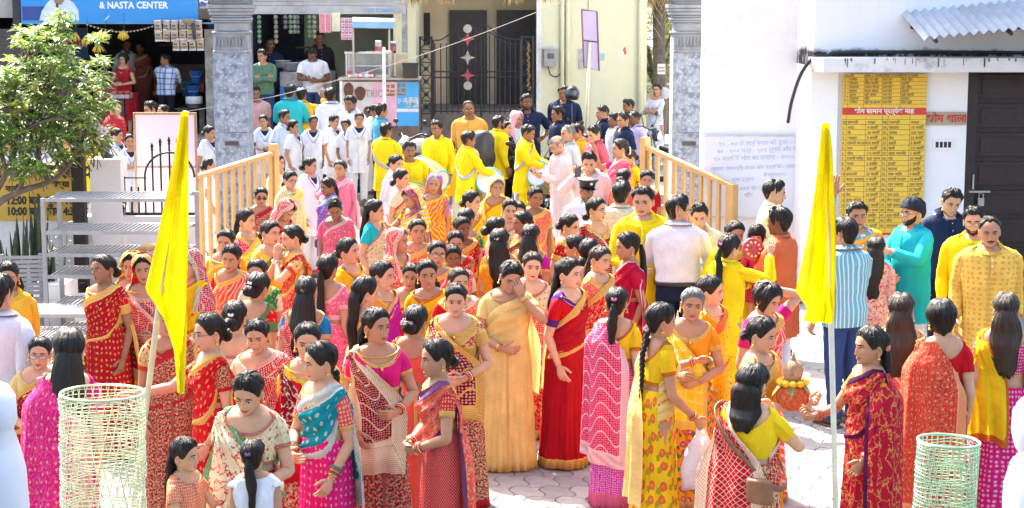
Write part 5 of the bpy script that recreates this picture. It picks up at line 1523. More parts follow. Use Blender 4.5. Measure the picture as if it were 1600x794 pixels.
def packet_mesh():
 mb = MB(); n = 7
 u = np.linspace(-1, 1, n)[:, None]; v = np.linspace(-1, 1, 8)[None]
 b = .028 * (1 - u ** 4) * (1 - v ** 4)
 for s_ in (-1, 1): mb.grid(np.stack([.068 * u + 0 * v, s_ * b, .088 * v + 0 * u], -1), 0, flip=s_ > 0)
 mb.box(-.07, .07, -.004, .004, .086, .118, 1); mb.box(-.07, .07, -.004, .004, -.118, -.086, 1)
 mb.add([(x, y, z) for x, y, z in [(-.04, -.0295, .01), (-.02, -.0305, .03), (.0, -.031, .012), (.02, -.0305, .03), (.042, -.0295, .008), (.03, -.0302, -.012), (-.03, -.0302, -.012)]], [(0, 6, 5, 4, 3, 2, 1)], 3)
 mb.box(-.05, .05, -.0285, -.022, -.058, -.030, 2)
 return mb.mesh('snack_packet', pkt)
pme = packet_mesh(); lab = ['top', 'middle', 'lower']
cnt = 0
for r_ in range(3):
 for c_ in range(6):
  if (r_ == 2 and c_ < 2): continue
  px, py = 250 + c_ * 12.6 + (r_ == 2) * 2, 41 + r_ * 14.3
  o = link('snack_packet', pme, None, (W(px, 33.62), 33.62 + rng.uniform(-.02, .02), Zp(py, 33.62))); o.rotation_euler = (rng.uniform(-.1, .1), rng.uniform(-.06, .06), rng.uniform(-.25, .25))
  tag(o, ('shiny snack packet in the %s row of the hanging sheets by the signboard' % lab[r_]), 'packet', 'snack packets hanging in the %s row' % lab[r_]); cnt += 1
mb = MB(); mb.lathe([(.115, .03), (.125, .0), (.11, -.035), (.06, -.07), (.002, -.075)], 18, (0, 0, 0), 0, False); mb.tube([(.08, 0, -.05), (.10, 0, -.2), (.11, 0, -.36)], [.03, .04, .03], 8, 1)
o = mb.obj('straw_basket', [plain('straw_weave', (.30, .26, .18), .9, 0, .25, 30, .01), plain('dark_gourd', (.07, .06, .05), .8)], smooth=True); o.location = (W(297, 33.4), 33.4, Zp(32, 33.4)); tag(o, 'small woven basket hanging from the corner of the blue signboard', 'basket')
rs = empty('red_shop_sign', (0, 0, 0), 0, 'tilted red sign with white AHA letters inside the shop', 'sign')
mb = MB(); y = 35.6; mb.prism([(W(112, y), Zp(80, y)), (W(139, y), Zp(72, y)), (W(139, y), Zp(60, y)), (W(112, y), Zp(67, y))], .03); o = mb.obj('panel', plain('sign_red', (.42, .03, .03), .5, 0, .1), rs); o.location = (0, y, 0)
words('lettering', 'AHA', .16, W(113, y), y - .005, Zp(78, y), plain('sign_pale', (.6, .45, .4), .5), rs, tilt=-.17, bold=.004)
mb = MB(); mb.lathe([(.05, 0), (.05, .22), (.025, .28), (.025, .33)], 10, (W(106, 34.4), 34.4, Zp(77, 34.4)), 0); mb.lathe([(.052, .08), (.052, .17)], 10, (W(106, 34.4), 34.4, Zp(77, 34.4)), 1, False)
tag(mb.obj('juice_bottle', [plain('green_bottle', (.03, .25, .08), .2), plain('bottle_label', (.5, .1, .05), .4)], smooth=True), 'green juice bottle standing beside the red shop sign', 'bottle')
mb = MB(); mb.box(W(95, 34.4), W(116, 34.4), 34.2, 34.8, zs, Zp(78, 34.4)); mb.box(W(112, 35), W(137, 35), 34.9, 35.4, zs, Zp(92, 35)); tag(mb.obj('dark_counter', plain('counter_dark', (.06, .07, .09), .6, 0, .2)), 'dark shop counter below the red sign', 'counter')
tb = empty('fruit_stand', (W(190, 33.2), 33.2, 0), 0, 'small stand with a grey tray in front of the shop', 'stand')
mb = MB(); z = Zp(149, 33.2); mb.box(-.17, .17, -.14, .14, z - .05, z); mb.box(-.17, .17, -.14, -.13, z, z + .02); mb.obj('tray', plain('grey_tray', (.32, .31, .30), .5, .3), tb)
mb = MB(); mb.box(-.05, .05, -.05, .05, .15, z - .051); mb.obj('leg', M_BLK(), tb)
for k in range(6):
 mb = MB(); mb.lathe([(.004, -.045), (.04, -.03), (.052, 0), (.045, .03), (.015, .04), (.003, .03)], 12); o = mb.obj('pomegranate', plain('pomegranate_red', (.42, .03, .03), .35, 0, .2, 20), smooth=True); o.location = (W(190, 33.2) - .11 + (k % 3) * .11, 33.14 + (k // 3) * .11, z + .046); tag(o, 'red pomegranate on the grey fruit tray before the shop', 'fruit', 'pomegranates on the tray')
def bucket(px, py, Y, s_, col, name, label, cat):
 mb = MB(); mb.lathe([(.09 * s_, 0), (.115 * s_, .22 * s_), (.122 * s_, .222 * s_), (.122 * s_, .235 * s_), (.105 * s_, .235 * s_), (.085 * s_, .02)], 16, (0, 0, 0), 0); mb.tube([(-.12 * s_, 0, .22 * s_), (-.08 * s_, -.1 * s_, .13 * s_), (.08 * s_, -.1 * s_, .13 * s_), (.12 * s_, 0, .22 * s_)], .004, 5, 1)
 o = mb.obj(name, [col, M_WHITE()], smooth=True); o.location = (W(px, Y), Y, Zp(py, Y)); tag(o, label, cat)
blu_ = plain('bucket_blue', (.02, .16, .50), .4, 0, .1)
bucket(307, 130, 34.6, 1.0, blu_, 'bucket', 'upper blue bucket stacked at the shop side', 'bucket'); bucket(303, 153, 34.5, 1.0, blu_, 'bucket', 'lower blue bucket beside the white cooler drum', 'bucket'); bucket(294, 151, 34.8, 1.2, plain('dark_blue_drum', (.03, .14, .28), .4), 'drum_can', 'dark blue plastic drum behind the checked shirt man', 'drum can')
mb = MB(); mb.lathe([(.16, 0), (.165, .02), (.165, .10)], 16, (0, 0, 0), 1); mb.lathe([(.165, .101), (.165, .22), (.15, .24)], 16, (0, 0, 0), 0); o = mb.obj('cooler_drum', [plain('cooler_white', (.6, .62, .62), .4), M_BLK()], smooth=True); o.location = (W(303, 34.2), 34.2, Zp(170, 34.2)); tag(o, 'white and black cooler drum under the blue buckets', 'cooler')
mb = MB(); mb.box(W(306, 35), W(320, 35), 34.9, 35.2, Zp(143, 35), Zp(129, 35)); tag(mb.obj('pink_carton', plain('pink_carton', (.55, .12, .14), .6)), 'pink cardboard carton beside the upper blue bucket', 'carton')
mb = MB(); mb.box(W(275, 34.3), W(322, 34.3), 34.1, 35.3, zs + .5, Zp(170, 34.3) - .003); mb.box(W(278, 34.3), W(285, 34.3), 34.2, 34.3, zs, zs + .5); mb.box(W(312, 34.3), W(320, 34.3), 34.2, 34.3, zs, zs + .5); tag(mb.obj('low_table', plain('table_wood', (.10, .08, .06), .7, 0, .25, 8)), 'low wooden table carrying the cooler and buckets', 'table')
mb = MB(); mb.box(W(252, 37), W(322, 37), 36.9, 37.3, Zp(100, 37) - .6, Zp(100, 37)); mb.box(W(252, 37), W(322, 37), 36.9, 37.3, Zp(72, 37), Zp(70, 37)); tag(mb.obj('back_shelf', plain('shelf_brown', (.13, .09, .06), .8, 0, .2)), 'brown shelf at the back of the snack shop', 'shelf')
mb = MB(); mb.box(W(155, 35), W(200, 35), 34.8, 35.1, zs, Zp(130, 35)); mb.box(W(207, 34), W(211, 34), 34, 34.4, zs, Zp(145, 34)); tag(mb.obj('red_chair', plain('chair_red', (.36, .02, .03), .4)), 'red plastic chair behind the woman in the shop', 'chair')
# ------------------------------------------------------------------ tea stall under a rolling shutter (middle)
ts = empty('tea_stall', (0, 0, 0), 0, 'open tea stall under a raised rolling shutter beside the gate house', 'stall')
tx0, tx1 = W(388, SY), W(637, SY)
mb = MB(); mb.box(tx0, tx1 + .3, 32.9, 40, .15, .88); mb.obj('plinth', kerbm, ts)
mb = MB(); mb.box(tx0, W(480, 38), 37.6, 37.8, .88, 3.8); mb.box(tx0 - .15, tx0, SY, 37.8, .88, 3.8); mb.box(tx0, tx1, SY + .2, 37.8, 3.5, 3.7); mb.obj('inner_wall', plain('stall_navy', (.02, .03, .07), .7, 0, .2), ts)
mb = MB(); mb.box(W(480, 38) + .01, tx1, 37.6, 37.8, .88, 3.8); mb.obj('pale_back_wall', plain('stall_back', (.50, .56, .42), .8, 0, .12, 2), ts)  # right part of the back wall, a pale green base colour
words('wall_lettering', 'DAIRY', .42, W(394, 37.5), 37.59, Zp(38, 37.5), plain('faded_lettering', (.05, .09, .17), .6), ts)
mb = MB(); mb.box(W(386, SY), W(395, SY), SY - .12, SY + .15, .15, 3.5); mb.box(W(629, SY), W(637, SY), SY - .05, SY + .15, .15, 3.5); mb.obj('shutter_guide', plain('guide_grey', (.38, .37, .35), .7, .2, .2, 6, dirt=(.15, .12, .10, .6)), ts)
shm = plain('shutter_grey', (.42, .42, .42), .5, .4, .08, 5, dirt=(.22, .20, .18, .4))
slm = MB(); slm.box(W(393, SY - .1), W(634, SY - .1), -.012, .012, .003, .075); slm.box(W(393, SY - .1), W(634, SY - .1), -.022, -.012, .02, .055); me = slm.mesh('shutter_slat', shm, False)
z = Zp(9, SY)
for k in range(10): link('shutter_slat', me, ts, (0, SY - .1, z + k * .078))
mb = MB(); mb.box(W(393, SY - .1), W(635, SY - .1), SY - .13, SY - .06, Zp(22, SY), z - .003); mb.box(W(512, SY), W(522, SY), SY - .15, SY - .13, Zp(17.5, SY), Zp(15, SY)); mb.obj('shutter_bottom_bar', shm, ts)
words('shutter_lettering', "(12) 5'10x9x2", .10, W(574, SY) , SY - .134, Zp(19, SY), plain('chalk_blue', (.15, .35, .62), .7), ts, bold=.002)
mb = MB(); mb.lathe([(.02, 0), (.02, .10)], 10, (W(628, SY), SY - .2, Zp(29, SY))); mb.tube([(W(627.3, SY), SY - .2, Zp(25, SY)), (W(628, SY), SY - .2, Zp(21, SY)), (W(629, SY), SY - .2, Zp(25, SY))], .008, 5); tag(mb.obj('padlock', plain('lock_steel', (.5, .5, .48), .3, .8)), 'steel padlock hanging from the shutter guide', 'padlock')
# counter with posters
ct = empty('stall_counter', (0, 0, 0), 0, 'stall counter with torn pink and blue advertising sheets', 'counter')
cy = 32.6; cz1, cz0 = Zp(125, cy), Zp(203, cy)
mb = MB(); mb.box(W(531, cy), W(654, cy), cy, cy + .7, .16, cz1); mb.obj('box', plain('counter_rust', (.16, .11, .08), .8, 0, .3, 4), ct)
mb = MB(); mb.box(W(529, cy), W(656, cy), cy - .05, cy + .75, cz1, cz1 + .04); mb.obj('top', plain('counter_top', (.42, .36, .30), .6, 0, .2, 5), ct)
def cpanel(name, x0, x1, y0, y1, mat, d=.006): mb = MB(); mb.box(W(x0, cy), W(x1, cy), cy - d, cy - d + .004, Zp(y1, cy), Zp(y0, cy)); return mb.obj(name, mat, ct)
cpanel('old_poster', 531, 619, 128, 197, plain('poster_pale', (.55, .52, .50), .6, 0, .10, 3, dirt=(.30, .10, .08, .25)))
cpanel('pink_poster', 583, 620, 128, 197, plain('poster_pink', (.66, .38, .46), .6, 0, .15, 3), .010)
cpanel('blue_poster', 619.5, 654, 128, 197, plain('poster_blue', (.05, .36, .70), .5, 0, .12, 2), .008)
cpanel('poster_photo', 634, 654, 152, 168, plain('poster_photo', (.38, .50, .60), .5, 0, .5, 14), .012); cpanel('poster_strip', 620, 654, 170, 175, plain('poster_strip', (.65, .70, .75), .5), .012)
cpanel('poster_frame', 531, 535, 126, 198, pw, .014)
for k, (x0, x1, y0, y1) in enumerate([(604, 609, 133, 137), (611, 617, 132, 138), (604, 608, 139, 144), (609, 617, 141, 144), (604, 617, 146, 150), (621, 626, 131, 137), (628, 634, 131, 136), (621, 625, 139, 144), (627, 634, 138, 144), (621, 634, 146, 149)]): cpanel('printed_block', x0, x1, y0, y1, ink, .013)
for px, py, rx, ry in ((545, 142, 7.5, 13), (563, 146, 8.5, 11), (574, 176, 6, 10)):
 mb = MB(); a = np.linspace(0, 2 * PI, 20, endpoint=False); q = [(W(px, cy) + rx / 84 * math.cos(t) * (1 + .1 * math.sin(3 * t)), Zp(py, cy) + ry / 84 * math.sin(t)) for t in a]; mb.prism(q, -.003); o = mb.obj('torn_patch', plain('rust_patch', (.12, .055, .03), .8, 0, .3, 8), ct); o.location = (0, cy - .016, 0)
words('lettering', 'TRIO', .20, W(571, cy), cy - .013, Zp(152, cy), plain('faded_print', (.30, .26, .25), .6), ct, sx=.75)
words('lettering', 'दूध दही', .11, W(621, cy), cy - .013, Zp(160, cy), pw, ct, sx=.6)
# glass food case, awning, pole
fc = empty('glass_food_case', (W(541, 32.8), 32.75, cz1 + .04), 0, 'glass food case holding fried snacks on the stall counter', 'display case')
w, d, h = W(612, 32.8) - W(541, 32.8), .5, Zp(84, 32.8) - cz1 - .04
mb = MB()
for xx in (0, w - .03):
 for yy in (0, d - .03): mb.box(xx, xx + .03, yy, yy + .03, 0, h)
mb.box(-.02, w + .02, -.02, d + .02, h, h + .04); mb.box(.031, w - .031, .0, .025, .0, .05); mb.box(.031, w - .031, .01, d - .01, h * .46, h * .46 + .02); mb.obj('frame', plain('case_steel', (.5, .5, .5), .3, .8), fc)
mb = MB(); mb.box(.031, w - .031, .004, .008, .052, h - .004); mb.obj('pane', glassmat('case_glass', (.6, .7, .68), .10), fc)
mb = MB(); mb.box(.032, w - .032, d - .02, d - .012, .0, h); mb.obj('back_panel', plain('case_back', (.45, .48, .40), .4), fc)
r = np.random.RandomState(2)
for k in range(44):
 mb = MB(); c = (.08 + (k % 15) * (w - .16) / 14, .08 + (k // 15) * .11 + r.rand() * .03, h * .46 + .05 + .035 * r.rand()); mb.ball(c, (.035 + .01 * r.rand(), .03, .028), 7, 5); tag(mb.obj('fried_snack', plain('fried_snack', (.42, .25, .09), .6, 0, .3, 20), smooth=True), 'golden fried snack heaped inside the glass food case', 'snack', 'fried snacks in the glass case')
mb = MB(); mb.grid(np.array([[(W(552, 32.7), 32.75, Zp(27, 32.7)), (W(618, 32.7), 32.75, Zp(29, 32.7))], [(W(552, 32.4), 32.45, Zp(33, 32.4)), (W(617, 32.4), 32.45, Zp(34, 32.4))], [(W(552, 32.4), 32.43, Zp(43, 32.4)), (W(616, 32.4), 32.43, Zp(44, 32.4))]]), 0)
P = mb.v[0]; mb.add(P + (0, .012, -.012), list(mb.f), 0); tag(mb.obj('blue_awning', plain('awning_blue', (.22, .42, .62), .6, 0, .12, 3)), 'small faded blue awning over the glass food case', 'awning')
mb = MB(); mb.tube([(W(609, 32.6), 32.6, cz1 + .05), (W(609, 32.6), 32.6, Zp(36, 32.6))], .02, 8); mb.tube([(W(553, 32.6), 32.6, cz1 + .05), (W(553, 32.6), 32.6, Zp(30, 32.6))], .02, 8); tag(mb.obj('awning_poles', plain('pole_wood', (.45, .40, .32), .7)), 'pair of thin poles holding the faded blue awning', 'poles')
mb = MB(); x = W(600.5, 31.5); mb.box(x - .028, x + .028, 31.47, 31.53, .15, Zp(74, 31.5)); mb.box(x - .028, x + .12, 31.472, 31.528, Zp(81, 31.5), Zp(79, 31.5)); tag(mb.obj('white_post', M_WHITE()), 'white square post in front of the advertising counter', 'post')
def jar(px, py, Y, r_, h_, col, label):
 mb = MB(); mb.lathe([(r_, 0), (r_, h_ * .78), (r_ * .85, h_ * .82)], 14, (0, 0, 0), 0); mb.lathe([(r_ * .92, h_ * .82), (r_ * .92, h_), (r_ * .8, h_ * 1.01)], 14, (0, 0, 0), 1); mb.lathe([(r_ * 1.01, h_ * .2), (r_ * 1.01, h_ * .55)], 14, (0, 0, 0), 2, False)
 o = mb.obj('jar', [col, M_WHITE(), plain('jar_label', (.5, .1, .1), .5)], smooth=True); o.location = (W(px, Y), Y, Zp(py, Y)); tag(o, label, 'jar')
jar(592, 83, 32.9, .06, .23, plain('jar_pale', (.5, .48, .42), .2), 'pale plastic jar standing on the glass food case'); jar(615, 83, 33.2, .055, .22, plain('jar_dark', (.08, .08, .12), .2), 'dark jar standing beside the pale one on the case')
mb = MB(); mb.lathe([(.04, 0), (.17, .02), (.2, .06), (.19, .06), (.03, .02)], 18); o = mb.obj('steel_pan', plain('pan_dark', (.05, .05, .05), .4, .7), smooth=True); o.location = (W(558, 32.9), 32.9, Zp(84, 32.9)); tag(o, 'wide dark frying pan on the glass food case', 'pan')
for k in range(9):
 mb = MB(); q = rng.uniform(.03, .05); mb.box(-q, q, -.03, .03, 0, rng.uniform(.08, .14)); mb.box(-q * .8, q * .8, -.032, -.0302, .02, .06, 1); o = mb.obj('sweet_box', [plain('box_%d' % (k % 4), [(.5, .05, .15), (.12, .2, .5), (.55, .5, .45), (.3, .12, .05)][k % 4], .5), pw]); o.location = (W(546 + k * 4.6, 32.66), 32.64 + .02 * (k % 2), cz1 + .041); o.rotation_euler = (0, 0, rng.uniform(-.4, .4)); tag(o, ['dark pink', 'deep blue', 'pale', 'brown'][k % 4] + ' sweet box in the row on the stall counter', 'box', ['dark pink', 'deep blue', 'pale', 'brown'][k % 4] + ' boxes on the stall counter')
mb = MB(); mb.box(W(620, 33), W(636, 33), 32.8, 33.3, .16, Zp(83, 33)); tag(mb.obj('stall_pillar', plain('yellow_plaster', (.50, .42, .26), .8, 0, .15, 4, dirt=(.25, .2, .14, .4))), 'stained yellow plaster stub pillar beside the glass case', 'pillar')
mb = MB(); mb.box(W(630, 32.4), W(652, 32.4), 32.35, 32.7, cz1 + .041, Zp(102, 32.4)); mb.box(W(629, 32.4), W(653, 32.4), 32.33, 32.72, Zp(102, 32.4), Zp(98, 32.4)); tag(mb.obj('black_bin', M_BLK()), 'black box bin on the end of the stall counter', 'bin')
# hanging sheets of sachets
def sheet(px0, px1, py0, py1, Y, rows, cols, base, cell, label):
 r_ = empty('sachet_sheet', (0, 0, 0), 0, label, 'sachets')
 mb = MB(); mb.box(W(px0, Y), W(px1, Y), Y, Y + .004, Zp(py1, Y), Zp(py0, Y)); mb.obj('sheet', base, r_)
 cw_, chh = (px1 - px0) / cols, (py1 - py0) / rows
 for i in range(rows):
  for j in range(cols):
   mb = MB(); x0, x1 = W(px0 + cw_ * (j + .1), Y), W(px0 + cw_ * (j + .9), Y); z0, z1 = Zp(py0 + chh * (i + .92), Y), Zp(py0 + chh * (i + .12), Y)
   mb.box(x0, x1, Y - .012, Y - .0005, z0, z1); mb.box(x0 + .01, x1 - .01, Y - .014, Y - .0125, z0 + (z1 - z0) * .4, z1 - .01, 1); mb.obj('sachet', cell, r_)
pr, pp = plain('sachet_red', (.60, .05, .10), .4), plain('sachet_pale', (.62, .60, .62), .4)
sheet(501, 519, 22, 51, 33.0, 10, 2, pw, [pr, pp], 'hanging sheet of red and white sachets nearest the tea stall opening')
sheet(534, 552, 28, 62, 32.9, 4, 3, pw, [plain('sachet_pink', (.62, .12, .28), .4), pp], 'hanging sheet of pink sachets beside the blue awning')
mb = MB(); mb.box(W(520, 33), W(533, 33), 33, 33.006, Zp(49, 33), Zp(20, 33)); tag(mb.obj('paper_sheet', plain('yellow_paper', (.62, .62, .42), .6, 0, .1)), 'pale yellow paper sheet hanging between the sachets', 'paper')
r = np.random.RandomState(8)
for k in range(9):
 px = [405, 432, 448, 455, 461, 466, 484, 492, 525][k]; mb = MB(); L = .25 + .35 * r.rand(); n_ = int(L / .09); x, Y = W(px, 33.4), 33.4 + .2 * r.rand()
 for q in range(n_): mb.ball((x, Y, Zp(23, Y) - .05 - q * .09), (.045, .02, .045), 7, 5)
 tag(mb.obj('sachet_string', plain('strip_%d' % (k % 3), [(.10, .22, .10), (.20, .19, .15), (.10, .10, .10)][k % 3], .4, 0, .4, 30), smooth=True), ['green', 'tan', 'dark'][k % 3] + ' string of small sachets hanging at the tea stall top', 'sachets', ['green', 'tan', 'dark'][k % 3] + ' sachet strings of the tea stall')
# cooking bench with pots
mb = MB(); mb.box(W(440, 33.6), W(486, 33.6), 33.4, 34.3, .88, Zp(112, 33.6)); mb.box(W(440, 33.6), W(475, 33.6), 33.37, 33.398, .78, Zp(134, 33.6), 1); mb.box(W(497, 33.6), W(520, 33.6), 33.4, 34.2, .88, Zp(112, 33.6)); tag(mb.obj('cooking_bench', [plain('bench_steel', (.30, .31, .33), .4, .6, .25, 6, dirt=(.1, .07, .05, .5)), plain('bench_blue', (.03, .20, .50), .5)]), 'steel cooking bench with pots behind the white shirted server', 'bench')
def pot(px, py, s_, label):
 mb = MB(); mb.lathe([(.10 * s_, 0), (.15 * s_, .03 * s_), (.155 * s_, .14 * s_), (.18 * s_, .15 * s_), (.175 * s_, .16 * s_), (.14 * s_, .15 * s_), (.12 * s_, .03 * s_)], 18); o = mb.obj('cooking_pot', plain('aluminium_pot', (.42, .42, .42), .35, .7, .15, 12), smooth=True); o.location = (W(px, 33.7), 33.7, Zp(py, 33.7)); tag(o, label, 'pot')
pot(443, 106, .9, 'smaller dented aluminium pot at the back of the bench'); pot(459, 112, 1.1, 'large aluminium pot at the front of the bench')
for k in range(7):
 mb = MB(); mb.lathe([(.03, 0), (.05, .10), (.04, .11)], 10); o = mb.obj('tumbler', plain('tumbler_%d' % (k % 3), [(.5, .15, .2), (.35, .35, .36), (.05, .06, .25)][k % 3], .4), smooth=True); o.location = (W(446 + 5 * k, 34.1), 34.1, Zp(104, 34.1) - .08); tag(o, ['pink', 'grey', 'navy'][k % 3] + ' tumbler in the row behind the cooking pots', 'tumbler', ['pink', 'grey', 'navy'][k % 3] + ' tumblers behind the pots')
mb = MB(); mb.box(W(465, 36.5), W(500, 36.5), 36.3, 36.7, Zp(95, 36.5) - .7, Zp(95, 36.5)); mb.box(W(465, 36.5), W(500, 36.5), 36.3, 36.7, Zp(75, 36.5), Zp(73, 36.5)); tag(mb.obj('stall_shelf', plain('shelf_dark', (.12, .10, .08), .7, 0, .3)), 'dark shelf of goods at the back of the tea stall', 'shelf')
# ------------------------------------------------------------------ cream house with iron gate
HYY = 36.0
cream = plain('cream_paint', (.68, .66, .44), .8, 0, .03, 1.5, .003, dirt=(.50, .48, .34, .3)); porch = plain('porch_beige', (.60, .50, .36), .85, 0, .05, 2)
hs_ = empty('cream_house', (0, 0, 0), 0, 'pale cream house with recessed dark porch and meter box', 'house')
hx0, hx1 = W(637, HYY), W(1010, HYY)
mb = MB(); mb.box(W(842, HYY), hx1, HYY, HYY + 6, .1, 7); mb.box(hx0 - .2, W(655, HYY), HYY - 1.2, HYY + 3, .1, 7); mb.box(W(655, HYY) , W(842, HYY), HYY + .3, HYY + 3, 3.87, 7); mb.obj('front_wall', cream, hs_)
mb = MB(); mb.box(W(655, HYY), W(842, HYY), 38.2, 38.4, .1, 3.87); mb.obj('porch_wall', porch, hs_)
mb = MB(); mb.box(W(655, HYY) + .002, W(842, HYY) - .002, HYY + .1, 38.2, .1, Zp(163, 38)); mb.obj('porch_floor', plain('porch_stone', (.22, .18, .16), .7, 0, .2, 4), hs_)
mb = MB(); mb.box(W(838, HYY), W(846, HYY), HYY - .06, HYY - .002, .1, 5); mb.obj('white_edge', plain('edge_white', (.72, .72, .68), .7), hs_)
for (a, b, nm) in ((703, 761, 'door'), (776, 836, 'dark_doorway')):
 mb = MB(); mb.box(W(a, 38.1), W(b, 38.1), 38.1, 38.199, Zp(163, 38), Zp(16, 38)); mb.obj(nm, plain('door_dark', (.035, .03, .032), .5, 0, .2), hs_)
 for i in range(2):
  for k in range(3):
   mb = MB(); x0, x1 = W(a + 5, 38.1), W(b - 5, 38.1); xm = x0 + (x1 - x0) / 2 * i; zz = Zp(155 - k * 45, 38.1); mb.box(xm + .03, xm + (x1 - x0) / 2 - .03, 38.07, 38.098, zz, zz + .48); mb.obj('door_panel', plain('door_dark', (.035, .03, .032)), hs_)
mb = MB(); mb.box(W(660, 38.1), W(672, 38.1), 38.08, 38.19, Zp(70, 38), Zp(20, 38)); wnd = mb.obj('window', plain('window_dark', (.03, .035, .05), .2), hs_)
mb = MB()
for k in range(4): x = W(661 + k * 3.5, 38); mb.box(x, x + .015, 38.05, 38.065, Zp(70, 38), Zp(20, 38))
for k in range(3): z = Zp(60 - k * 15, 38); mb.box(W(660, 38), W(673, 38), 38.03, 38.048, z, z + .02)
mb.obj('window_bars', iron, wnd)
for px, r_ in ((878, .045), (887, .05), (1000, .06), (920, .02)):
 mb = MB(); mb.tube([(W(px, HYY), HYY - r_ - .01, .15), (W(px, HYY), HYY - r_ - .01, 6)], r_, 10); mb.obj('drain_pipe', cream, hs_, smooth=True)
mt = empty('meter_box', (W(860, HYY), HYY, Zp(90, HYY)), 0, 'grey electricity meter box on the cream wall', 'meter')
mb = MB(); mb.box(-.17, .17, -.02, -.002, -.22, .24); mb.obj('back_board', plain('meter_board', (.62, .60, .50), .7), mt)
mb = MB(); mb.box(-.13, .13, -.16, -.0205, -.17, .15); mb.box(-.15, .15, -.18, -.0206, .151, .18); mb.obj('case', plain('meter_grey', (.34, .34, .33), .5, .2), mt)
mb = MB(); mb.box(-.07, .07, -.166, -.161, -.02, .09); mb.obj('window_pane', plain('meter_glass', (.12, .13, .14), .1), mt)
mb = MB(); mb.tube(spline([(-.05, -.1, -.18), (0, -.1, -.34), (.15, -.08, -.38), (.22, -.05, -.2), (.22, -.04, .3)], 20), .012, 6); mb.obj('cable', M_BLK(), mt)
mb = MB(); mb.box(W(903, HYY), W(913, HYY), HYY - .02, HYY - .002, Zp(108, HYY), Zp(76, HYY)); mb.box(W(936, HYY), W(944, HYY), HYY - .012, HYY - .002, Zp(95, HYY), Zp(83, HYY), 1); mb.obj('wall_notices', [plain('notice_grey', (.45, .44, .38), .7, 0, .25, 8), plain('notice_blue', (.35, .48, .50), .6)], hs_)
mb = MB(); mb.prism([(W(966, HYY), Zp(88, HYY)), (W(976, HYY), Zp(73, HYY)), (W(978, HYY), Zp(84, HYY))], -.006); mb.prism([(W(972.5, HYY), Zp(78, HYY)), (W(976.2, HYY), Zp(72.5, HYY)), (W(978.2, HYY), Zp(84.2, HYY)), (W(975, HYY), Zp(85.5, HYY))], -.010, 1); o = mb.obj('paper_flag', [pw, plain('flag_red', (.6, .10, .05), .6)]); o.location = (0, HYY - .004, 0); tag(o, 'small white and red paper pennant stuck on the cream wall', 'pennant')
# gate leaves
gt = empty('iron_gate', (0, 0, 0), 0, 'ornate black iron gate with red flowers and round medallions before the porch', 'gate')
gy = 35.2; gi = plain('gate_iron', (.035, .033, .036), .5, .4, .15, 20)
def gbar(p, q, r_=.012, nm='bar'): mb = MB(); mb.tube([(W(p[0], gy), gy, Zp(p[1], gy)), (W(q[0], gy), gy, Zp(q[1], gy))], r_, 6); mb.obj(nm, gi, gt)
gb = 178
for px in list(range(680, 752, 9)) + list(range(757, 816, 8)):
 top = 68 if px < 712 else (47 if px < 752 else 52 + (px - 757) * .18)
 gbar((px, gb), (px, top))
for py in (112, 121, 174): gbar((677, py), (813, py), .016, 'rail')
for px, t_ in ((677, 62), (752, 44), (813, 64)): gbar((px, gb + 4), (px, t_), .022, 'stile')
def gcurve(pts, r_=.013): mb = MB(); mb.tube(spline([(W(a, gy), gy, Zp(b, gy)) for a, b in pts], 30), r_, 6); mb.obj('scroll', gi, gt, smooth=True)
gcurve([(677, 63), (690, 62), (705, 52), (722, 44), (740, 44), (752, 45)]); gcurve([(752, 40), (765, 42), (775, 52), (790, 60), (813, 62)]); gcurve([(752, 52), (768, 52), (782, 64), (800, 70), (813, 70)])
for cyy in (64, 90, 116):
 for s_ in (-1, 1):
  gcurve([(731, cyy - 16), (731 + s_ * 10, cyy - 8), (731 + s_ * 14, cyy), (731 + s_ * 10, cyy + 8), (731, cyy + 16)], .010)
def disc(px, py, r_, mat, nm, y=gy - .03):
 mb = MB(); a = np.linspace(0, 2 * PI, 20, endpoint=False); mb.prism([(W(px, y) + r_ * math.cos(t), Zp(py, y) + r_ * math.sin(t)) for t in a], -.02); o = mb.obj(nm, mat, gt); o.location = (0, y, 0)
bz = plain('medallion_bronze', (.42, .38, .32), .5, .4); rdp = plain('gate_flower_red', (.42, .07, .10), .6)
disc(731, 45, .085, bz, 'medallion'); disc(731, 134, .085, bz, 'medallion')
for cyy, mt_ in ((61, rdp), (90, bz), (118, rdp)):
 mb = MB()
 for k in range(8):
  a = k * PI / 4; L = .15 if k % 2 == 0 else .085; q = [(0, 0), (L * .5 * math.cos(a - .35), L * .5 * math.sin(a - .35)), (L * math.cos(a), L * math.sin(a)), (L * .5 * math.cos(a + .35), L * .5 * math.sin(a + .35))]
  mb.prism(q, -.014)
 o = mb.obj('flower_ornament', mt_, gt); o.location = (W(731, gy), gy - .03, Zp(cyy, gy))
for px in (666, 824):
 x0, x1 = W(px - 9, gy), W(px + 9, gy); mb = MB()
 for x in (x0, x1): mb.box(x - .02, x + .02, gy - .02, gy + .02, .15, Zp(57, gy))
 for k in range(7): z = Zp(57 + k * 20, gy); mb.box(x0 + .02, x1 - .02, gy - .012, gy + .012, z - .02, z)
 mb.obj('gate_post', gi, gt)
 for k in range(6):
  za, zb_ = Zp(57 + k * 20 + 1, gy), Zp(77 + k * 20, gy); mb = MB(); mb.tube([(x0, gy, za), (x1, gy, zb_)], .01, 5); mb.tube([(x1, gy, za), (x0, gy, zb_)], .01, 5); mb.ball(((x0 + x1) / 2, gy, (za + zb_) / 2), (.045, .02, .045), 8, 5); mb.obj('lattice_cross', gi, gt)
mg = MB(); r = np.random.RandomState(4)
for k in range(26): mg.ball((W(825.5, gy) + r.normal() * .015, gy - .05, Zp(70 + k * 2.8, gy)), .028, 6, 4)
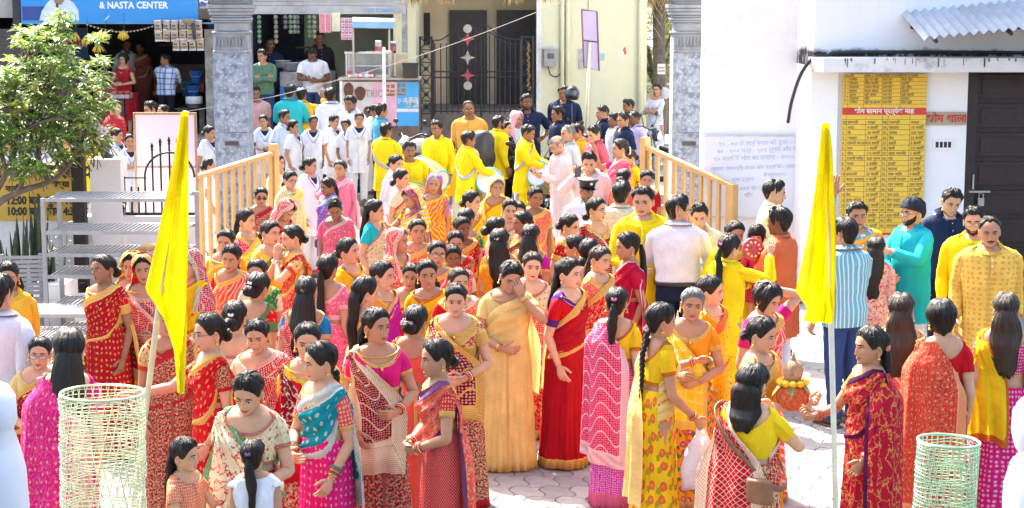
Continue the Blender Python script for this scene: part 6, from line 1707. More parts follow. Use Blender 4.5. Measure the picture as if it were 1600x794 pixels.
tag(mg.obj('marigold_garland', plain('dry_marigold', (.26, .15, .05), .8, 0, .4, 40), smooth=True), 'dried marigold garland hanging down the gate post', 'garland')
# sign seen from behind on a pole
ps = empty('pole_sign', (0, 0, 0), 0, 'lilac sign panel seen from behind on a leaning pole', 'sign')
y = 31.0
mb = MB(); mb.prism([(W(p, y), Zp(q, y)) for p, q in ((908, 15), (932, 18), (936, 111), (912, 105))], .03); o = mb.obj('panel', plain('lilac_panel', (.44, .36, .56), .6, 0, .05, 3), ps); o.location = (0, y, 0)
mb = MB(); q = [(908, 15), (932, 18), (936, 111), (912, 105), (908, 15)]; mb.tube([(W(a, y), y - .004, Zp(b, y)) for a, b in q], .014, 5); mb.tube([(W(910, y), y - .004, Zp(63, y)), (W(934, y), y - .004, Zp(66, y))], .014, 5); mb.obj('frame', plain('frame_brown', (.16, .09, .10), .6), ps)
mb = MB(); mb.tube([(W(921, y), y - .03, Zp(66, y)), (W(917, y), y - .03, Zp(186, y)), (W(915, y), y - .03, .15)], .03, 8); mb.obj('pole', plain('pole_cream', (.55, .52, .38), .6), ps, smooth=True)
# wires and dry thatch
mb = MB(); A, B = np.array((W(428, 30), 30, Zp(151, 30))), np.array((W(895, 28), 28, Zp(-4, 28))); t = np.linspace(0, 1, 40)[:, None]; P = A + (B - A) * t; P[:, 2] -= .12 * np.sin(t[:, 0] * PI); mb.tube(P, .006, 5); A, B = np.array((W(292, 30), 30, Zp(174, 30))), np.array((W(428, 30), 30, Zp(151, 30))); mb.tube(A + (B - A) * np.linspace(0, 1, 10)[:, None], .006, 5)
tag(mb.obj('wire', plain('pale_wire', (.30, .28, .26), .6)), 'thin pale wire slung across the street', 'wire')
thm = plain('dry_thatch', (.42, .30, .15), .9, 0, .3, 20)
for px, w_, dn in ((652, 16, 20), (698, 8, 15), (806, 15, 14), (853, 11, 12)):
 r = np.random.RandomState(px); mb = MB(); Y = 25.0
 for k in range(40):
  x = W(px, Y) + r.normal() * w_ / 220; L = (dn / 110) * r.uniform(.4, 1.1); z = Zp(-6, Y); dx = r.normal() * .05
  mb.add([(x - .012, Y + r.normal() * .04, z + .1), (x + .012, Y + r.normal() * .04, z + .1), (x + dx, Y + r.normal() * .03, z - L)], [(0, 1, 2)])
 tag(mb.obj('thatch_tuft', thm), {652: 'widest dry thatch tuft hanging over the stall end', 698: 'small dry thatch tuft over the gate post', 806: 'dry thatch tuft hanging over the porch', 853: 'dry thatch tuft over the cream wall edge'}[px], 'thatch')
mb = MB(); mb.box(-5, 5, 24.8, 25.4, 4.3, 4.45); tag(mb.obj('gate_beam', CAPM), 'grey stone beam spanning the gate columns', 'beam')
# ------------------------------------------------------------------ motorcycles
def motorcycle(x, Y, rz, label, paint, z=0.0):
 r = empty('motorcycle', (x, Y, z), rz, label, 'motorcycle', 'motorcycles parked along the street')
 rub, chrome, eng = plain('tyre_rubber', (.018, .018, .018), .8), plain('chrome', (.55, .55, .55), .2, 1), plain('engine_grey', (.12, .12, .125), .45, .6)
 a = np.linspace(0, 2 * PI, 28, endpoint=False)
 for wx in (-.64, .64):
  mb = MB(); mb.tube(np.stack([wx + .27 * np.cos(a), 0 * a, .31 + .27 * np.sin(a)], 1), .048, 8, closed=True); wh = mb.obj('wheel', rub, r, smooth=True)
  mb = MB(); mb.tube(np.stack([wx + .215 * np.cos(a), 0 * a, .31 + .215 * np.sin(a)], 1), .018, 6, closed=True); mb.lathe([(.04, -.05), (.05, 0), (.04, .05)], 10, (0, 0, 0))
  V = mb.v[-1]; mb.v[-1] = np.stack([V[:, 0] + wx, V[:, 2], V[:, 1] + .31], 1)
  for k in range(10):
   t = k * 2 * PI / 10; mb.tube([(wx + .03 * math.cos(t), .02 * (-1) ** k, .31 + .03 * math.sin(t)), (wx + .21 * math.cos(t), 0, .31 + .21 * math.sin(t))], .006, 4)
  mb.obj('rim', chrome, wh, smooth=True)
  mb = MB(); t = np.linspace(.25, PI * .85, 12) if wx > 0 else np.linspace(.3, PI * .75, 12); c = np.stack([wx + .335 * np.cos(t), 0 * t, .31 + .335 * np.sin(t)], 1)
  mb.grid(np.stack([c + (0, -.06, -.02), c + (0, -.04, .012), c + (0, .04, .012), c + (0, .06, -.02)], 1)); mb.obj('mudguard', paint, r, smooth=True)
 mb = MB()
 for s in (-.07, .07): mb.tube([(-.64, s, .31), (-.50, s, .62), (-.43, s, .84)], .022, 8)
 mb.obj('fork', chrome, r)
 mb = MB(); mb.tube([(-.42, 0, .80), (-.2, 0, .55), (.0, 0, .30), (.30, 0, .32)], .03, 8); mb.tube([(-.42, 0, .78), (.25, 0, .68), (.62, 0, .72)], .028, 8); mb.tube([(.64, .07, .31), (.2, .06, .38)], .022, 8); mb.tube([(.64, -.07, .31), (.2, -.06, .38)], .022, 8); mb.obj('frame', M_BLK(), r)
 mb = MB(); mb.box(-.18, .16, -.12, .12, .27, .50); mb.box(-.12, .06, -.09, .09, .50, .62)
 for k in range(5): mb.box(-.14, .08, -.11, .11, .515 + k * .022, .522 + k * .022)
 mb.obj('engine', eng, r)
 mb = MB(); mb.ball((-.16, 0, .80), (.26, .13, .125), 16, 10); mb.obj('fuel_tank', paint, r, smooth=True)
 mb = MB(); n_ = 12; xs = np.linspace(.02, .72, n_); zz = .79 + .06 * sm(xs, .3, .7) - .015 * np.sin(xs * 6); w_ = np.interp(xs, [.02, .2, .6, .72], [.07, .12, .12, .06])
 mb.grid(np.stack([np.stack([xs, -w_, zz - .07], 1), np.stack([xs, -w_, zz - .01], 1), np.stack([xs, -w_ * .6, zz], 1), np.stack([xs, w_ * .6, zz], 1), np.stack([xs, w_, zz - .01], 1), np.stack([xs, w_, zz - .07], 1)], 1), cap0=True, cap1=True); mb.obj('seat', plain('seat_vinyl', (.02, .02, .021), .55), r, smooth=True)
 mb = MB(); mb.ball((.5, 0, .68), (.24, .12, .09), 14, 8); mb.obj('side_cowl', paint, r, smooth=True)
 mb = MB(); mb.ball((-.54, 0, .84), (.09, .11, .11), 14, 8); mb.ball((-.50, 0, .94), (.05, .09, .05), 10, 6); mb.obj('headlamp_cowl', paint, r, smooth=True)
 mb = MB(); mb.ball((-.60, 0, .83), (.04, .085, .085), 12, 8); mb.obj('headlight', plain('lamp_glass', (.6, .62, .62), .08), r, smooth=True)
 mb = MB(); mb.tube(spline([(-.26, -.36, .98), (-.36, -.24, 1.02), (-.44, -.08, .95), (-.44, .08, .95), (-.36, .24, 1.02), (-.26, .36, .98)], 24), .014, 7)
 mb.tube([(-.27, -.37, .98), (-.33, -.27, 1.01)], .022, 8); mb.tube([(-.27, .37, .98), (-.33, .27, 1.01)], .022, 8); hb = mb.obj('handlebar', M_BLK(), r, smooth=True)
 for s in (-1, 1):
  mb = MB(); mb.tube([(-.38, s * .22, 1.02), (-.40, s * .30, 1.14), (-.38, s * .33, 1.20)], .007, 5); mb.ball((-.38, s * .34, 1.23), (.02, .065, .04), 10, 6); mb.obj('mirror', M_BLK(), hb, smooth=True)
 mb = MB(); mb.tube([(.0, -.14, .30), (.35, -.15, .28), (.70, -.16, .36)], [.03, .035, .045], 10); mb.obj('exhaust', chrome, r, smooth=True)
 mb = MB(); mb.ball((.76, 0, .74), (.04, .08, .04), 10, 6); mb.obj('tail_lamp', plain('tail_red', (.4, .01, .01), .2), r, smooth=True)
 mb = MB(); mb.box(-.615, -.60, -.11, .11, .60, .67); mb.obj('number_plate', M_WHITE(), r)
 mb = MB(); mb.tube([(.08, .1, .3), (.12, .26, .01)], .012, 6); mb.obj('side_stand', M_BLK(), r)
 return r
pwht, pblk, pred = plain('bike_white', (.62, .63, .65), .3, .1, .05), plain('bike_black', (.02, .02, .022), .25), plain('bike_red', (.42, .03, .05), .3)
motorcycle(W(664, 30.7), 30.7, RAD(50), 'white motorcycle parked facing the street beside the advertising counter', pwht, .15)
motorcycle(W(723, 30.4), 30.4, RAD(55), 'black motorcycle parked behind the man in orange', pblk, .15)
motorcycle(W(756, 31.0), 31.0, RAD(110), 'black motorcycle with raised mirror right of the man in orange', pblk, .15)
motorcycle(W(838, 27.8), 27.8, RAD(75), 'black and silver motorcycle under the leaning navy shirt man', pblk)
motorcycle(W(930, 30.6), 30.6, RAD(20), 'red motorcycle partly hidden behind the navy shirt men', pred, .15)
motorcycle(W(985, 32.6), 32.6, RAD(150), 'black motorcycle with upright handlebar against the cream wall', pblk, .15)
def helmet_at(px, py, Y, label):
 mb = MB(); n_ = 20; t = np.linspace(.05, 2.3, 12)[:, None]; a = np.linspace(0, 2 * PI, n_, endpoint=False); mb.grid(np.stack([.13 * np.sin(t) * np.cos(a), .16 * np.sin(t) * np.sin(a), .15 * np.cos(t) + 0 * a], -1), 0, cv=True, flip=True); mb.grid(np.stack([.134 * np.sin(t[5:9]) * np.cos(a[10:20]), .166 * np.sin(t[5:9]) * np.sin(a[10:20]), .15 * np.cos(t[5:9]) + 0 * a[10:20]], -1), 1)
 o = mb.obj('helmet', [plain('helmet_black', (.015, .015, .017), .15), plain('visor', (.05, .06, .08), .05)], smooth=True); o.location = (W(px, Y), Y, Zp(py, Y)); tag(o, label, 'helmet')
helmet_at(894, 147, 30.4, 'glossy black helmet on a mirror behind the standing navy shirt man')
mb = MB(); mb.tube([(W(894, 30.4), 30.42, .9), (W(894, 30.4), 30.42, Zp(158, 30.4))], .012, 6); mb.ball((W(893, 30.4), 30.45, .9), (.12, .2, .12), 10, 6); tag(mb.obj('scooter_mirror_stalk', M_BLK(), smooth=True), 'dark scooter stalk holding the glossy helmet', 'scooter')
# dark tarpaulin bag on the bike
def blob(name, c, r_, mat, label, cat, seed, amp=.12):
 n_, m_ = 24, 16; t = np.linspace(.01, PI - .01, m_)[:, None]; a = np.linspace(0, 2 * PI, n_, endpoint=False); D = np.stack([np.sin(t) * np.cos(a), np.sin(t) * np.sin(a), np.cos(t) + 0 * a], -1); P = D * (1 + wob(D, amp, 3, seed))[..., None] * np.array(r_) + c
 mb = MB(); mb.grid(P, 0, cv=True, flip=True); return tag(mb.obj(name, mat, smooth=True), label, cat)
blob('black_tarpaulin', (W(752, 27.5), 27.5, 1.02), (.22, .22, .36), plain('tarpaulin', (.025, .026, .03), .4, 0, .2, 6), 'bulging black tarpaulin bundle between two yellow drummers', 'bundle', 5)
mb = MB(); mb.lathe([(.11, -.03), (.12, 0), (.11, .03)], 20, (0, 0, 0), 0); mb.lathe([(.075, -.035), (.075, -.031)], 20, (0, 0, 0), 1); o = mb.obj('loudhailer', [plain('horn_grey', (.45, .46, .48), .4), plain('horn_blue', (.12, .25, .55), .4)], smooth=True); o.rotation_euler = (PI / 2, 0, 0); o.location = (W(1038, 34.5), 34.5, Zp(146, 34.5)); tag(o, 'round grey horn with blue centre behind the woman in the printed dress', 'horn')
# ------------------------------------------------------------------ leaves
def leafmat(name, c, v=.3):
 if name in MATS: return MATS[name]
 m, nt, b = newmat(name); t = NT(nt)
 tc = t.n('ShaderNodeTexCoord').outputs['Object']; n = t.noise(tc, 7, 3)
 col = t.mix(t.ramp(n, .3, .7), [x * (1 - v) for x in c], [min(1, x * (1 + v)) for x in c]); t.l(col, b.inputs['Base Color'])
 b.inputs['Roughness'].default_value = .38
 tr = t.n('ShaderNodeBsdfTranslucent'); t.l(t.mix(.5, col, (.22, .34, .04)), tr.inputs[0]); ms = t.n('ShaderNodeMixShader'); ms.inputs[0].default_value = .3
 t.l(b.outputs[0], ms.inputs[1]); t.l(tr.outputs[0], ms.inputs[2]); t.l(ms.outputs[0], nt.nodes['Material Output'].inputs[0])
 MATS[name] = m; return m
LV = [leafmat('leaf_mid', (.18, .32, .06)), leafmat('leaf_light', (.33, .46, .09)), leafmat('leaf_deep', (.10, .20, .05)), leafmat('leaf_yellow', (.34, .26, .05)), leafmat('leaf_grey', (.20, .25, .14))]
def leaf_geo(mb, p, d, up, L, wd, mat, droop=.35):
 d = np.array(d); d /= np.linalg.norm(d); s = np.cross(d, up); s /= np.linalg.norm(s) + 1e-9; n = np.cross(s, d)
 V = []
 for t, w in ((0, .04), (.3, .8), (.6, 1.0), (.85, .55), (1, .02)):
  c = p + d * L * t - np.array((0, 0, 1)) * L * droop * t * t
  V += [c - s * wd * w * .5 + n * wd * .14 * w, c, c + s * wd * w * .5 + n * wd * .14 * w]
 F = []
 for i in range(4):
  a = i * 3; F += [(a, a + 1, a + 4, a + 3), (a + 1, a + 2, a + 5, a + 4)]
 mb.add(V, F, mat)
r = np.random.RandomState(21)
TY = 18.6
tr_ = empty('leafy_tree', (W(-25, TY), TY, 0), 0, 'leafy green tree in front of the yellow timing board', 'tree')
bark = plain('tree_bark', (.16, .12, .09), .9, 0, .25, 14, .02)
base = np.array((W(-25, TY), TY, 0))
def tw(px, py, dy=0): return np.array((W(px, TY + dy, py), TY + dy, Zp(py, TY + dy)))
B0 = tr_.location
brs = [([(W(-40, TY), TY, 0), tw(-32, 420), tw(-12, 330), tw(30, 300), tw(75, 285), tw(105, 262), tw(130, 215), tw(150, 150)], .05),
 ([tw(-32, 420), tw(-14, 320), tw(10, 270), tw(28, 210), tw(20, 160), tw(35, 105), tw(55, 60)], .04), ([tw(30, 300), tw(45, 250), tw(50, 205), tw(62, 150), tw(85, 105), tw(92, 60)], .026),
 ([tw(75, 285), tw(60, 230), tw(95, 165), tw(110, 120)], .03), ([tw(10, 270), tw(-5, 210), tw(-10, 150), tw(15, 120)], .03), ([tw(105, 262), tw(80, 200, .4), tw(120, 170, .5)], .025), ([tw(28, 210), tw(70, 190, -.4), tw(110, 185, -.5), tw(140, 190, -.5)], .025)]
mb = MB(); allp = []
for pts, r0 in brs:
 q = spline(pts, 26); mb.tube(q, np.linspace(r0, r0 * .22, 26), 8); allp.append(q[8:])
for q in allp: pass
trunk = MB(); trunk.v = [v - np.array(B0) for v in mb.v]; trunk.uv = mb.uv; trunk.f = mb.f; trunk.m = mb.m; trunk.n = mb.n
trunk.obj('trunk', bark, tr_, smooth=True)
# crown: rosettes of long leaves at twig ends
reg = [(95, 32, 16), (45, 62, 24), (88, 70, 28), (25, 110, 26), (70, 120, 34), (105, 110, 28), (15, 165, 30), (60, 175, 38), (110, 165, 34), (150, 130, 20), (155, 95, 10), (160, 165, 16), (25, 220, 30), (75, 222, 34), (120, 205, 30), (150, 205, 18), (5, 130, 25), (0, 200, 25), (160, 225, 14), (-20, 160, 30), (-20, 240, 25), (40, 255, 16), (100, 250, 12), (130, 180, 26), (150, 60, 8), (30, 270, 14), (70, 268, 12), (140, 235, 14)]
mb = MB(); tg = MB(); leaves = []
for (px, py, rad) in reg:
 for k in range(max(6, int(rad * 1.45))):
  a, q = r.rand() * 6.28, math.sqrt(r.rand()) * rad
  dy = r.normal() * .33
  c = tw(px + q * math.cos(a), py + q * math.sin(a) * .9, dy)
  if r.rand() < .5: tg.tube([c, c - np.array((r.normal() * .06, r.normal() * .06, .16))], [.003, .006], 4)
  big = r.uniform(.085, .15)
  tone = r.choice(5, p=[.38, .30, .20, .035, .085])
  for j in range(r.randint(6, 10)):
   t = j * 2.4 + r.rand(); el = r.uniform(-.1, .85)
   d = np.array((math.cos(t) * math.cos(el), math.sin(t) * math.cos(el), math.sin(el)))
   leaves.append((c, d, big * r.uniform(.7, 1.15), r.uniform(.028, .045), tone if r.rand() < .8 else r.choice(3), r.uniform(.1, .6)))
order = sorted(leaves, key=lambda l: l[0][1])
for l in order: leaf_geo(mb, l[0] - np.array(B0), l[1], (0, 0, 1), l[2], l[3], l[4], l[5])
tag(mb.obj('crown', LV, tr_), kind='stuff')
tg.xf(np.array(Matrix.Translation(-Vector(B0)))); tag(tg.obj('twigs', bark, tr_), kind='stuff')
for px, py in ((162, 205), (152, 198), (158, 212)):
 mb = MB()
 for k in range(5): a = k * 1.257; mb.ball((.03 * math.cos(a), -.01, .03 * math.sin(a)), (.022, .01, .022), 7, 5)
 o = mb.obj('white_blossom', plain('blossom_white', (.75, .73, .68), .6), tr_, smooth=True); o.location = tw(px, py, -.3) - np.array(B0)
# snake plants
for n_, (px, Y, hh, cnt) in enumerate([(18, 18.7, .85, 9), (48, 18.9, 1.05, 11), (64, 18.6, .7, 7), (-6, 18.8, .7, 7)]):
 sp = empty('snake_plant', (W(px, Y), Y, 0), 0, ['dark snake plant clump beside the metal bench', 'tallest snake plant clump under the timing board', 'short snake plant nearest the steel rack', 'snake plant clump half hidden behind the bench'][n_], 'plant', 'snake plants by the wall')
 mb = MB(); mb.lathe([(.12, 0), (.16, .25), (.17, .26), (.15, .26), (.14, .22)], 14); mb.obj('pot', plain('clay_pot', (.20, .10, .06), .8), sp)
 rr = np.random.RandomState(n_)
 for k in range(cnt):
  a = k * 2.4; lean = rr.uniform(.05, .35); L = hh * rr.uniform(.6, 1.1); mb = MB(); t = np.linspace(0, 1, 9)
  c = np.stack([math.cos(a) * (.04 + lean * L * t * .6), math.sin(a) * (.04 + lean * L * t * .6), .24 + L * t], 1); w_ = .035 * np.sin(np.clip(t * .75 + .22, 0, 1) * PI) ** .8; w_[-1] = .002
  sd = np.array((-math.sin(a + .4), math.cos(a + .4), 0)); nn = np.array((math.cos(a + .4), math.sin(a + .4), 0))
  mb.grid(np.stack([c - sd * w_[:, None], c + nn * w_[:, None] * .3, c + sd * w_[:, None], c - nn * .006], 1), 0, cv=True); mb.obj('leaf', plain('snake_leaf', (.035, .065, .03), .4, 0, .45, 14), sp, smooth=True)
def small_shrub(px, py, Y, n, label, hh):
 rr = np.random.RandomState(int(px)); s = empty('small_shrub', (W(px, Y), Y, 0), 0, label, 'shrub'); mb = MB(); st = MB()
 for k in range(n):
  a = rr.rand() * 6.28; tip = np.array((math.cos(a) * rr.uniform(.05, .32), math.sin(a) * rr.uniform(.05, .3), rr.uniform(.3, hh))); st.tube([(0, 0, 0), tip * (.5, .5, .6), tip], [.008, .006, .003], 5)
  for j in range(9):
   p = tip * (.5 + .5 * j / 8); t = j * 2.4; leaf_geo(mb, p, (math.cos(t), math.sin(t), .4), (0, 0, 1), .07, .03, rr.choice(3))
 st.obj('stem', bark, s); tag(mb.obj('foliage', LV, s), kind='stuff')
small_shrub(82, 380, 18.8, 14, 'thin leafy shrub beside the snake plants under the board', 1.15)
# trees and dry palm in the gap right of the house
gx = W(1028, 39)
for n_, (px, Y, zc, rad, lab_) in enumerate([(1024, 41, 2.4, 1.0, 'dark green tree filling the gap beyond the cream house'), (1040, 44, 4.2, 1.3, 'taller tree rising behind the gap by the white pole')]):
 t_ = empty('background_tree', (W(px, Y), Y, 0), 0, lab_, 'tree'); mb = MB(); mb.tube([(0, 0, 0), (.1, 0, zc * .6), (0, .1, zc)], [.16, .12, .07], 8)
 rr = np.random.RandomState(50 + n_)
 for k in range(6): a = k * 1.05; mb.tube([(0, 0, zc * .6), (.4 * math.cos(a), .4 * math.sin(a), zc), (rad * .9 * math.cos(a), rad * .9 * math.sin(a), zc + rr.uniform(-.3, .8))], [.05, .03, .012], 6)
 mb.obj('trunk', bark, t_); mb = MB()
 for k in range(230):
  v = rr.normal(size=3); v /= np.linalg.norm(v); p = np.array((0, 0, zc)) + v * rad * rr.uniform(.4, 1.1) * (1, 1, 1.3); tone = rr.choice(3, p=[.3, .15, .55])
  for j in range(7): t = j * 2.4; leaf_geo(mb, p, (math.cos(t), math.sin(t), .2), (0, 0, 1), rr.uniform(.12, .2), .06, tone)
 tag(mb.obj('crown', LV, t_), kind='stuff')
pl_ = empty('dry_palm', (W(1027, 37.5), 37.5, 0), 0, 'dry brown palm with drooping fronds beyond the cream house', 'palm tree')
mb = MB(); mb.tube([(0, 0, 0), (.05, 0, 1.5), (0, 0, 3.6)], [.16, .14, .12], 10); mb.obj('trunk', plain('palm_bark', (.14, .12, .10), .9, 0, .3, 10, .02), pl_)
rr = np.random.RandomState(9)
for k in range(18):
 a = rr.rand() * 6.28; L = rr.uniform(.8, 1.3); t = np.linspace(0, 1, 10); c = np.stack([math.cos(a) * L * .55 * t, math.sin(a) * L * .55 * t, 3.6 + .35 * np.sin(t * 2) - L * .9 * t ** 2], 1); mb = MB(); mb.tube(c, .014, 4, 0)
 for j in range(1, 10):
  for s in (-1, 1): leaf_geo(mb, c[j], (math.cos(a + s * 1.2), math.sin(a + s * 1.2), -.7), (0, 0, 1), .35, .03, 0, .4)
 mb.obj('frond', [thm], pl_)
mb = MB(); mb.box(W(1027, 36.6), W(1039, 36.6), 36.6, 36.63, Zp(116, 36.6), Zp(100, 36.6)); mb.box(W(1028, 36.6), W(1038, 36.6), 36.59, 36.598, Zp(107, 36.6), Zp(105, 36.6), 1); mb.box(W(1028, 36.6), W(1038, 36.6), 36.59, 36.598, Zp(112, 36.6), Zp(110, 36.6), 1)
tag(mb.obj('paper_notice', [pw, ink]), 'small white paper notice on the palm trunk', 'notice')
mb = MB(); mb.box(W(1010, 46), W(1200, 46), 46, 46.3, 0, 2.2); tag(mb.obj('back_lane_wall', plain('lane_wall', (.25, .23, .20), .9, 0, .2, 2)), 'grey lane wall far behind the gap beside the house', 'wall')
# ------------------------------------------------------------------ flags and bamboo tree guards
fy = fabric((.90, .76, .012), 'plain', trans=.42, rough=.6)
def flag(label, pole_pts, prof, Y, seed, pole_r, poleM):
 """prof: list of (py, px left, px right) of the hanging cloth"""
 r_ = empty('yellow_flag', (0, 0, 0), 0, label, 'flag', 'yellow flags on poles')
 mb = MB(); mb.tube([(W(a, Y, b), Y, Zp(b, Y)) for a, b in pole_pts], pole_r, 10); mb.obj('pole', poleM, r_, smooth=True)
 py = np.array([p[0] for p in prof], float); pr_ = np.linspace(py[0], py[-1], 46); l_ = np.interp(pr_, py, [p[1] for p in prof]); rr_ = np.interp(pr_, py, [p[2] for p in prof])
 n_ = 34; u = np.linspace(0, 1, n_); q = np.random.RandomState(seed); rows = []
 for i, yy in enumerate(pr_):
  t = i / 45.; px = l_[i] + (rr_[i] - l_[i]) * u; amp = (.008 + .026 * np.sin(min(1, t * 1.6) * 1.5))
  dep = amp * np.sin(u * 2 * PI * 2.6 + t * 2.2 + q.rand() * .08) + .45 * amp * np.sin(u * 2 * PI * 5.3 - t * 3 + 1)
  z = Zp(yy, Y); rows.append([(W(px[j], Y, yy) + .012 * math.sin(u[j] * 20 + t * 4), Y - .035 + dep[j], z + .008 * math.sin(u[j] * 15)) for j in range(n_)])
 P = np.array(rows); uv = np.stack([np.broadcast_to(u * .8, P.shape[:2]), P[..., 2], 9 + 0 * P[..., 2]], -1); mb = MB(); mb.grid(P, 0, uv=uv); mb.obj('cloth', fy, r_, smooth=True)
flag('taller yellow flag on a leaning bamboo pole by the left mesh guard', [(291, 174), (250, 465), (200, 860)], [(176, 287, 293), (215, 280, 293), (300, 262, 294), (390, 241, 297), (452, 225, 297), (466, 236, 297), (500, 258, 295), (548, 276, 291), (612, 283, 287)], 8.9, 2, .0155, plain('bamboo_pole', (.62, .52, .36), .6, 0, .15, 8))
flag('yellow flag on a white pole in front of the striped shirt man', [(1287, 192), (1296, 400), (1307, 840)], [(194, 1284, 1290), (230, 1279, 1294), (300, 1270, 1298), (370, 1261, 1302), (455, 1243, 1304), (462, 1250, 1304), (480, 1262, 1304), (502, 1256, 1303)], 8.7, 5, .0145, plain('white_pole_paint', (.70, .68, .60), .5, 0, .08, 8))
def guard(cx, Y, r_, zt, tilt, mat, label, nr, nv):
 g = empty('tree_guard', (cx, Y, 0), 0, label, 'tree guard', 'mesh tree guards')
 g.rotation_euler = (RAD(-1), RAD(tilt), 0)
 a = np.linspace(0, 2 * PI, 40, endpoint=False); q = np.random.RandomState(3); mb = MB(); rr_w = .0022
 for k in range(nr):
  z = .02 + (zt - .02) * k / (nr - 1); rr_ = r_ * (1 + .045 * np.sin(2 * a + .6) + .012 * np.sin(5 * a + k * .5) + .006 * q.normal()); mb.tube(np.stack([rr_ * np.cos(a), rr_ * np.sin(a), np.full(40, z) + .006 * np.sin(3 * a + k)], 1), rr_w, 4, closed=True)
 tag(mb.obj('hoops', mat, g), kind='stuff'); mb = MB()
 for s in (-1, 1):
  for k in range(nv):
   t = k * 2 * PI / nv; zz = np.linspace(.02, zt, 14); ang = t + s * zz * 1.1; mb.tube(np.stack([r_ * 1.012 * np.cos(ang), r_ * 1.012 * np.sin(ang), zz], 1), .0020, 4)
 tag(mb.obj('diagonal_strips', mat, g), kind='stuff')
 mb = MB(); a2 = np.linspace(0, 2 * PI, 41)[:-1]; mb.tube(np.stack([r_ * 1.01 * np.cos(a2), r_ * 1.01 * np.sin(a2), np.full(40, zt)], 1), .006, 6, closed=True); mb.obj('top_rim', mat, g)
guard(W(152, 8.4, 700), 8.4, .198, 1.55, 1.0, plain('straw_green_mesh', (.56, .60, .40), .6, 0, .2, 12), 'pale straw green mesh tree guard beside the leaning flag pole', 84, 34)
guard(W(1467, 8.2, 740), 8.2, .145, 1.36, 2.0, plain('green_mesh', (.34, .55, .36), .6, 0, .2, 12), 'green mesh tree guard in front of the short haired woman', 70, 30)
# white marble rail posts close to the camera
mw = plain('white_marble', (.74, .75, .77), .4, 0, .03, 10)
q = 4.2
mb = MB(); mb.lathe([(.10, -.5), (.11, -.2), (.112, Zp(794, q) - 2.1), (.108, Zp(735, q) - 2.1), (.095, Zp(700, q) - 2.1), (.082, Zp(672, q) - 2.1), (.088, Zp(664, q) - 2.1), (.092, Zp(655, q) - 2.1), (.09, Zp(622, q) - 2.1), (.075, Zp(606, q) - 2.1), (.05, Zp(598, q) - 2.1), (.03, Zp(590, q) - 2.1), (.024, Zp(470, q) - 2.1)], 40, (W(-32, q, 690), q, 2.1)); tag(mb.obj('marble_post', mw, smooth=True), 'blurred white marble rail post at the left edge in front of the crowd', 'post')
mb = MB(); mb.lathe([(.09, -.5), (.105, Zp(794, q) - 2.1), (.105, Zp(760, q) - 2.1), (.09, Zp(725, q) - 2.1), (.07, Zp(710, q) - 2.1), (.082, Zp(700, q) - 2.1), (.092, Zp(675, q) - 2.1), (.09, Zp(645, q) - 2.1), (.075, Zp(628, q) - 2.1), (.045, Zp(618, q) - 2.1), (.037, Zp(600, q) - 2.1), (.035, Zp(260, q) - 2.1)], 40, (W(1640, q, 690), q, 2.1)); tag(mb.obj('marble_baluster', mw, smooth=True), 'blurred white marble turned post at the right edge', 'post')
# ------------------------------------------------------------------ cloth palette
F = fabric
RED, DRED, MAR, CRI = (.55, .008, .015), (.38, .006, .014), (.20, .008, .018), (.48, .01, .045)
YEL, LYEL, ORA, DORA = (.88, .58, .02), (.86, .64, .24), (.80, .30, .02), (.70, .17, .02)
PNK, HPK, MAG, LPK, CORAL = (.68, .10, .20), (.66, .015, .17), (.50, .015, .32), (.78, .42, .48), (.72, .10, .07)
TEAL, TURQ, GRN, NAVY, WHT, CRM, LAV = (.0, .24, .29), (.01, .44, .50), (.02, .22, .06), (.012, .022, .06), (.74, .75, .80), (.72, .64, .44), (.52, .45, .68)
GLD = (.70, .46, .12)
f_red = F(RED, 'booti', GLD, GLD, 1, .05); f_redp = F(RED, 'plain', GLD, GLD, 1, .045); f_redb = F(RED, 'bandhani', (.75, .45, .4), (.75, .5, .4), 1, .03)
f_redj = F(RED, 'jaal', (.72, .34, .20), GLD, 1.2, .06); f_dred = F(DRED, 'booti', GLD, GLD, .8, .05); f_mar = F(MAR, 'brocade', (.62, .42, .24), (.5, .02, .03), 1, .05)
f_marp = F(MAR, 'dots', (.6, .4, .25), GLD, 1, .04); f_cri = F(CRI, 'dots', (.72, .5, .35), GLD, .8, .04); f_redchk = F(RED, 'lattice', (.75, .45, .35), GLD, .35, .06)
f_yel = F(YEL, 'plain', GLD, (.55, .10, .02), 1, .02, trans=.24); f_yelo = F(YEL, 'floral', (.75, .14, .04), (.80, .32, .06), 1.05, .0, c4=(.40, .34, .03), trans=.2); f_lyel = F(LYEL, 'plain', GLD, GLD, 1, .0, trans=.28)
f_yell = F(YEL, 'lattice', (.80, .72, .50), GLD, 1, .03); f_ora = F(ORA, 'booti', (.80, .52, .15), GLD, .7, .05); f_orap = F(ORA, 'plain', GLD, GLD, 1, .03); f_dora = F(DORA, 'leheriya', (.8, .5, .1), GLD, 1.4, .03)
f_pnk = F(PNK, 'jaal', (.76, .30, .36), (.75, .45, .4), 1, .03); f_hpk = F(HPK, 'dots', (.75, .55, .3), GLD, 1.4, .05); f_mag = F(MAG, 'plain', GLD, GLD, 1, .03); f_magb = F((.66, .02, .12), 'bandhani', (.74, .22, .30), (.80, .50, .52), 1, .07)
f_lpk = F(LPK, 'plain'); f_cor = F(CORAL, 'jaal', (.78, .40, .25), GLD, .8, .05); f_corl = F(CORAL, 'leheriya', (.8, .5, .4), GLD, 1.2, .04)
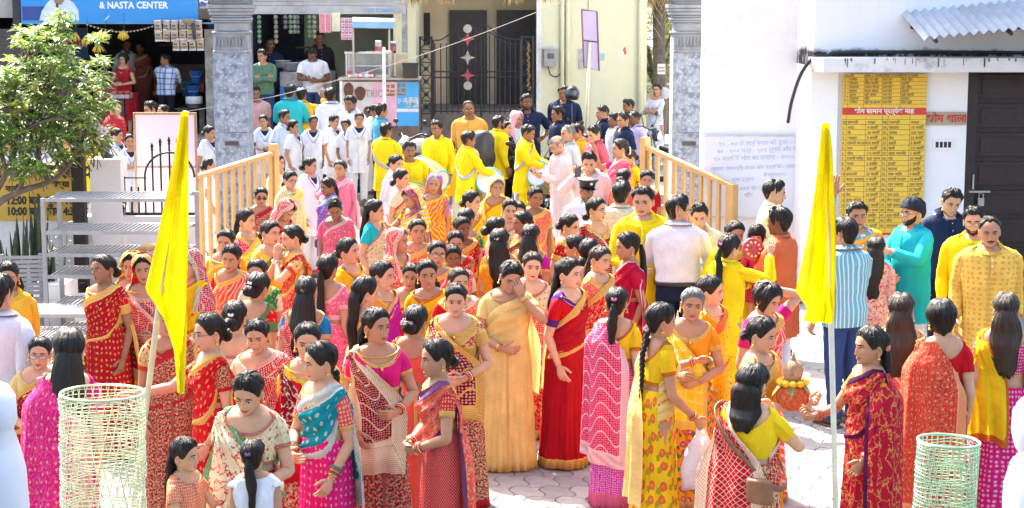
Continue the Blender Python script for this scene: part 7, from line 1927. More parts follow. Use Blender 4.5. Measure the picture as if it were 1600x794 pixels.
f_teal = F(TEAL, 'booti', (.55, .62, .6), (.60, .60, .52), 1.2, .075); f_turq = F(TURQ, 'plain', GLD, GLD, 1, 0, trans=.1); f_grn = F(GRN, 'booti', GLD, GLD, 1, .04); f_grnr = F(RED, 'booti', GLD, (.03, .25, .08), .8, .06)
f_wht = F(WHT, 'plain', trans=.08); f_crm = F(CRM, 'brocade', (.60, .45, .2), (.5, .1, .08), 1, .02); f_crmp = F(CRM, 'plain'); f_gldb = F((.52, .36, .12), 'brocade', (.72, .56, .28), RED, 1, .03); f_nav = F(NAVY, 'plain', trans=.0); f_lav = F(LAV, 'plain', trans=.05)
f_kyel = F((.88, .66, .015), 'plain', trans=.10); f_kgold = F((.82, .44, .04), 'plain', trans=.1); f_kora = F((.78, .42, .10), 'plain', trans=.1); f_kred = F((.62, .03, .04), 'plain', trans=.1); f_korng = F((.62, .13, .05), 'plain', trans=.1); f_kpnk = F((.72, .58, .56), 'plain', trans=.1); f_kcrm = F((.78, .68, .36), 'plain', trans=.1); f_kteal = F((.01, .42, .48), 'plain', trans=.05); f_kdot = F((.82, .52, .10), 'dots', (.62, .30, .06), GLD, 2, 0, trans=.1)
f_strip = F((.14, .42, .46), 'stripe', (.62, .70, .70), GLD, 1.0, 0, trans=.05); f_chk = F((.50, .58, .70), 'check', (.04, .10, .26), GLD, 2.2, 0, trans=0); f_blk = F((.015, .015, .02), 'plain', trans=0); f_jean = F((.03, .06, .16), 'plain', trans=0); f_khak = F((.22, .20, .18), 'plain', trans=0); f_greyp = F((.50, .52, .56), 'plain', trans=.05); f_pinks = F((.58, .10, .14), 'plain', trans=.05); f_tpnk = F((.62, .36, .34), 'plain', trans=.05)
f_grnsw = F((.10, .20, .13), 'plain', trans=0); f_lblu = F((.45, .55, .66), 'plain', trans=.05); f_prnt = F((.62, .64, .66), 'booti', (.08, .12, .28), (.1, .1, .2), .55, 0, trans=.05); f_dress = F((.28, .012, .02), 'plain', trans=0); f_khad = F((.62, .55, .38), 'brocade', (.70, .66, .5), (.55, .48, .3), 1, 0)
f_vstr = F(YEL, 'hstripe', (.72, .68, .62), (.30, .03, .15), 1.6, .05); f_blu = F((.01, .20, .42), 'plain', GLD, GLD, 1, .03); f_vio = F((.25, .10, .42), 'booti', (.6, .4, .7), GLD, .7, .03); f_nblu = F((.01, .02, .22), 'plain', GLD, GLD, 1, .03); f_redk = F(DRED, 'brocade', (.62, .48, .30), GLD, 1.4, .08); f_redart = F((.42, .01, .03), 'print', (.60, .24, .07), (.012, .012, .06), 1.3, .035)
wh = f_wht; J = f_jean; K = f_blk
rf, wf_, pf = ('red', (.55, .01, .04)), ('white', (.75, .73, .68)), ('coral', (.72, .20, .16))
pc, wc, bc = ('pink', (.62, .12, .28)), ('white', (.7, .7, .66)), ('bronze', (.3, .16, .08))
B1 = ('red', 'gold', 'red', 'white', 'red'); B2 = ('gold', 'green', 'red', 'gold', 'pink', 'green', 'green'); B3 = ('red', 'gold', 'red'); B4 = ('gold', 'gold')
W_ = 'women of the courtyard crowd'; N_ = 'young women in white coats'; D_ = 'drummers in yellow'; M_ = 'men at the gate'; R_ = 'men by the price board'
def woman(px, py, yaw, label, wear, hair='bun', h=1.5, **k): k.setdefault('group', W_); person(px, py, h, yaw, label, wear, hair, **k)
def man(px, py, yaw, label, wear, hair='man', h=1.68, **k): k.setdefault('group', M_); k.setdefault('sex', 'M'); k.setdefault('sk', 2); person(px, py, h, yaw, label, wear, hair, **k)
# ---- shops and street
woman(193, 84, -20, 'woman in plain dark red dress with glasses behind the fruit tray', frock(f_dress, .22, .3), 'bob', h=1.52, Y=33.9, floor=.88, sk=2, specs='clear', L='waist', R='waist', group='people in the shops')
man(258, 85, -10, 'man in blue checked shirt looking left inside the snack shop', shirt(f_chk, K, .62, .78), h=1.66, Y=34.2, floor=.88, sk=3, hy=-50, L='back', R='back', beard='m', group='people in the shops')
man(196, 62, 30, 'shadowy person in grey shirt deep inside the snack shop', shirt(f_greyp, K), h=1.64, Y=36.5, floor=.88, sk=4, group='people in the shops')
woman(219, 66, -10, 'shadowy woman in dark red deep inside the snack shop', saree(f_marp, f_dress), h=1.55, Y=36.6, floor=.88, sk=4, group='people in the shops')
man(178, 157, 70, 'man in bright red kurta shirt in profile below the fruit tray', kurta(f_kred, K), h=1.66, Y=29.2, sk=1, group='people in the shops', L='down2')
man(240, 158, -60, 'man whose head shows above the pink board nearer the red shirt', shirt(f_lblu, K), h=1.62, Y=28.8, sk=2, group='people in the shops', beard='m')
man(257, 163, -50, 'short man with bald front peering above the pink board', shirt(f_greyp, K), 'recede', h=1.58, Y=29.0, sk=2, group='people in the shops')
man(412, 78, 10, 'man in green sweater with folded arms at the tea stall', shirt(f_grnsw, J, .97, .80, False), h=1.68, Y=33.0, floor=.88, sk=2, hy=-35, L='cross', R='cross', group='people in the shops')
man(419, 59, 10, 'dim man in dark checked shirt behind the green sweater', shirt(f_nav, K), h=1.74, Y=35.0, floor=.88, sk=4, group='people in the shops')
man(397, 131, 20, 'man in pink t-shirt waiting beside the left marble column', shirt(f_tpnk, K, .45, .8, False), h=1.60, Y=31.6, sk=3, hp=10, beard='m', group='people in the shops')
man(489, 72, 5, 'server in white t-shirt and chain looking down at the tea stall', shirt(f_wht, J, .42, .80, False), h=1.68, Y=33.15, floor=.88, sk=4, hp=28, L='waist', R='fwd', group='people in the shops')
man(500, 50, 20, 'dark figure in black shirt at the back of the tea stall', shirt(K, K), h=1.74, Y=35.2, floor=.88, sk=4, group='people in the shops')
man(453, 133, 175, 'man in turquoise shirt seen from behind at the tea stall', shirt(F((.02, .42, .44), 'plain', trans=.05), K), h=1.64, Y=31.3, sk=3, L='fwd', R='fwd', group='people in the shops')
man(471, 138, 165, 'person in mustard yellow seen from behind reaching to the server', kurta(f_kgold, K), h=1.60, Y=31.4, sk=3, R='raise', group='people in the shops')
man(516, 138, 170, 'man in white shirt seen from behind at the sweet counter', shirt(wh, K), h=1.64, Y=30.7, sk=4, group='people in the shops')
man(546, 149, -20, 'young man in white shirt standing before the torn poster', shirt(wh, K, .45), h=1.63, Y=29.7, sk=3, hp=8, group='people in the shops')
woman(1025, 131, -40, 'woman in white and blue printed dress with folded arms', frock(f_prnt, .62, .25, 1.0), 'bobpony', h=1.55, Y=34.4, sk=2, L='cross', R='cross', hy=15, group='people in the shops', neck=False)
# ---- white coats
def nurse(px, py, yaw, label, hair='bun', h=1.52, **k): k.setdefault('group', N_); k.setdefault('sk', 2); k.setdefault('neck', False); k.setdefault('ear', False); k.setdefault('wear', coat(wh, f_nav, wh)); w = k.pop('wear'); person(px, py, h, yaw, label, w, hair, **k)
nurse(180, 200, 70, 'white coat woman in profile next to the white pillar'); nurse(203, 210, 20, 'white coat girl with bare folded forearms beside the pink board', 'braid', h=1.48, L='cross', R='cross')
nurse(325, 196, 60, 'white coat woman partly hidden by the left marble column', flower=None); nurse(327, 248, 100, 'dark haired woman with white hair clip beside the sloping rail', h=1.50, Y=23.9, clip=wc)
nurse(12, 215, 40, 'white coat woman behind the tree nearest the frame edge', h=1.5); nurse(64, 212, -30, 'white coat woman half hidden behind the tree branches', 'braid', h=1.5); nurse(100, 205, 30, 'white coat woman behind the tree beside a yellow shirt'); man(128, 203, 20, 'person in yellow behind the dark wooden post', kurta(f_kyel, wh), h=1.55, sk=3)
nurse(146, 208, 50, 'white coat woman with blue lanyard between post and pillar', h=1.5)
nurse(412, 180, 15, 'white coat woman holding a phone beside the left column', L='waist', R='waist', hy=-10); man(443, 173, 60, 'man in light blue shirt standing among the white coats', shirt(f_lblu, K, .45), h=1.62, sk=3, group=N_)
nurse(458, 189, 70, 'white coat woman in profile looking right near the rail post', h=1.5); nurse(488, 182, 10, 'white coat woman with blue lanyard in the middle of her row', h=1.53, hy=15, sk=3)
nurse(519, 180, 60, 'white coat woman with braid standing behind the middle pair', 'braid', h=1.53); nurse(543, 186, 20, 'white coat woman with lapels and dark top facing right', h=1.52, hy=-40, sk=3, L='down2', R='down2')
nurse(559, 175, 10, 'short white coat girl with centre parting at the back', 'braid', h=1.50); nurse(583, 163, 60, 'tall white coat woman looking right by the drummer', h=1.56, sk=3, L='clasp', R='clasp'); nurse(594, 161, 120, 'person with dark hair in blue behind the tall white coat woman', 'crop', h=1.54, wear=shirt(F((.1, .35, .5), 'plain', trans=.05), K), Y=29.6)
nurse(434, 243, 60, 'girl in beige kurta with maroon scarf behind the rail', 'pony', h=1.50, wear=kurta(f_khad, wh, dup=F(MAR, 'plain')), sk=2, Y=22.6); nurse(481, 246, 60, 'white coat woman with hair bun in front of the others', 'bun', h=1.52, Y=22.0, bun=.05, hy=5); nurse(452, 266, 40, 'girl in spectacles and pale yellow embroidered kurta', 'pony', h=1.50, wear=kurta(F((.78, .70, .25), 'brocade', (.78, .72, .45), GLD, 1, 0), wh, dup=F((.8, .70, .12), 'plain')), specs='clear', sk=1, hp=8, Y=20.4)
nurse(530, 250, -20, 'girl in pink with a pale pink dupatta behind the crowd', 'pony', h=1.55, wear=kurta(F((.70, .16, .28), 'booti', (.75, .3, .4), GLD, .5), wh, dup=F(LPK, 'plain')), hy=10, R='chin', sk=2, Y=21.6); nurse(513, 276, -45, 'girl in spectacles with light blue shawl looking down', 'pony', h=1.48, wear=kurta(f_vio, wh, dup=F((.30, .52, .66), 'plain')), specs='clear', hp=16, sk=3, Y=20.0)
nurse(617, 241, 50, 'girl in white top glancing right beside the yellow drummer', 'bun', h=1.5, wear=kurta(wh, wh), sk=1, Y=22.0)
# ---- drummers and men at the gate
def drummer(px, py, yaw, label, h=1.64, **k): k.setdefault('sk', 3); k.setdefault('L', 'drum'); k.setdefault('R', 'drum'); k.setdefault('group', D_); man(px, py, yaw, label, kurta(f_kyel, f_kyel, .62), h=h, **k)
drummer(602, 193, 145, 'drummer in yellow with grey strap seen from behind by the nurses')
drummer(640, 222, 15, 'moustached drummer in yellow holding a thin red stick', h=1.60, beard='m'); drummer(683, 190, -25, 'lean young drummer in yellow looking left before the white motorcycle', L='down', R='down'); drummer(729, 205, 115, 'broad drummer in yellow playing a drum towards the right'); drummer(776, 181, 125, 'bearded drummer in yellow turned away near the tarpaulin', beard='b', L='down', R='down'); drummer(820, 195, 75, 'drummer in yellow with long sleeves beating the rightmost drum', hp=18)
man(734, 158, 0, 'balding man in orange kurta and glasses before the iron gate', kurta(f_kora, wh), 'recede', h=1.66, Y=28.6, specs='clear', sk=3, beard='m'); person(704, 205, 1.15, 10, 'small child peeping between the two yellow drummers', kurta(f_kgold, wh, collar=False), 'fringe', sk=2, sex='K', Y=27.2)
woman(804, 175, 40, 'woman with white scarf wrapped over her face', kurta(f_wht, wh), 'none', h=1.55, Y=28.9, veilf=f_lpk, sk=2, neck=False, ear=False, vopen=.62, group=M_); woman(790, 190, 60, 'dark haired woman in black beside the scarf wrapped woman', kurta(K, K), 'pony', h=1.5, Y=28.3, neck=False, group=M_)
navs = lambda: shirt(f_nav, K, .5, .78)
man(825, 143, 5, 'bearded man in navy polo with lanyard leaning one arm', navs(), h=1.70, Y=29.4, sk=4, hy=10, beard='bm', L='hip', R='down2'); man(882, 134, -15, 'tall man in navy shirt standing against the cream wall', navs(), h=1.74, Y=31.0, sk=3, L='down', R='down'); man(874, 167, -75, 'man in navy shirt in profile facing left by the cream wall', navs(), h=1.66, sk=3, Y=28.6)
man(878, 210, -75, 'bald man in pale pink kurta reading his phone', kurta(f_kpnk, wh, .45), 'bald', h=1.70, sk=1, hp=24, L='read', R='read', specs='clear', hm='grey'); man(885, 196, -60, 'grey haired man behind the bald man in pink', shirt(f_greyp, K), 'recede', h=1.66, hm='grey', Y=25.0); man(904, 193, -65, 'man in mustard kurta with glasses looking left', kurta(f_kgold, wh), h=1.68, specs='clear', sk=2, hp=8)
man(931, 195, -65, 'man in crimson pink shirt looking down to the left', shirt(f_pinks, J, .5), 'crop', h=1.68, sk=1, hp=16); man(944, 164, -80, 'man in navy shirt in left profile in the middle of the wall', navs(), 'crop', h=1.66, Y=28.6, sk=2); man(962, 177, -70, 'man in white shirt half hidden behind the navy row', shirt(wh, K), h=1.62, Y=28.3, sk=3); man(975, 176, -70, 'shorter man in navy shirt nearest the lavender shirt', navs(), 'crop', h=1.63, Y=27.6, sk=2)
man(993, 173, -60, 'smiling man in lavender shirt near the right railing', shirt(f_lav, K, .5), 'recede', h=1.62, Y=28.2, sk=4, beard='m'); man(984, 155, -70, 'man in dark blue behind the lavender shirt near the motorcycle', shirt(f_nav, K), h=1.66, Y=30.2, sk=3)
woman(969, 218, -75, 'woman in pink saree raising a hand near the gate', saree(f_pnk, F(HPK)), 'bun', h=1.52, R='raise', L='down2', sk=2, gajra=True, Y=22.6); woman(987, 233, -60, 'woman in yellow saree looking down behind the pink one', saree(f_yel, f_yel), 'bun', h=1.5, hp=15, sk=2, Y=22.9); woman(1007, 267, 5, 'woman in red beside the railing behind the yellow kurta man', saree(f_redp, F(RED)), 'lowbun', h=1.5, sk=2, Y=20.5)
man(923, 236, -10, 'man in pale pink shirt holding up a phone', shirt(F((.72, .55, .54), 'plain', trans=.08), K, .97), h=1.70, sk=1, hp=22, R='phone', L='down2', Y=20.6); woman(975, 265, 160, 'woman seen from behind with a dark bun below the pink saree', saree(f_cor, F(CORAL)), 'bun', h=1.5, bun=.05, Y=20.3)
man(915, 281, 20, 'guard in white uniform shirt with black peaked cap', shirt(wh, f_nav, .5, .8), 'crop', h=1.66, sk=3, hp=10, beard='m', Y=18.6)
man(971, 285, 170, 'man in cream silk kurta seen from behind', kurta(f_khad, wh), h=1.70, sk=2); man(1009, 291, -10, 'man in bright yellow kurta facing the camera by the railing', kurta(f_kyel, wh), h=1.72, sk=1, hy=-10, Y=15.5, R='clasp'); man(1061, 307, 165, 'man in white office shirt and navy trousers seen from behind', shirt(wh, f_nav, .97, tuck=True), 'crop', h=1.74, sk=1, hy=-50, L='fwd', R='fwd', specs='clear'); man(1093, 318, -5, 'boy with fringe of black hair behind the white shirt man', kurta(f_kcrm, wh), h=1.60, sk=1, hp=12)
man(1207, 280, 70, 'young man in cream kurta in right profile by the white board', kurta(f_kcrm, wh), h=1.74, sk=1, hp=10, hy=15); man(1222, 325, -120, 'man in orange kurta with his back turned', kurta(f_korng, wh), h=1.70, sk=4, L='fwd', R='fwd', beard='m'); woman(1143, 344, 5, 'woman in maroon and yellow carrying the toddler', kurta(f_kyel, wh, dup=f_marp), 'bun', h=1.56, sk=2, hp=8, hy=15, L='carry', R='waist', bang=B4)
woman(1135, 366, 140, 'girl in yellow kurta with long ponytail seen from behind', kurta(f_kyel, f_kyel), 'pony', h=1.54, sk=1, hy=-10, L='fwd', R='raise', clip=pc, hlen=.5, neck=False); 
man(1341, 315, 10, 'man in orange scarf raising an arm against the board', kurta(f_strip, J, dup=f_orap), h=1.68, sk=2, R='high', L='down', group=R_); man(1324, 343, -150, 'man in striped turquoise shirt and jeans seen from behind', shirt(f_strip, J, .97, .78), h=1.70, sk=2, L='down2', R='fwd', group=R_); man(1428, 311, -60, 'man in turquoise kurta with black headcloth and spectacles', kurta(f_kteal, wh), 'none', h=1.70, sk=1, specs='clear', beard='b', L='point', R='clasp', hp=8, group=R_)
man(1484, 293, 5, 'youth in dark navy shirt looking down by the brown door', shirt(f_nav, K, .5, .8), h=1.72, sk=1, hp=22, hr=8, group=R_); man(1521, 323, -5, 'man in spectacles and goatee with yellow kurta', kurta(f_kyel, wh), h=1.70, sk=1, specs='clear', beard='b', hy=-15, group=R_); man(1547, 338, -5, 'moustached man in speckled mustard kurta with greying hair', kurta(f_kdot, wh, loose=.03), 'recede', h=1.70, hm='black', sk=2, beard='m', hy=-8, R='down', L='down2', group=R_)
# ---- women, back of the courtyard
woman(409, 293, 10, 'elderly woman in black sunglasses by the railing', saree(f_mar, f_dred), 'bun', sk=2, specs='dark', Y=19.3); woman(432, 308, 60, 'woman bending with a red bandhani veil over her head', saree(f_redb, F(RED)), 'lowbun', h=1.45, veilf=f_redb, hp=25, lean=10, sk=2); woman(526, 307, 0, 'heavy woman in rose pink saree looking down', saree(f_pnk, F(PNK), wide=1.2), 'bun', h=1.50, hp=32, sk=3)
woman(386, 327, 65, 'woman in yellow saree with pink blouse looking right by the railing', saree(f_yell, f_hpk), 'pony', h=1.5, sk=1); woman(580, 312, 75, 'woman with very long hair, pink clip and turquoise blouse', saree(f_crm, F(TURQ)), 'half', h=1.50, sk=1, clip=pc, hlen=.62); woman(626, 265, 70, 'woman in golden cream saree looking right with hair tied low', saree(f_gldb, f_crmp), 'lowbun', h=1.5, sk=1, hp=6)
woman(648, 292, -50, 'woman under yellow veil with purple and white stripes', saree(f_vstr, f_yel), 'lowbun', h=1.5, veilf=f_vstr, hp=22, sk=2, R='point'); woman(675, 273, 0, 'old white haired woman under purple and orange shawl', saree(f_dora, f_vio), 'lowbun', hm='white', h=1.48, veilf=F(ORA, 'leheriya', (.55, .2, .4), (.35, .12, .45), 1.5, .05), sk=2, vopen=1.1); woman(776, 278, 10, 'old woman under a plain bright yellow veil', saree(f_yel, f_yel), 'lowbun', hm='grey', h=1.48, veilf=f_lyel, sk=2, vopen=1.1)
woman(733, 300, 60, 'woman in green blouse looking right below the yellow drummer', saree(f_yel, f_grn), 'bun', h=1.5, sk=1); woman(732, 326, 150, 'woman from behind with orange flowers on her bun', saree(f_grn, f_grn), 'bun', h=1.48, flower=pf, sk=2); woman(722, 338, 30, 'woman with dark skin and black hair beneath the orange flowers', saree(f_dred, f_redp), 'pony', h=1.46, sk=4)
woman(793, 312, 10, 'woman in cream looking down between two dark heads', saree(f_crm, f_crmp), 'bun', sk=1, h=1.5); woman(813, 314, 5, 'woman peeping from behind the cream one', saree(f_ora, f_orap), 'bun', sk=2, h=1.47, Y=17.4); woman(832, 292, 5, 'woman with grey parting in coral orange saree', saree(f_cor, f_orap), 'bun', sk=3, h=1.52, hy=20, hm='black')
woman(883, 334, 60, 'woman in spectacles with low bun and red yellow saree', saree(F(YEL, 'plain', GLD, (.04, .3, .1), 1, .07), f_dred), 'bun', sk=1, specs='clear'); woman(929, 311, 45, 'woman in glasses with maroon saree bordered green and white', saree(f_grnr, f_dred, F((.3, .01, .03), 'dots', (.7, .4, .3), (.55, .6, .45), 1, .05), 'S'), 'lowbun', h=1.54, sk=1, specs='clear', hy=10)
woman(774, 339, 110, 'woman from behind with large black bun near the cream one', saree(f_hpk, F(HPK)), 'bun', bun=.05, sk=2); woman(817, 330, -65, 'woman in left profile beside the large black bun', saree(f_marp, f_dred), 'pony', sk=3); woman(649, 343, 5, 'woman with red sindoor and coral saree looking at the camera', saree(f_cor, f_redp), 'bun', sk=2, hy=5)
woman(620, 359, 70, 'old woman under a deep red patterned veil in profile', saree(f_redb, f_dred), 'lowbun', veilf=f_redb, sk=2, h=1.46, hm='grey'); woman(711, 361, 10, 'woman in maroon with dark hair looking at the camera', saree(f_mar, f_dred), 'bun', sk=2, h=1.48); woman(681, 377, 10, 'elderly woman in round spectacles and coral saree', saree(f_corl, f_cor), 'bun', sk=2, specs='clear', h=1.48, hm='black'); woman(710, 383, 0, 'dark skinned woman in white and red below the maroon one', saree(f_redb, f_crmp), 'lowbun', sk=4, h=1.44, hp=12)
woman(784, 358, 170, 'woman from behind with loose hair and white H clip', saree(f_orap, f_ora), 'half', clip=wc, sk=2, hlen=.48); woman(826, 352, 165, 'woman from behind with long black hair and small pink clip', saree(f_marp, f_mag), 'half', clip=pc, hlen=.62, sk=2)
woman(905, 367, -100, 'woman from behind with a bun left of the maroon saree', saree(f_dred, f_redp), 'bun', sk=2, h=1.48); woman(919, 375, 150, 'second bun seen from behind just left of the maroon saree', saree(f_redj, f_orap), 'lowbun', sk=2, h=1.45); woman(987, 363, -80, 'woman in plain crimson saree with white scalloped edge', saree(F(CRI, 'plain', GLD, (.7, .62, .55), 1, .012), F(CRI), zend=.8), 'pony', h=1.58, sk=2, hlen=.4)
woman(934, 386, 50, 'woman in orange red printed saree looking right', saree(f_redj, f_cor), 'bobpony', h=1.5, sk=1, hm='brown'); woman(826, 395, 5, 'fair woman in red and cream saree facing the camera', saree(f_redj, f_crm, f_redb, 'S'), 'bun', h=1.48, sk=0, hm='brown')
# ---- women, left
woman(164, 399, -30, 'woman in maroon saree with gold motifs by the steel rack', saree(f_dred, f_redj), 'bun', h=1.52, sk=3, bun=.05, hy=-5); woman(206, 396, -5, 'woman under an orange yellow striped veil behind the red veil', saree(F(ORA, 'leheriya', (.75, .55, .1), GLD, 1.5, .03), f_orap), 'lowbun', h=1.5, veilf=F(ORA, 'hstripe', (.35, .12, .05), GLD, 1.8, .03), sk=2); woman(229, 399, 5, 'woman under a red veil with yellow saree and red bangles', saree(f_yel, f_redb, f_redb, 'S'), 'lowbun', h=1.5, veilf=F(RED, 'plain', GLD, GLD, 1, .03), sk=2, L='clasp', R='clasp', bang=B1)
woman(300, 393, -40, 'woman under a crimson bandhani veil with green border behind the flag', saree(f_yel, f_yel), 'lowbun', h=1.5, veilf=F((.45, .01, .05), 'bandhani', (.7, .4, .4), (.5, .55, .35), 1, .03), sk=1); woman(349, 358, -10, 'woman in orange saree nearest the tan railing', saree(f_orap, f_ora), 'pony', h=1.5, sk=2); woman(360, 381, -15, 'woman in red blouse and pink saree below the orange one', saree(f_corl, f_redp), 'pony', sk=2, hy=5)
woman(418, 347, 50, 'woman in yellow saree with green border looking right', saree(F(YEL, 'plain', GLD, (.03, .16, .06), 1, .07), f_yell), 'bun', sk=1); woman(462, 353, -70, 'woman in red floral saree with hands joined at her chin', saree(f_redj, f_gldb), 'bun', h=1.52, sk=1, L='namaste', R='namaste', bang=('white',)); woman(404, 406, -5, 'short woman with only forehead and hair showing', saree(f_grn, f_crmp), 'bun', h=1.44, sk=2)
woman(400, 426, 150, 'woman from behind with white pins and red flower in her bun', saree(f_crm, f_grnr), 'bun', clip=wc, flower=rf, sk=2, bun=.048); woman(474, 436, 175, 'woman from behind in blue blouse with long straight hair', saree(f_redb, f_blu), 'half', h=1.5, clip=bc, hlen=.58, sk=2); woman(515, 398, 155, 'woman from behind with red rose and wavy ponytail', saree(f_pnk, f_pnk), 'pony', flower=rf, hlen=.5, sk=2)
woman(543, 373, 65, 'woman in yellow lattice saree looking up to the right', saree(f_yell, f_yel), 'bun', h=1.5, sk=1, hp=-8); woman(569, 434, 110, 'woman from behind with red rose and long loose hair', saree(f_crm, f_redp), 'loose', flower=rf, sk=1, hlen=.55); woman(599, 410, 65, 'woman in magenta saree looking right', saree(f_mag, f_orap), 'lowbun', sk=1, h=1.5); woman(638, 411, 0, 'woman with plain broad face behind the magenta saree', saree(f_redp, f_orap), 'lowbun', sk=2, h=1.46)
woman(671, 408, 5, 'woman in plain yellow saree with gold jhumkas facing front', saree(f_yel, f_yel), 'half', sk=2, h=1.5, hlen=.3); woman(716, 419, 20, 'fair woman with brown hair just behind the bridal saree', saree(f_redb, f_redp), 'bun', sk=1, h=1.45, hm='brown'); woman(790, 406, 10, 'woman in cream yellow saree covering her face with one hand', saree(f_lyel, f_lyel), 'loose', h=1.54, sk=2, L='face', R='clasp', hp=20, hlen=.25, bang=B4, flower=rf)
woman(715, 441, -5, 'woman in heavy maroon gold bridal saree with spread pallu', saree(f_mar, f_redk, F(MAR, 'bandhani', (.6, .35, .25), GLD, 1.3, .045), 'S', zend=.62, wide=1.5), 'bun', h=1.56, sk=1, hp=8, L='clasp', R='clasp', bang=B1, lip=('deep', (.30, .02, .03)))
woman(886, 404, 60, 'woman with waist long curly hair in red blue saree', saree(F(DRED, 'plain', GLD, GLD, 1, .06), F(RED, 'plain', GLD, (.01, .02, .25), 1, .045), sl=.42), 'loose', h=1.56, sk=0, hlen=.66); woman(966, 450, 160, 'woman from behind in pink bandhani saree and yellow blouse', saree(F(MAG, 'bandhani', (.7, .3, .55), (.6, .12, .2), 1, .09), f_yel, f_magb, 'A', zend=.35), 'pony', h=1.52, clip=pc, hlen=.32, sk=1)
woman(1026, 474, 110, 'woman in yellow floral saree with braid holding a white bag', saree(f_yelo, f_yel, f_lyel, zend=.25, wide=1.6), 'braid', h=1.56, sk=2, R='hang', L='point', bang=B3, hlen=.42); woman(1078, 450, -5, 'old woman in orange saree with yellow checked scarf', saree(F(ORA, 'floral', (.5, .05, .15), (.7, .4, .2), .8, .05), f_orap, F(YEL, 'check', (.85, .68, .2), GLD, 1.5, .03), 'S', zend=.55), 'bun', hm='grey', h=1.52, sk=2, L='clasp', R='waist'); woman(1110, 429, 65, 'fair woman with grey streak smiling in yellow and red', saree(F(YEL, 'booti', (.6, .1, .1), (.6, .08, .05), .8, .05), f_orap), 'bun', h=1.54, sk=0)
woman(1190, 440, 45, 'woman laughing with arm behind her head in pink', saree(f_corl, F(HPK)), 'bob', h=1.54, sk=1, L='head', R='down2', hp=15); woman(1187, 497, 60, 'woman in orange saree looking at the pot in her hands', saree(f_ora, f_orap), 'bun', h=1.5, sk=1, L='fwd', R='fwd', hp=8)
woman(1174, 569, 145, 'woman from behind with short loose hair and red flower', saree(f_redk, F(YEL), F(RED, 'lattice', (.78, .62, .45), (.78, .6, .42), .6, .05), zend=.5, wide=2.0), 'loose', h=1.5, sk=0, flower=rf, R='chin', L='down2', hlen=.24)
woman(1360, 512, -75, 'smiling woman in art printed red saree with coral flower', saree(f_redart, f_orap, f_redart, 'A', zend=.16), 'loose', h=1.56, sk=2, flower=pf, R='fwd', L='down2', hlen=.62, bang=B3); woman(1410, 460, 170, 'woman from behind in coral saree with long brown hair', saree(f_corl, f_redp), 'loose', h=1.56, hm='brown', hlen=.45, sk=1); woman(1476, 472, 175, 'woman from behind with short curly hair in orange red saree', saree(F((.55, .02, .015), 'jaal', (.65, .08, .04), (.7, .2, .05), .8, .06), F(RED), F((.62, .05, .03), 'jaal', (.72, .2, .1), (.8, .35, .15), .8, .07), 'A', zend=.16), 'fringe', h=1.58, sk=1)
woman(1572, 460, 165, 'woman from behind in pink dotted blouse at the right edge', lehenga(F(HPK, 'dots', (.8, .6, .65), GLD, 1.0, .01), F(HPK, 'dots', (.75, .45, .6), GLD, 1.6, .04), f_yel), 'loose', h=1.58, hm='brown', hlen=.4, sk=1); woman(1366, 371, 165, 'girl from behind in peach red print with long hair', kurta(F((.75, .45, .34), 'print', (.6, .05, .05), RED, 1), wh), 'loose', h=1.5, hlen=.45, sk=1, neck=False, Y=15.0)
# ---- front rows, left
woman(10, 410, 10, 'woman in mustard kurta at the left edge beside the bench', kurta(f_kgold, wh), 'loose', h=1.5, sk=2, hlen=.3); man(-6, 432, 160, 'person in white pink shirt turned away at the left edge', shirt(F((.74, .66, .68), 'plain', trans=.08), K), h=1.7, sk=1); woman(57, 528, 5, 'woman in round spectacles and red saree with gold paisleys', saree(f_dred, f_lyel), 'lowbun', h=1.5, sk=1, specs='clear', L='clasp', R='clasp', bang=B4, Y=10.9); woman(98, 519, -165, 'woman from behind with very long straight hair in pink saree', saree(F(HPK, 'plain', GLD, (.75, .30, .22), 1, .13), F(HPK), F(HPK, 'jaal', (.72, .12, .25), (.78, .34, .26), 1, .12), 'A', zend=.3), 'loose', h=1.52, sk=0, hlen=.66, Y=9.6)
woman(330, 494, -60, 'woman in spectacles and red gold saree reaching for the flagpole', saree(f_red, F(MAR, 'brocade', (.6, .4, .2), RED, .8, .02)), 'bun', h=1.55, sk=1, specs='clear', R='reach', L='down2'); woman(370, 472, 170, 'woman from behind with grey flower pin above the red saree', saree(f_marp, f_crm), 'bun', h=1.5, clip=wc, bun=.05); woman(408, 496, -5, 'frowning woman in red saree with cream blouse', saree(f_redb, f_crmp), 'lowbun', h=1.5, sk=1, hp=12); woman(262, 474, 20, 'woman in gold blouse whose face the flag hides', saree(f_mar, f_gldb), 'lowbun', h=1.5, sk=2)
woman(386, 574, 0, 'woman in cream gold blouse with peacock pallu looking down', saree(f_redp, f_crm, F(CRM, 'print', (.55, .04, .03), (.03, .25, .10), 1.3, .04), 'S', zend=.62, wide=.9), 'bun', h=1.54, sk=1, hp=26, hy=-12, L='clasp', R='down2', bang=B2); person(285, 685, 1.20, 65, 'little girl with clipped long hair in orange frock', frock(F((.72, .20, .10), 'dots', (.8, .6, .4), GLD, 1), .3, .4), 'half', sk=1, sex='K', hlen=.42, clip=pc, R='fwd', L='fwd', group='children'); person(401, 686, 1.22, 175, 'child from behind with purple band ponytail and white dress', frock(wh, .12, .4), 'pony', sk=2, sex='K', hlen=.34, clip=('violet', (.2, .06, .2)), group='children')
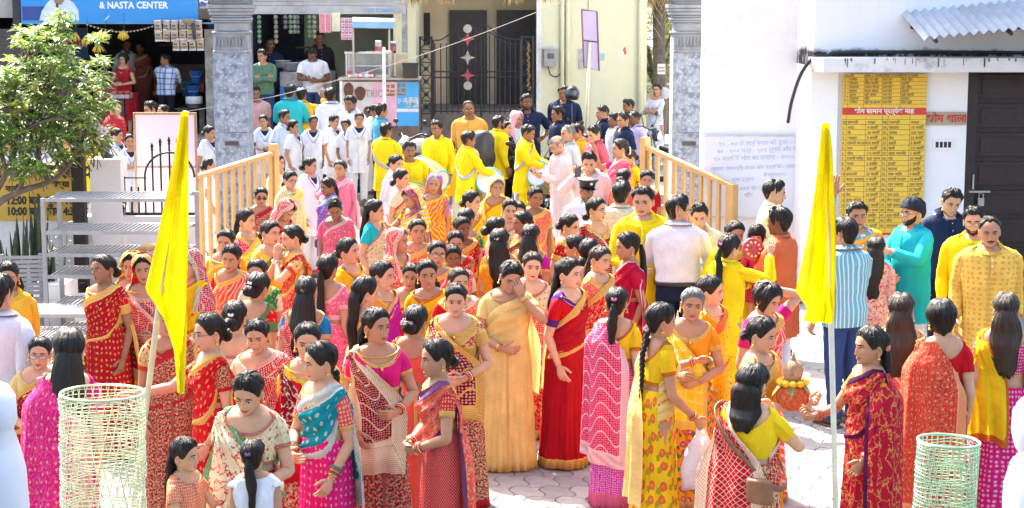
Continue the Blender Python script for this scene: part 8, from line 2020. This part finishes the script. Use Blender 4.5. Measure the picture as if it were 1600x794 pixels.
woman(485, 505, 5, 'woman with pink and yellow blouse half hidden behind the teal saree', saree(f_redk, F(YEL, 'booti', (.7, .1, .2), GLD, .8), F(MAR, 'print', (.75, .6, .45), RED, 1.2, .06), 'S'), 'bun', h=1.52, sk=1, bang=B2, L='down2'); woman(507, 535, -45, 'woman in teal silver saree and pink skirt with green bangles', saree(F(HPK, 'booti', (.78, .5, .45), GLD, .8, .08), F(CORAL, 'dots', (.8, .5, .45), GLD, 1.2, .02), f_teal, zend=.55, sl=.42), 'braid', h=1.54, sk=1, bang=B2, hy=-20, L='down2', R='clasp')
woman(590, 482, 20, 'woman in pink blouse with long side hair and cream zari pallu', saree(F(MAR, 'brocade', (.5, .3, .2), RED, 1.2, .1), F(HPK, 'plain', GLD, GLD, 1, .02), F(MAR, 'bandhani', (.6, .3, .25), (.70, .60, .40), 1, .10), 'S', zend=.5), 'half', h=1.55, sk=2, hy=20, hlen=.4, bang=B1, L='clasp', R='down2'); woman(647, 477, 165, 'woman from behind with small pink flower on neat bun', saree(F(CORAL, 'plain', GLD, GLD, 1, .03), F(CORAL)), 'bun', h=1.5, sk=2, flower=('rosy', (.68, .22, .42)), bun=.05); woman(692, 534, -70, 'woman in bright red checked saree with pearl ear chain', saree(f_redchk, F((.55, .03, .03), 'dots', (.75, .4, .2), GLD, 1, .03), F(CORAL, 'print', (.75, .35, .2), (.06, .05, .15), .9, .06), zend=.25, wide=1.3), 'bun', h=1.5, sk=2, L='clasp', R='clasp', bang=B1, bun=.038)
# ------------------------------------------------------------------ place the crowd: each head lands on its pixel, bodies kept apart
def place(p):
 fl = p['floor']
 h = p['h']
 if p['Y'] is not None:
  Y = p['Y']; g = ground_z(Y) if fl is None else fl
  pt = at_y(p['px'], p['py'], Y); p['h'] = max(.85 * h, min(1.12 * h, pt[2] - g)); p['pos'] = (pt[0], Y, g)
 else:
  pt = at_z(p['px'], p['py'], h); g = 0
  if pt[1] > 30: g = .15; pt = at_z(p['px'], p['py'], h + g)
  p['pos'] = (pt[0], pt[1], g)
 # the crown is not above the feet when the figure leans
for p in PEOPLE: place(p)
h0 = [p['h'] for p in PEOPLE]
for it in range(120):
 moved = False
 for i, p in enumerate(PEOPLE):
  for j in range(i):
   q = PEOPLE[j]
   dx, dy = p['pos'][0] - q['pos'][0], p['pos'][1] - q['pos'][1]
   lim = .37
   if abs(p['pos'][2] - q['pos'][2]) < .4 and dx * dx + dy * dy < lim * lim:
    far, near = (i, j) if dy > 0 else (j, i)
    for k, s in ((far, -1), (near, 1)):
     P = PEOPLE[k]
     if P['Y'] is not None and P['floor'] is not None: continue
     nh = P['h'] + s * .006
     if .93 * h0[k] < nh < 1.07 * h0[k]:
      P['h'] = nh; g = P['pos'][2]; pt = at_z(P['px'], P['py'], nh + g); P['pos'] = (pt[0], pt[1], g); P['Y'] = None if P['Y'] is None else pt[1]; moved = True
 if not moved: break
for i, p in enumerate(PEOPLE):
 p['lite'] = p['pos'][1] > 35
 build_person(p, i)
def who(word): return next(p for p in PEOPLE if word in p['label'])
def hand(p, side):
 """world point just beyond the wrist, and its frame"""
 A = p['arms'][0 if side > 0 else 1]; M = Matrix.Translation(p['pos']) @ Matrix.Rotation(RAD(p['yaw']), 4, 'Z') @ Matrix.Scale(p['h'] / 1.6, 4)
 return M, np.array(M @ Vector(A.W + A.d * .075 + A.pn * .02)), np.array((M.to_3x3() @ Vector(A.d)).normalized()), np.array((M.to_3x3() @ Vector(A.pn)).normalized())
def local_xf(p, off): return Matrix.Translation(p['pos']) @ Matrix.Rotation(RAD(p['yaw']), 4, 'Z') @ Matrix.Translation(off)
# phones
def phone(p, side, label):
 M, c, d, n = hand(p, side); x = np.cross(d, n); R = Matrix((x, n, d)).transposed().to_4x4()
 mb = MB(); mb.box(-.037, .037, -.004, .005, -.075, .075); mb.box(-.034, .034, .0051, .0058, -.07, .07, 1); mb.box(-.03, -.01, -.0052, -.0041, .04, .065, 1)
 o = mb.obj('phone', [M_BLK(), plain('phone_screen', (.03, .04, .06), .05)]); o.matrix_world = Matrix.Translation(c + n * .012) @ R; tag(o, label, 'phone')
phone(who('holding up a phone'), -1, 'dark phone held up above the police cap'); phone(who('reading his phone'), -1, 'phone in the hands of the bald man'); phone(who('white coat woman holding a phone'), 1, 'dark phone in the hands of a white coat woman')
# peaked cap
g = who('guard in white'); hm = g['root'].matrix_basis @ Matrix([list(r) for r in g['rig'].head_matrix()])
mb = MB(); a = np.linspace(0, 2 * PI, 32, endpoint=False)
ell = lambda r1, r2, z, dz=0: np.stack([r1 * np.sin(a), -r2 * np.cos(a) + .005, CH + z + dz * np.cos(a)], -1)
mb.grid(np.array([ell(.083, .105, .155), ell(.085, .108, .158), ell(.085, .108, .195), ell(.112, .135, .222, .012), ell(.112, .135, .230, .012), ell(.06, .08, .238, .006), ell(.002, .002, .238)]), 0, cv=True)
t = np.linspace(-1.0, 1.0, 15); mb.grid(np.stack([np.stack([r * np.sin(t), -r * 1.26 * np.cos(t) + .005, CH + .165 - (r - .085) * .45 + 0 * t], 1) for r in (.085, .105, .125, .13)]), 1)
mb.ball((0, -.115, CH + .205), (.018, .006, .02), 10, 6, 2)
o = mb.obj('peaked_cap', [plain('cap_black', (.018, .018, .022), .6), plain('cap_visor', (.012, .012, .014), .15), plain('cap_badge', (.6, .58, .5), .3, .8)], smooth=True); o.matrix_world = hm; tag(o, 'black peaked cap with silver badge worn by the guard', 'cap')
# headcloth of the man in turquoise
g = who('black headcloth'); hm = g['root'].matrix_basis @ Matrix([list(r) for r in g['rig'].head_matrix()])
d = np.linspace(0, 360, 48, endpoint=False); th = np.radians(d); zh = np.interp(np.abs((d + 180) % 360 - 180), [0, 50, 90, 130, 180], [.165, .15, .12, .06, .04]); s = np.linspace(0, 1, 14)[:, None]; zz = zh + (.2153 - zh) * np.sin(s * PI / 2 * .995)
P = head(zz, th[None], .020 + .004 * np.sin(th * 6 + zz * 60), False); mb = MB(); mb.grid(P, 0, cv=True, cap1=True); mb.ball((0, .108, CH + .10), (.03, .02, .025), 10, 6)
o = mb.obj('headcloth', F((.02, .022, .035), 'plain', trans=0), smooth=True); o.matrix_world = hm; tag(o, 'black cloth tied round the head of the turquoise kurta man', 'headcloth')
# drums
def drum(p, label, off=(.02, -.34, .86), tilt=20, rz=70):
 k = p['h'] / 1.6; r_ = empty('dhol_drum', (0, 0, 0), 0, label, 'drum', 'drums of the players'); r_.matrix_world = Matrix.Translation(p['pos']) @ Matrix.Rotation(RAD(p['yaw'] + rz), 4, 'Z') @ Matrix.Translation((0, 0, 0))
 q = Matrix.Rotation(RAD(-rz), 4, 'Z') @ Vector(off); C = np.array(q); ax = np.linspace(-.26, .26, 13); rad = .175 + .045 * np.cos(ax / .26 * 1.4); a = np.linspace(0, 2 * PI, 28, endpoint=False)
 R = np.array(Matrix.Rotation(RAD(tilt), 3, 'X'))
 pt = lambda x, r, t: np.stack([r * np.cos(t), x + 0 * t, r * np.sin(t)], -1) @ R.T + C
 mb = MB(); mb.grid(np.array([pt(x, r, a) for x, r in zip(ax, rad)]), 0, cv=True); mb.obj('barrel', plain('drum_wood', (.40, .26, .10), .5, 0, .2, 10), r_, smooth=True)
 for e in (0, -1):
  mb = MB(); s_ = -1 if e == 0 else 1; mb.grid(np.array([pt(ax[e], rad[e] * f, a) for f in (1.0, .6, .3, .01)]) + R @ np.array((0, s_ * .006, 0)), 0, cv=True); mb.obj('drumhead', plain('drum_skin', (.68, .67, .64), .5, 0, .06, 10), r_)
  mb = MB(); mb.tube(pt(ax[e], rad[e] * 1.03, a), .014, 6, closed=True); mb.obj('hoop', plain('hoop_blue', (.10, .38, .55), .4), r_, smooth=True)
 for k_ in range(14):
  t0, t1 = k_ * 2 * PI / 14, (k_ + .5) * 2 * PI / 14
  mb = MB(); tt = np.linspace(0, 1, 7); xs = ax[0] + (ax[-1] - ax[0]) * tt; rr_ = np.interp(xs, ax, rad) + .006
  for u0, u1 in ((t0, t1), (t1 + .0, t0 + 2 * PI / 14)): ang = u0 + (u1 - u0) * tt; mb.tube((np.stack([rr_ * np.cos(ang), xs, rr_ * np.sin(ang)], 1) @ R.T + C) if u0 == t0 else (np.stack([rr_ * np.cos(ang), xs[::-1], rr_[::-1] * np.sin(ang)], 1) @ R.T + C), .005, 4)
  mb.obj('lacing', plain('lacing_yellow', (.60, .48, .05), .6) if k_ % 3 else plain('lacing_green', (.12, .42, .10), .6), r_)
for w_, lb in (('broad drummer', 'laced drum played by the broad yellow drummer'), ('rightmost drum', 'laced drum under the hands of the rightmost drummer'), ('moustached drummer', 'drum hanging before the moustached drummer'), ('seen from behind by the nurses', 'drum carried by the drummer beside the nurses'), ('lean young drummer', 'drum at the waist of the lean young drummer')): drum(who(w_), lb)
# grey carrying straps lie on the drummers' backs
for w_ in ('seen from behind by the nurses', 'broad drummer', 'rightmost drum'):
 p = who(w_); t = np.linspace(0, 1, 30); th = RAD(-60) + 2 * PI * t; z = 1.16 + .20 * np.cos(2 * PI * (t - .28))
 c = torso(p['rig'].T, z, th, .040); n_ = torso(p['rig'].T, z, th, .046); sd = np.stack([0 * t, 0 * t, np.full(30, .026)], 1); mb = MB(); mb.grid(np.stack([c - sd, n_ - sd, n_ + sd, c + sd], 1), 0, cv=True)
 o = mb.obj('drum_strap', F((.42, .42, .42), 'plain', trans=0), smooth=True); o.matrix_world = p['root'].matrix_basis; tag(o, 'grey drum strap worn by the ' + {'s': 'drummer beside the nurses', 'b': 'broad yellow drummer', 'r': 'rightmost yellow drummer'}[w_[0]], 'strap')
M, c, d_, n_ = hand(who('moustached drummer'), 1); mb = MB(); mb.tube([c - d_ * .1, c + np.array((.03, -.05, .12)), c + np.array((.06, -.08, .30))], .009, 6); tag(mb.obj('drum_stick', plain('stick_red', (.6, .08, .04), .5)), 'thin red drumstick held by the moustached drummer', 'drumstick')
# toddler on her carrier's arm
p = who('carrying the toddler')
person(1186, 346, .95, -10, 'toddler in crimson kurta with fringe and purple hairband', frock(F((.50, .01, .07), 'booti', (.72, .4, .45), GLD, .5), .5, .55, 1.1), 'fringe', sk=1, sex='K', hp=14, L='fwd', R='fwd', hs=1.35)
tp = PEOPLE[-1]; pt = at_y(1186, 350, p['pos'][1] - .16); tp['pos'] = (pt[0], pt[1], pt[2] - 1.06 * .95); tp['h'] = .95; build_person(tp, 200)
hm = tp['root'].matrix_basis @ Matrix([list(r) for r in tp['rig'].head_matrix()]); a = np.linspace(-1.45, 1.45, 24); mb = MB(); mb.tube(np.stack([.135 * np.sin(a) * 1.0, -.05 + 0 * a, CH + .10 + .205 * np.cos(a)], 1), .009, 6); o = mb.obj('hairband', plain('band_purple', (.32, .06, .42), .3), tp['root'], smooth=True); o.matrix_local = Matrix([list(r) for r in tp['rig'].head_matrix()])
mb = MB(); a = np.linspace(0, 2 * PI, 20, endpoint=False); mb.lathe([(.002, 0), (.09, .004), (.10, .012), (.09, .02), (.002, .022)], 20)
for k in range(10): mb.ball((.06 * math.cos(k * .628), .06 * math.sin(k * .628), .024), (.014, .014, .008), 6, 4, 1)
o = mb.obj('decorated_plate', [plain('plate_red', (.45, .04, .06), .4, 0, .4, 40), plain('plate_gold', (.7, .5, .2), .4)], smooth=True); pp_ = at_y(1176, 390, tp['pos'][1] - .22); o.location = pp_; o.rotation_euler = (PI / 2 - .2, 0, .2); tag(o, 'round red decorated plate held up before the toddler', 'plate')
# bags
p = who('holding a white bag'); M, c, d_, n_ = hand(p, -1)
bg_ = empty('plastic_bag', tuple(c), RAD(15), 'white plastic carry bag with dark print hanging from a hand', 'bag')
n1, m1 = 20, 14; u = np.linspace(0, 2 * PI, n1, endpoint=False); zz = np.linspace(-.03, -.40, m1)[:, None]; w_ = np.interp(-zz, [.03, .12, .25, .38, .40], [.03, .085, .125, .135, .12]); dp = np.interp(-zz, [.03, .12, .25, .38, .40], [.02, .04, .055, .045, .01])
fo = 1 + .12 * np.sin(u * 4 + zz * 22) + .08 * np.sin(u * 7 - zz * 12); P = np.stack([w_ * fo * np.cos(u), dp * fo * np.sin(u), zz + .012 * np.sin(u * 2)], -1)
mb = MB(); mb.grid(P, 0, cv=True, cap1=True); mb.tube(spline([(-.03, 0, -.04), (-.02, 0, .0), (0, 0, .02), (.02, 0, .0), (.03, 0, -.04)], 14), .007, 6); mb.obj('bag', F((.74, .66, .68), 'plain', trans=.3), bg_, smooth=True)
for k, (x, z, w1, h1) in enumerate([(-.03, -.20, .045, .016), (-.03, -.225, .06, .012), (-.04, -.25, .075, .010), (-.02, -.27, .035, .010)]):
 mb = MB(); mb.box(x, x + w1, -.078, -.074, z, z + h1); mb.obj('printed_mark', plain('bag_print', (.10, .08, .12), .6), bg_)
p = who('short loose hair and red flower'); M = p['root'].matrix_basis
t = np.linspace(0, 1, 30); th = RAD(-95) + 2 * PI * t; z = 1.11 + .22 * np.cos(2 * PI * (t - .50)); c = torso(p['rig'].T, z, th, .046); n_ = torso(p['rig'].T, z, th, .052); sd = np.stack([0 * t, 0 * t, np.full(30, .017)], 1); mb = MB(); mb.grid(np.stack([c - sd, n_ - sd, n_ + sd, c + sd], 1), 0, cv=True)
sb_ = empty('shoulder_bag', (0, 0, 0), 0, 'brown leather sling bag worn across the back of the red saree', 'bag'); sb_.matrix_world = M; lea = plain('tan_leather', (.22, .09, .04), .5, 0, .15, 14); mb.obj('strap', lea, sb_, smooth=True)
mb = MB(); mb.grid(np.array([[(x * s1 * .085 - .17, .20 + y * .03, .84 + zc * .8) for x, y in [(math.cos(a_), math.sin(a_)) for a_ in np.linspace(0, 2 * PI, 16, endpoint=False)]] for s1, zc in ((.9, 0), (1, .02), (1, .15), (.92, .17))]), 0, cv=True, cap0=True, cap1=True); mb.obj('pouch', lea, sb_, smooth=True)
# offering pot with coconut
p = who('looking at the pot'); M1, c1, _, _ = hand(p, 1); M2, c2, _, _ = hand(p, -1); c = at_y(1238, 640, (c1[1] + c2[1]) / 2 - .04)
kl = empty('offering_pot', (c[0], c[1], c[2]), 0, 'orange woven offering pot with coconut and marigolds', 'pot')
mb = MB(); mb.lathe([(.05, 0), (.085, .03), (.098, .08), (.095, .13), (.075, .155)], 24); mb.obj('pot', plain('pot_orange', (.62, .16, .03), .6, 0, .3, 60, .01), kl, smooth=True)
mb = MB(); a = np.linspace(0, 2 * PI, 7)
for k in range(12):
 for s_ in (-1, 1): tt = np.linspace(0, 1, 8); zz_ = .01 + .14 * tt; rr_ = np.interp(zz_, [0, .03, .08, .13, .155], [.05, .087, .1, .097, .078]); an = k * 2 * PI / 12 + s_ * tt * .9; mb.tube(np.stack([rr_ * np.cos(an), rr_ * np.sin(an), zz_], 1), .004, 4)
tag(mb.obj('thread_netting', plain('thread_red', (.6, .06, .03), .6), kl), kind='stuff')
for k in range(11):
 an = k * 2 * PI / 11; mb = MB(); mb.ball((.078 * math.cos(an), .078 * math.sin(an), .172), (.026, .026, .022), 8, 6); mb.obj('marigold', plain('marigold_yellow', (.80, .46, .02), .7, 0, .25, 60), kl, smooth=True)
mb = MB(); mb.ball((0, 0, .235), (.062, .062, .075), 14, 10); mb.lathe([(.02, .29), (.012, .33), (.002, .37)], 8); mb.obj('coconut', plain('coconut_husk', (.42, .25, .13), .85, 0, .3, 30, .02), kl, smooth=True)
mb = MB()
for k in range(7): an = k * .9; leaf_geo(mb, np.array((.03 * math.cos(an), .03 * math.sin(an), .17)), (math.cos(an), math.sin(an), .25), (0, 0, 1), .13, .035, k % 3, .8)
mb.obj('mango_leaves', LV, kl)
# ------------------------------------------------------------------ lettering becomes plain geometry
bpy.context.view_layer.update()
dg = bpy.context.evaluated_depsgraph_get()
for o in TEXTS:
 me = bpy.data.meshes.new_from_object(o.evaluated_get(dg))
 nm = o.name; par, loc, rot, sc = o.parent, o.location.copy(), o.rotation_euler.copy(), o.scale.copy()
 o.name = 'old_text'
 n = bpy.data.objects.new(nm, me); COL.objects.link(n)
 n.parent = par; n.location, n.rotation_euler, n.scale = loc, rot, sc
 bpy.data.objects.remove(o)
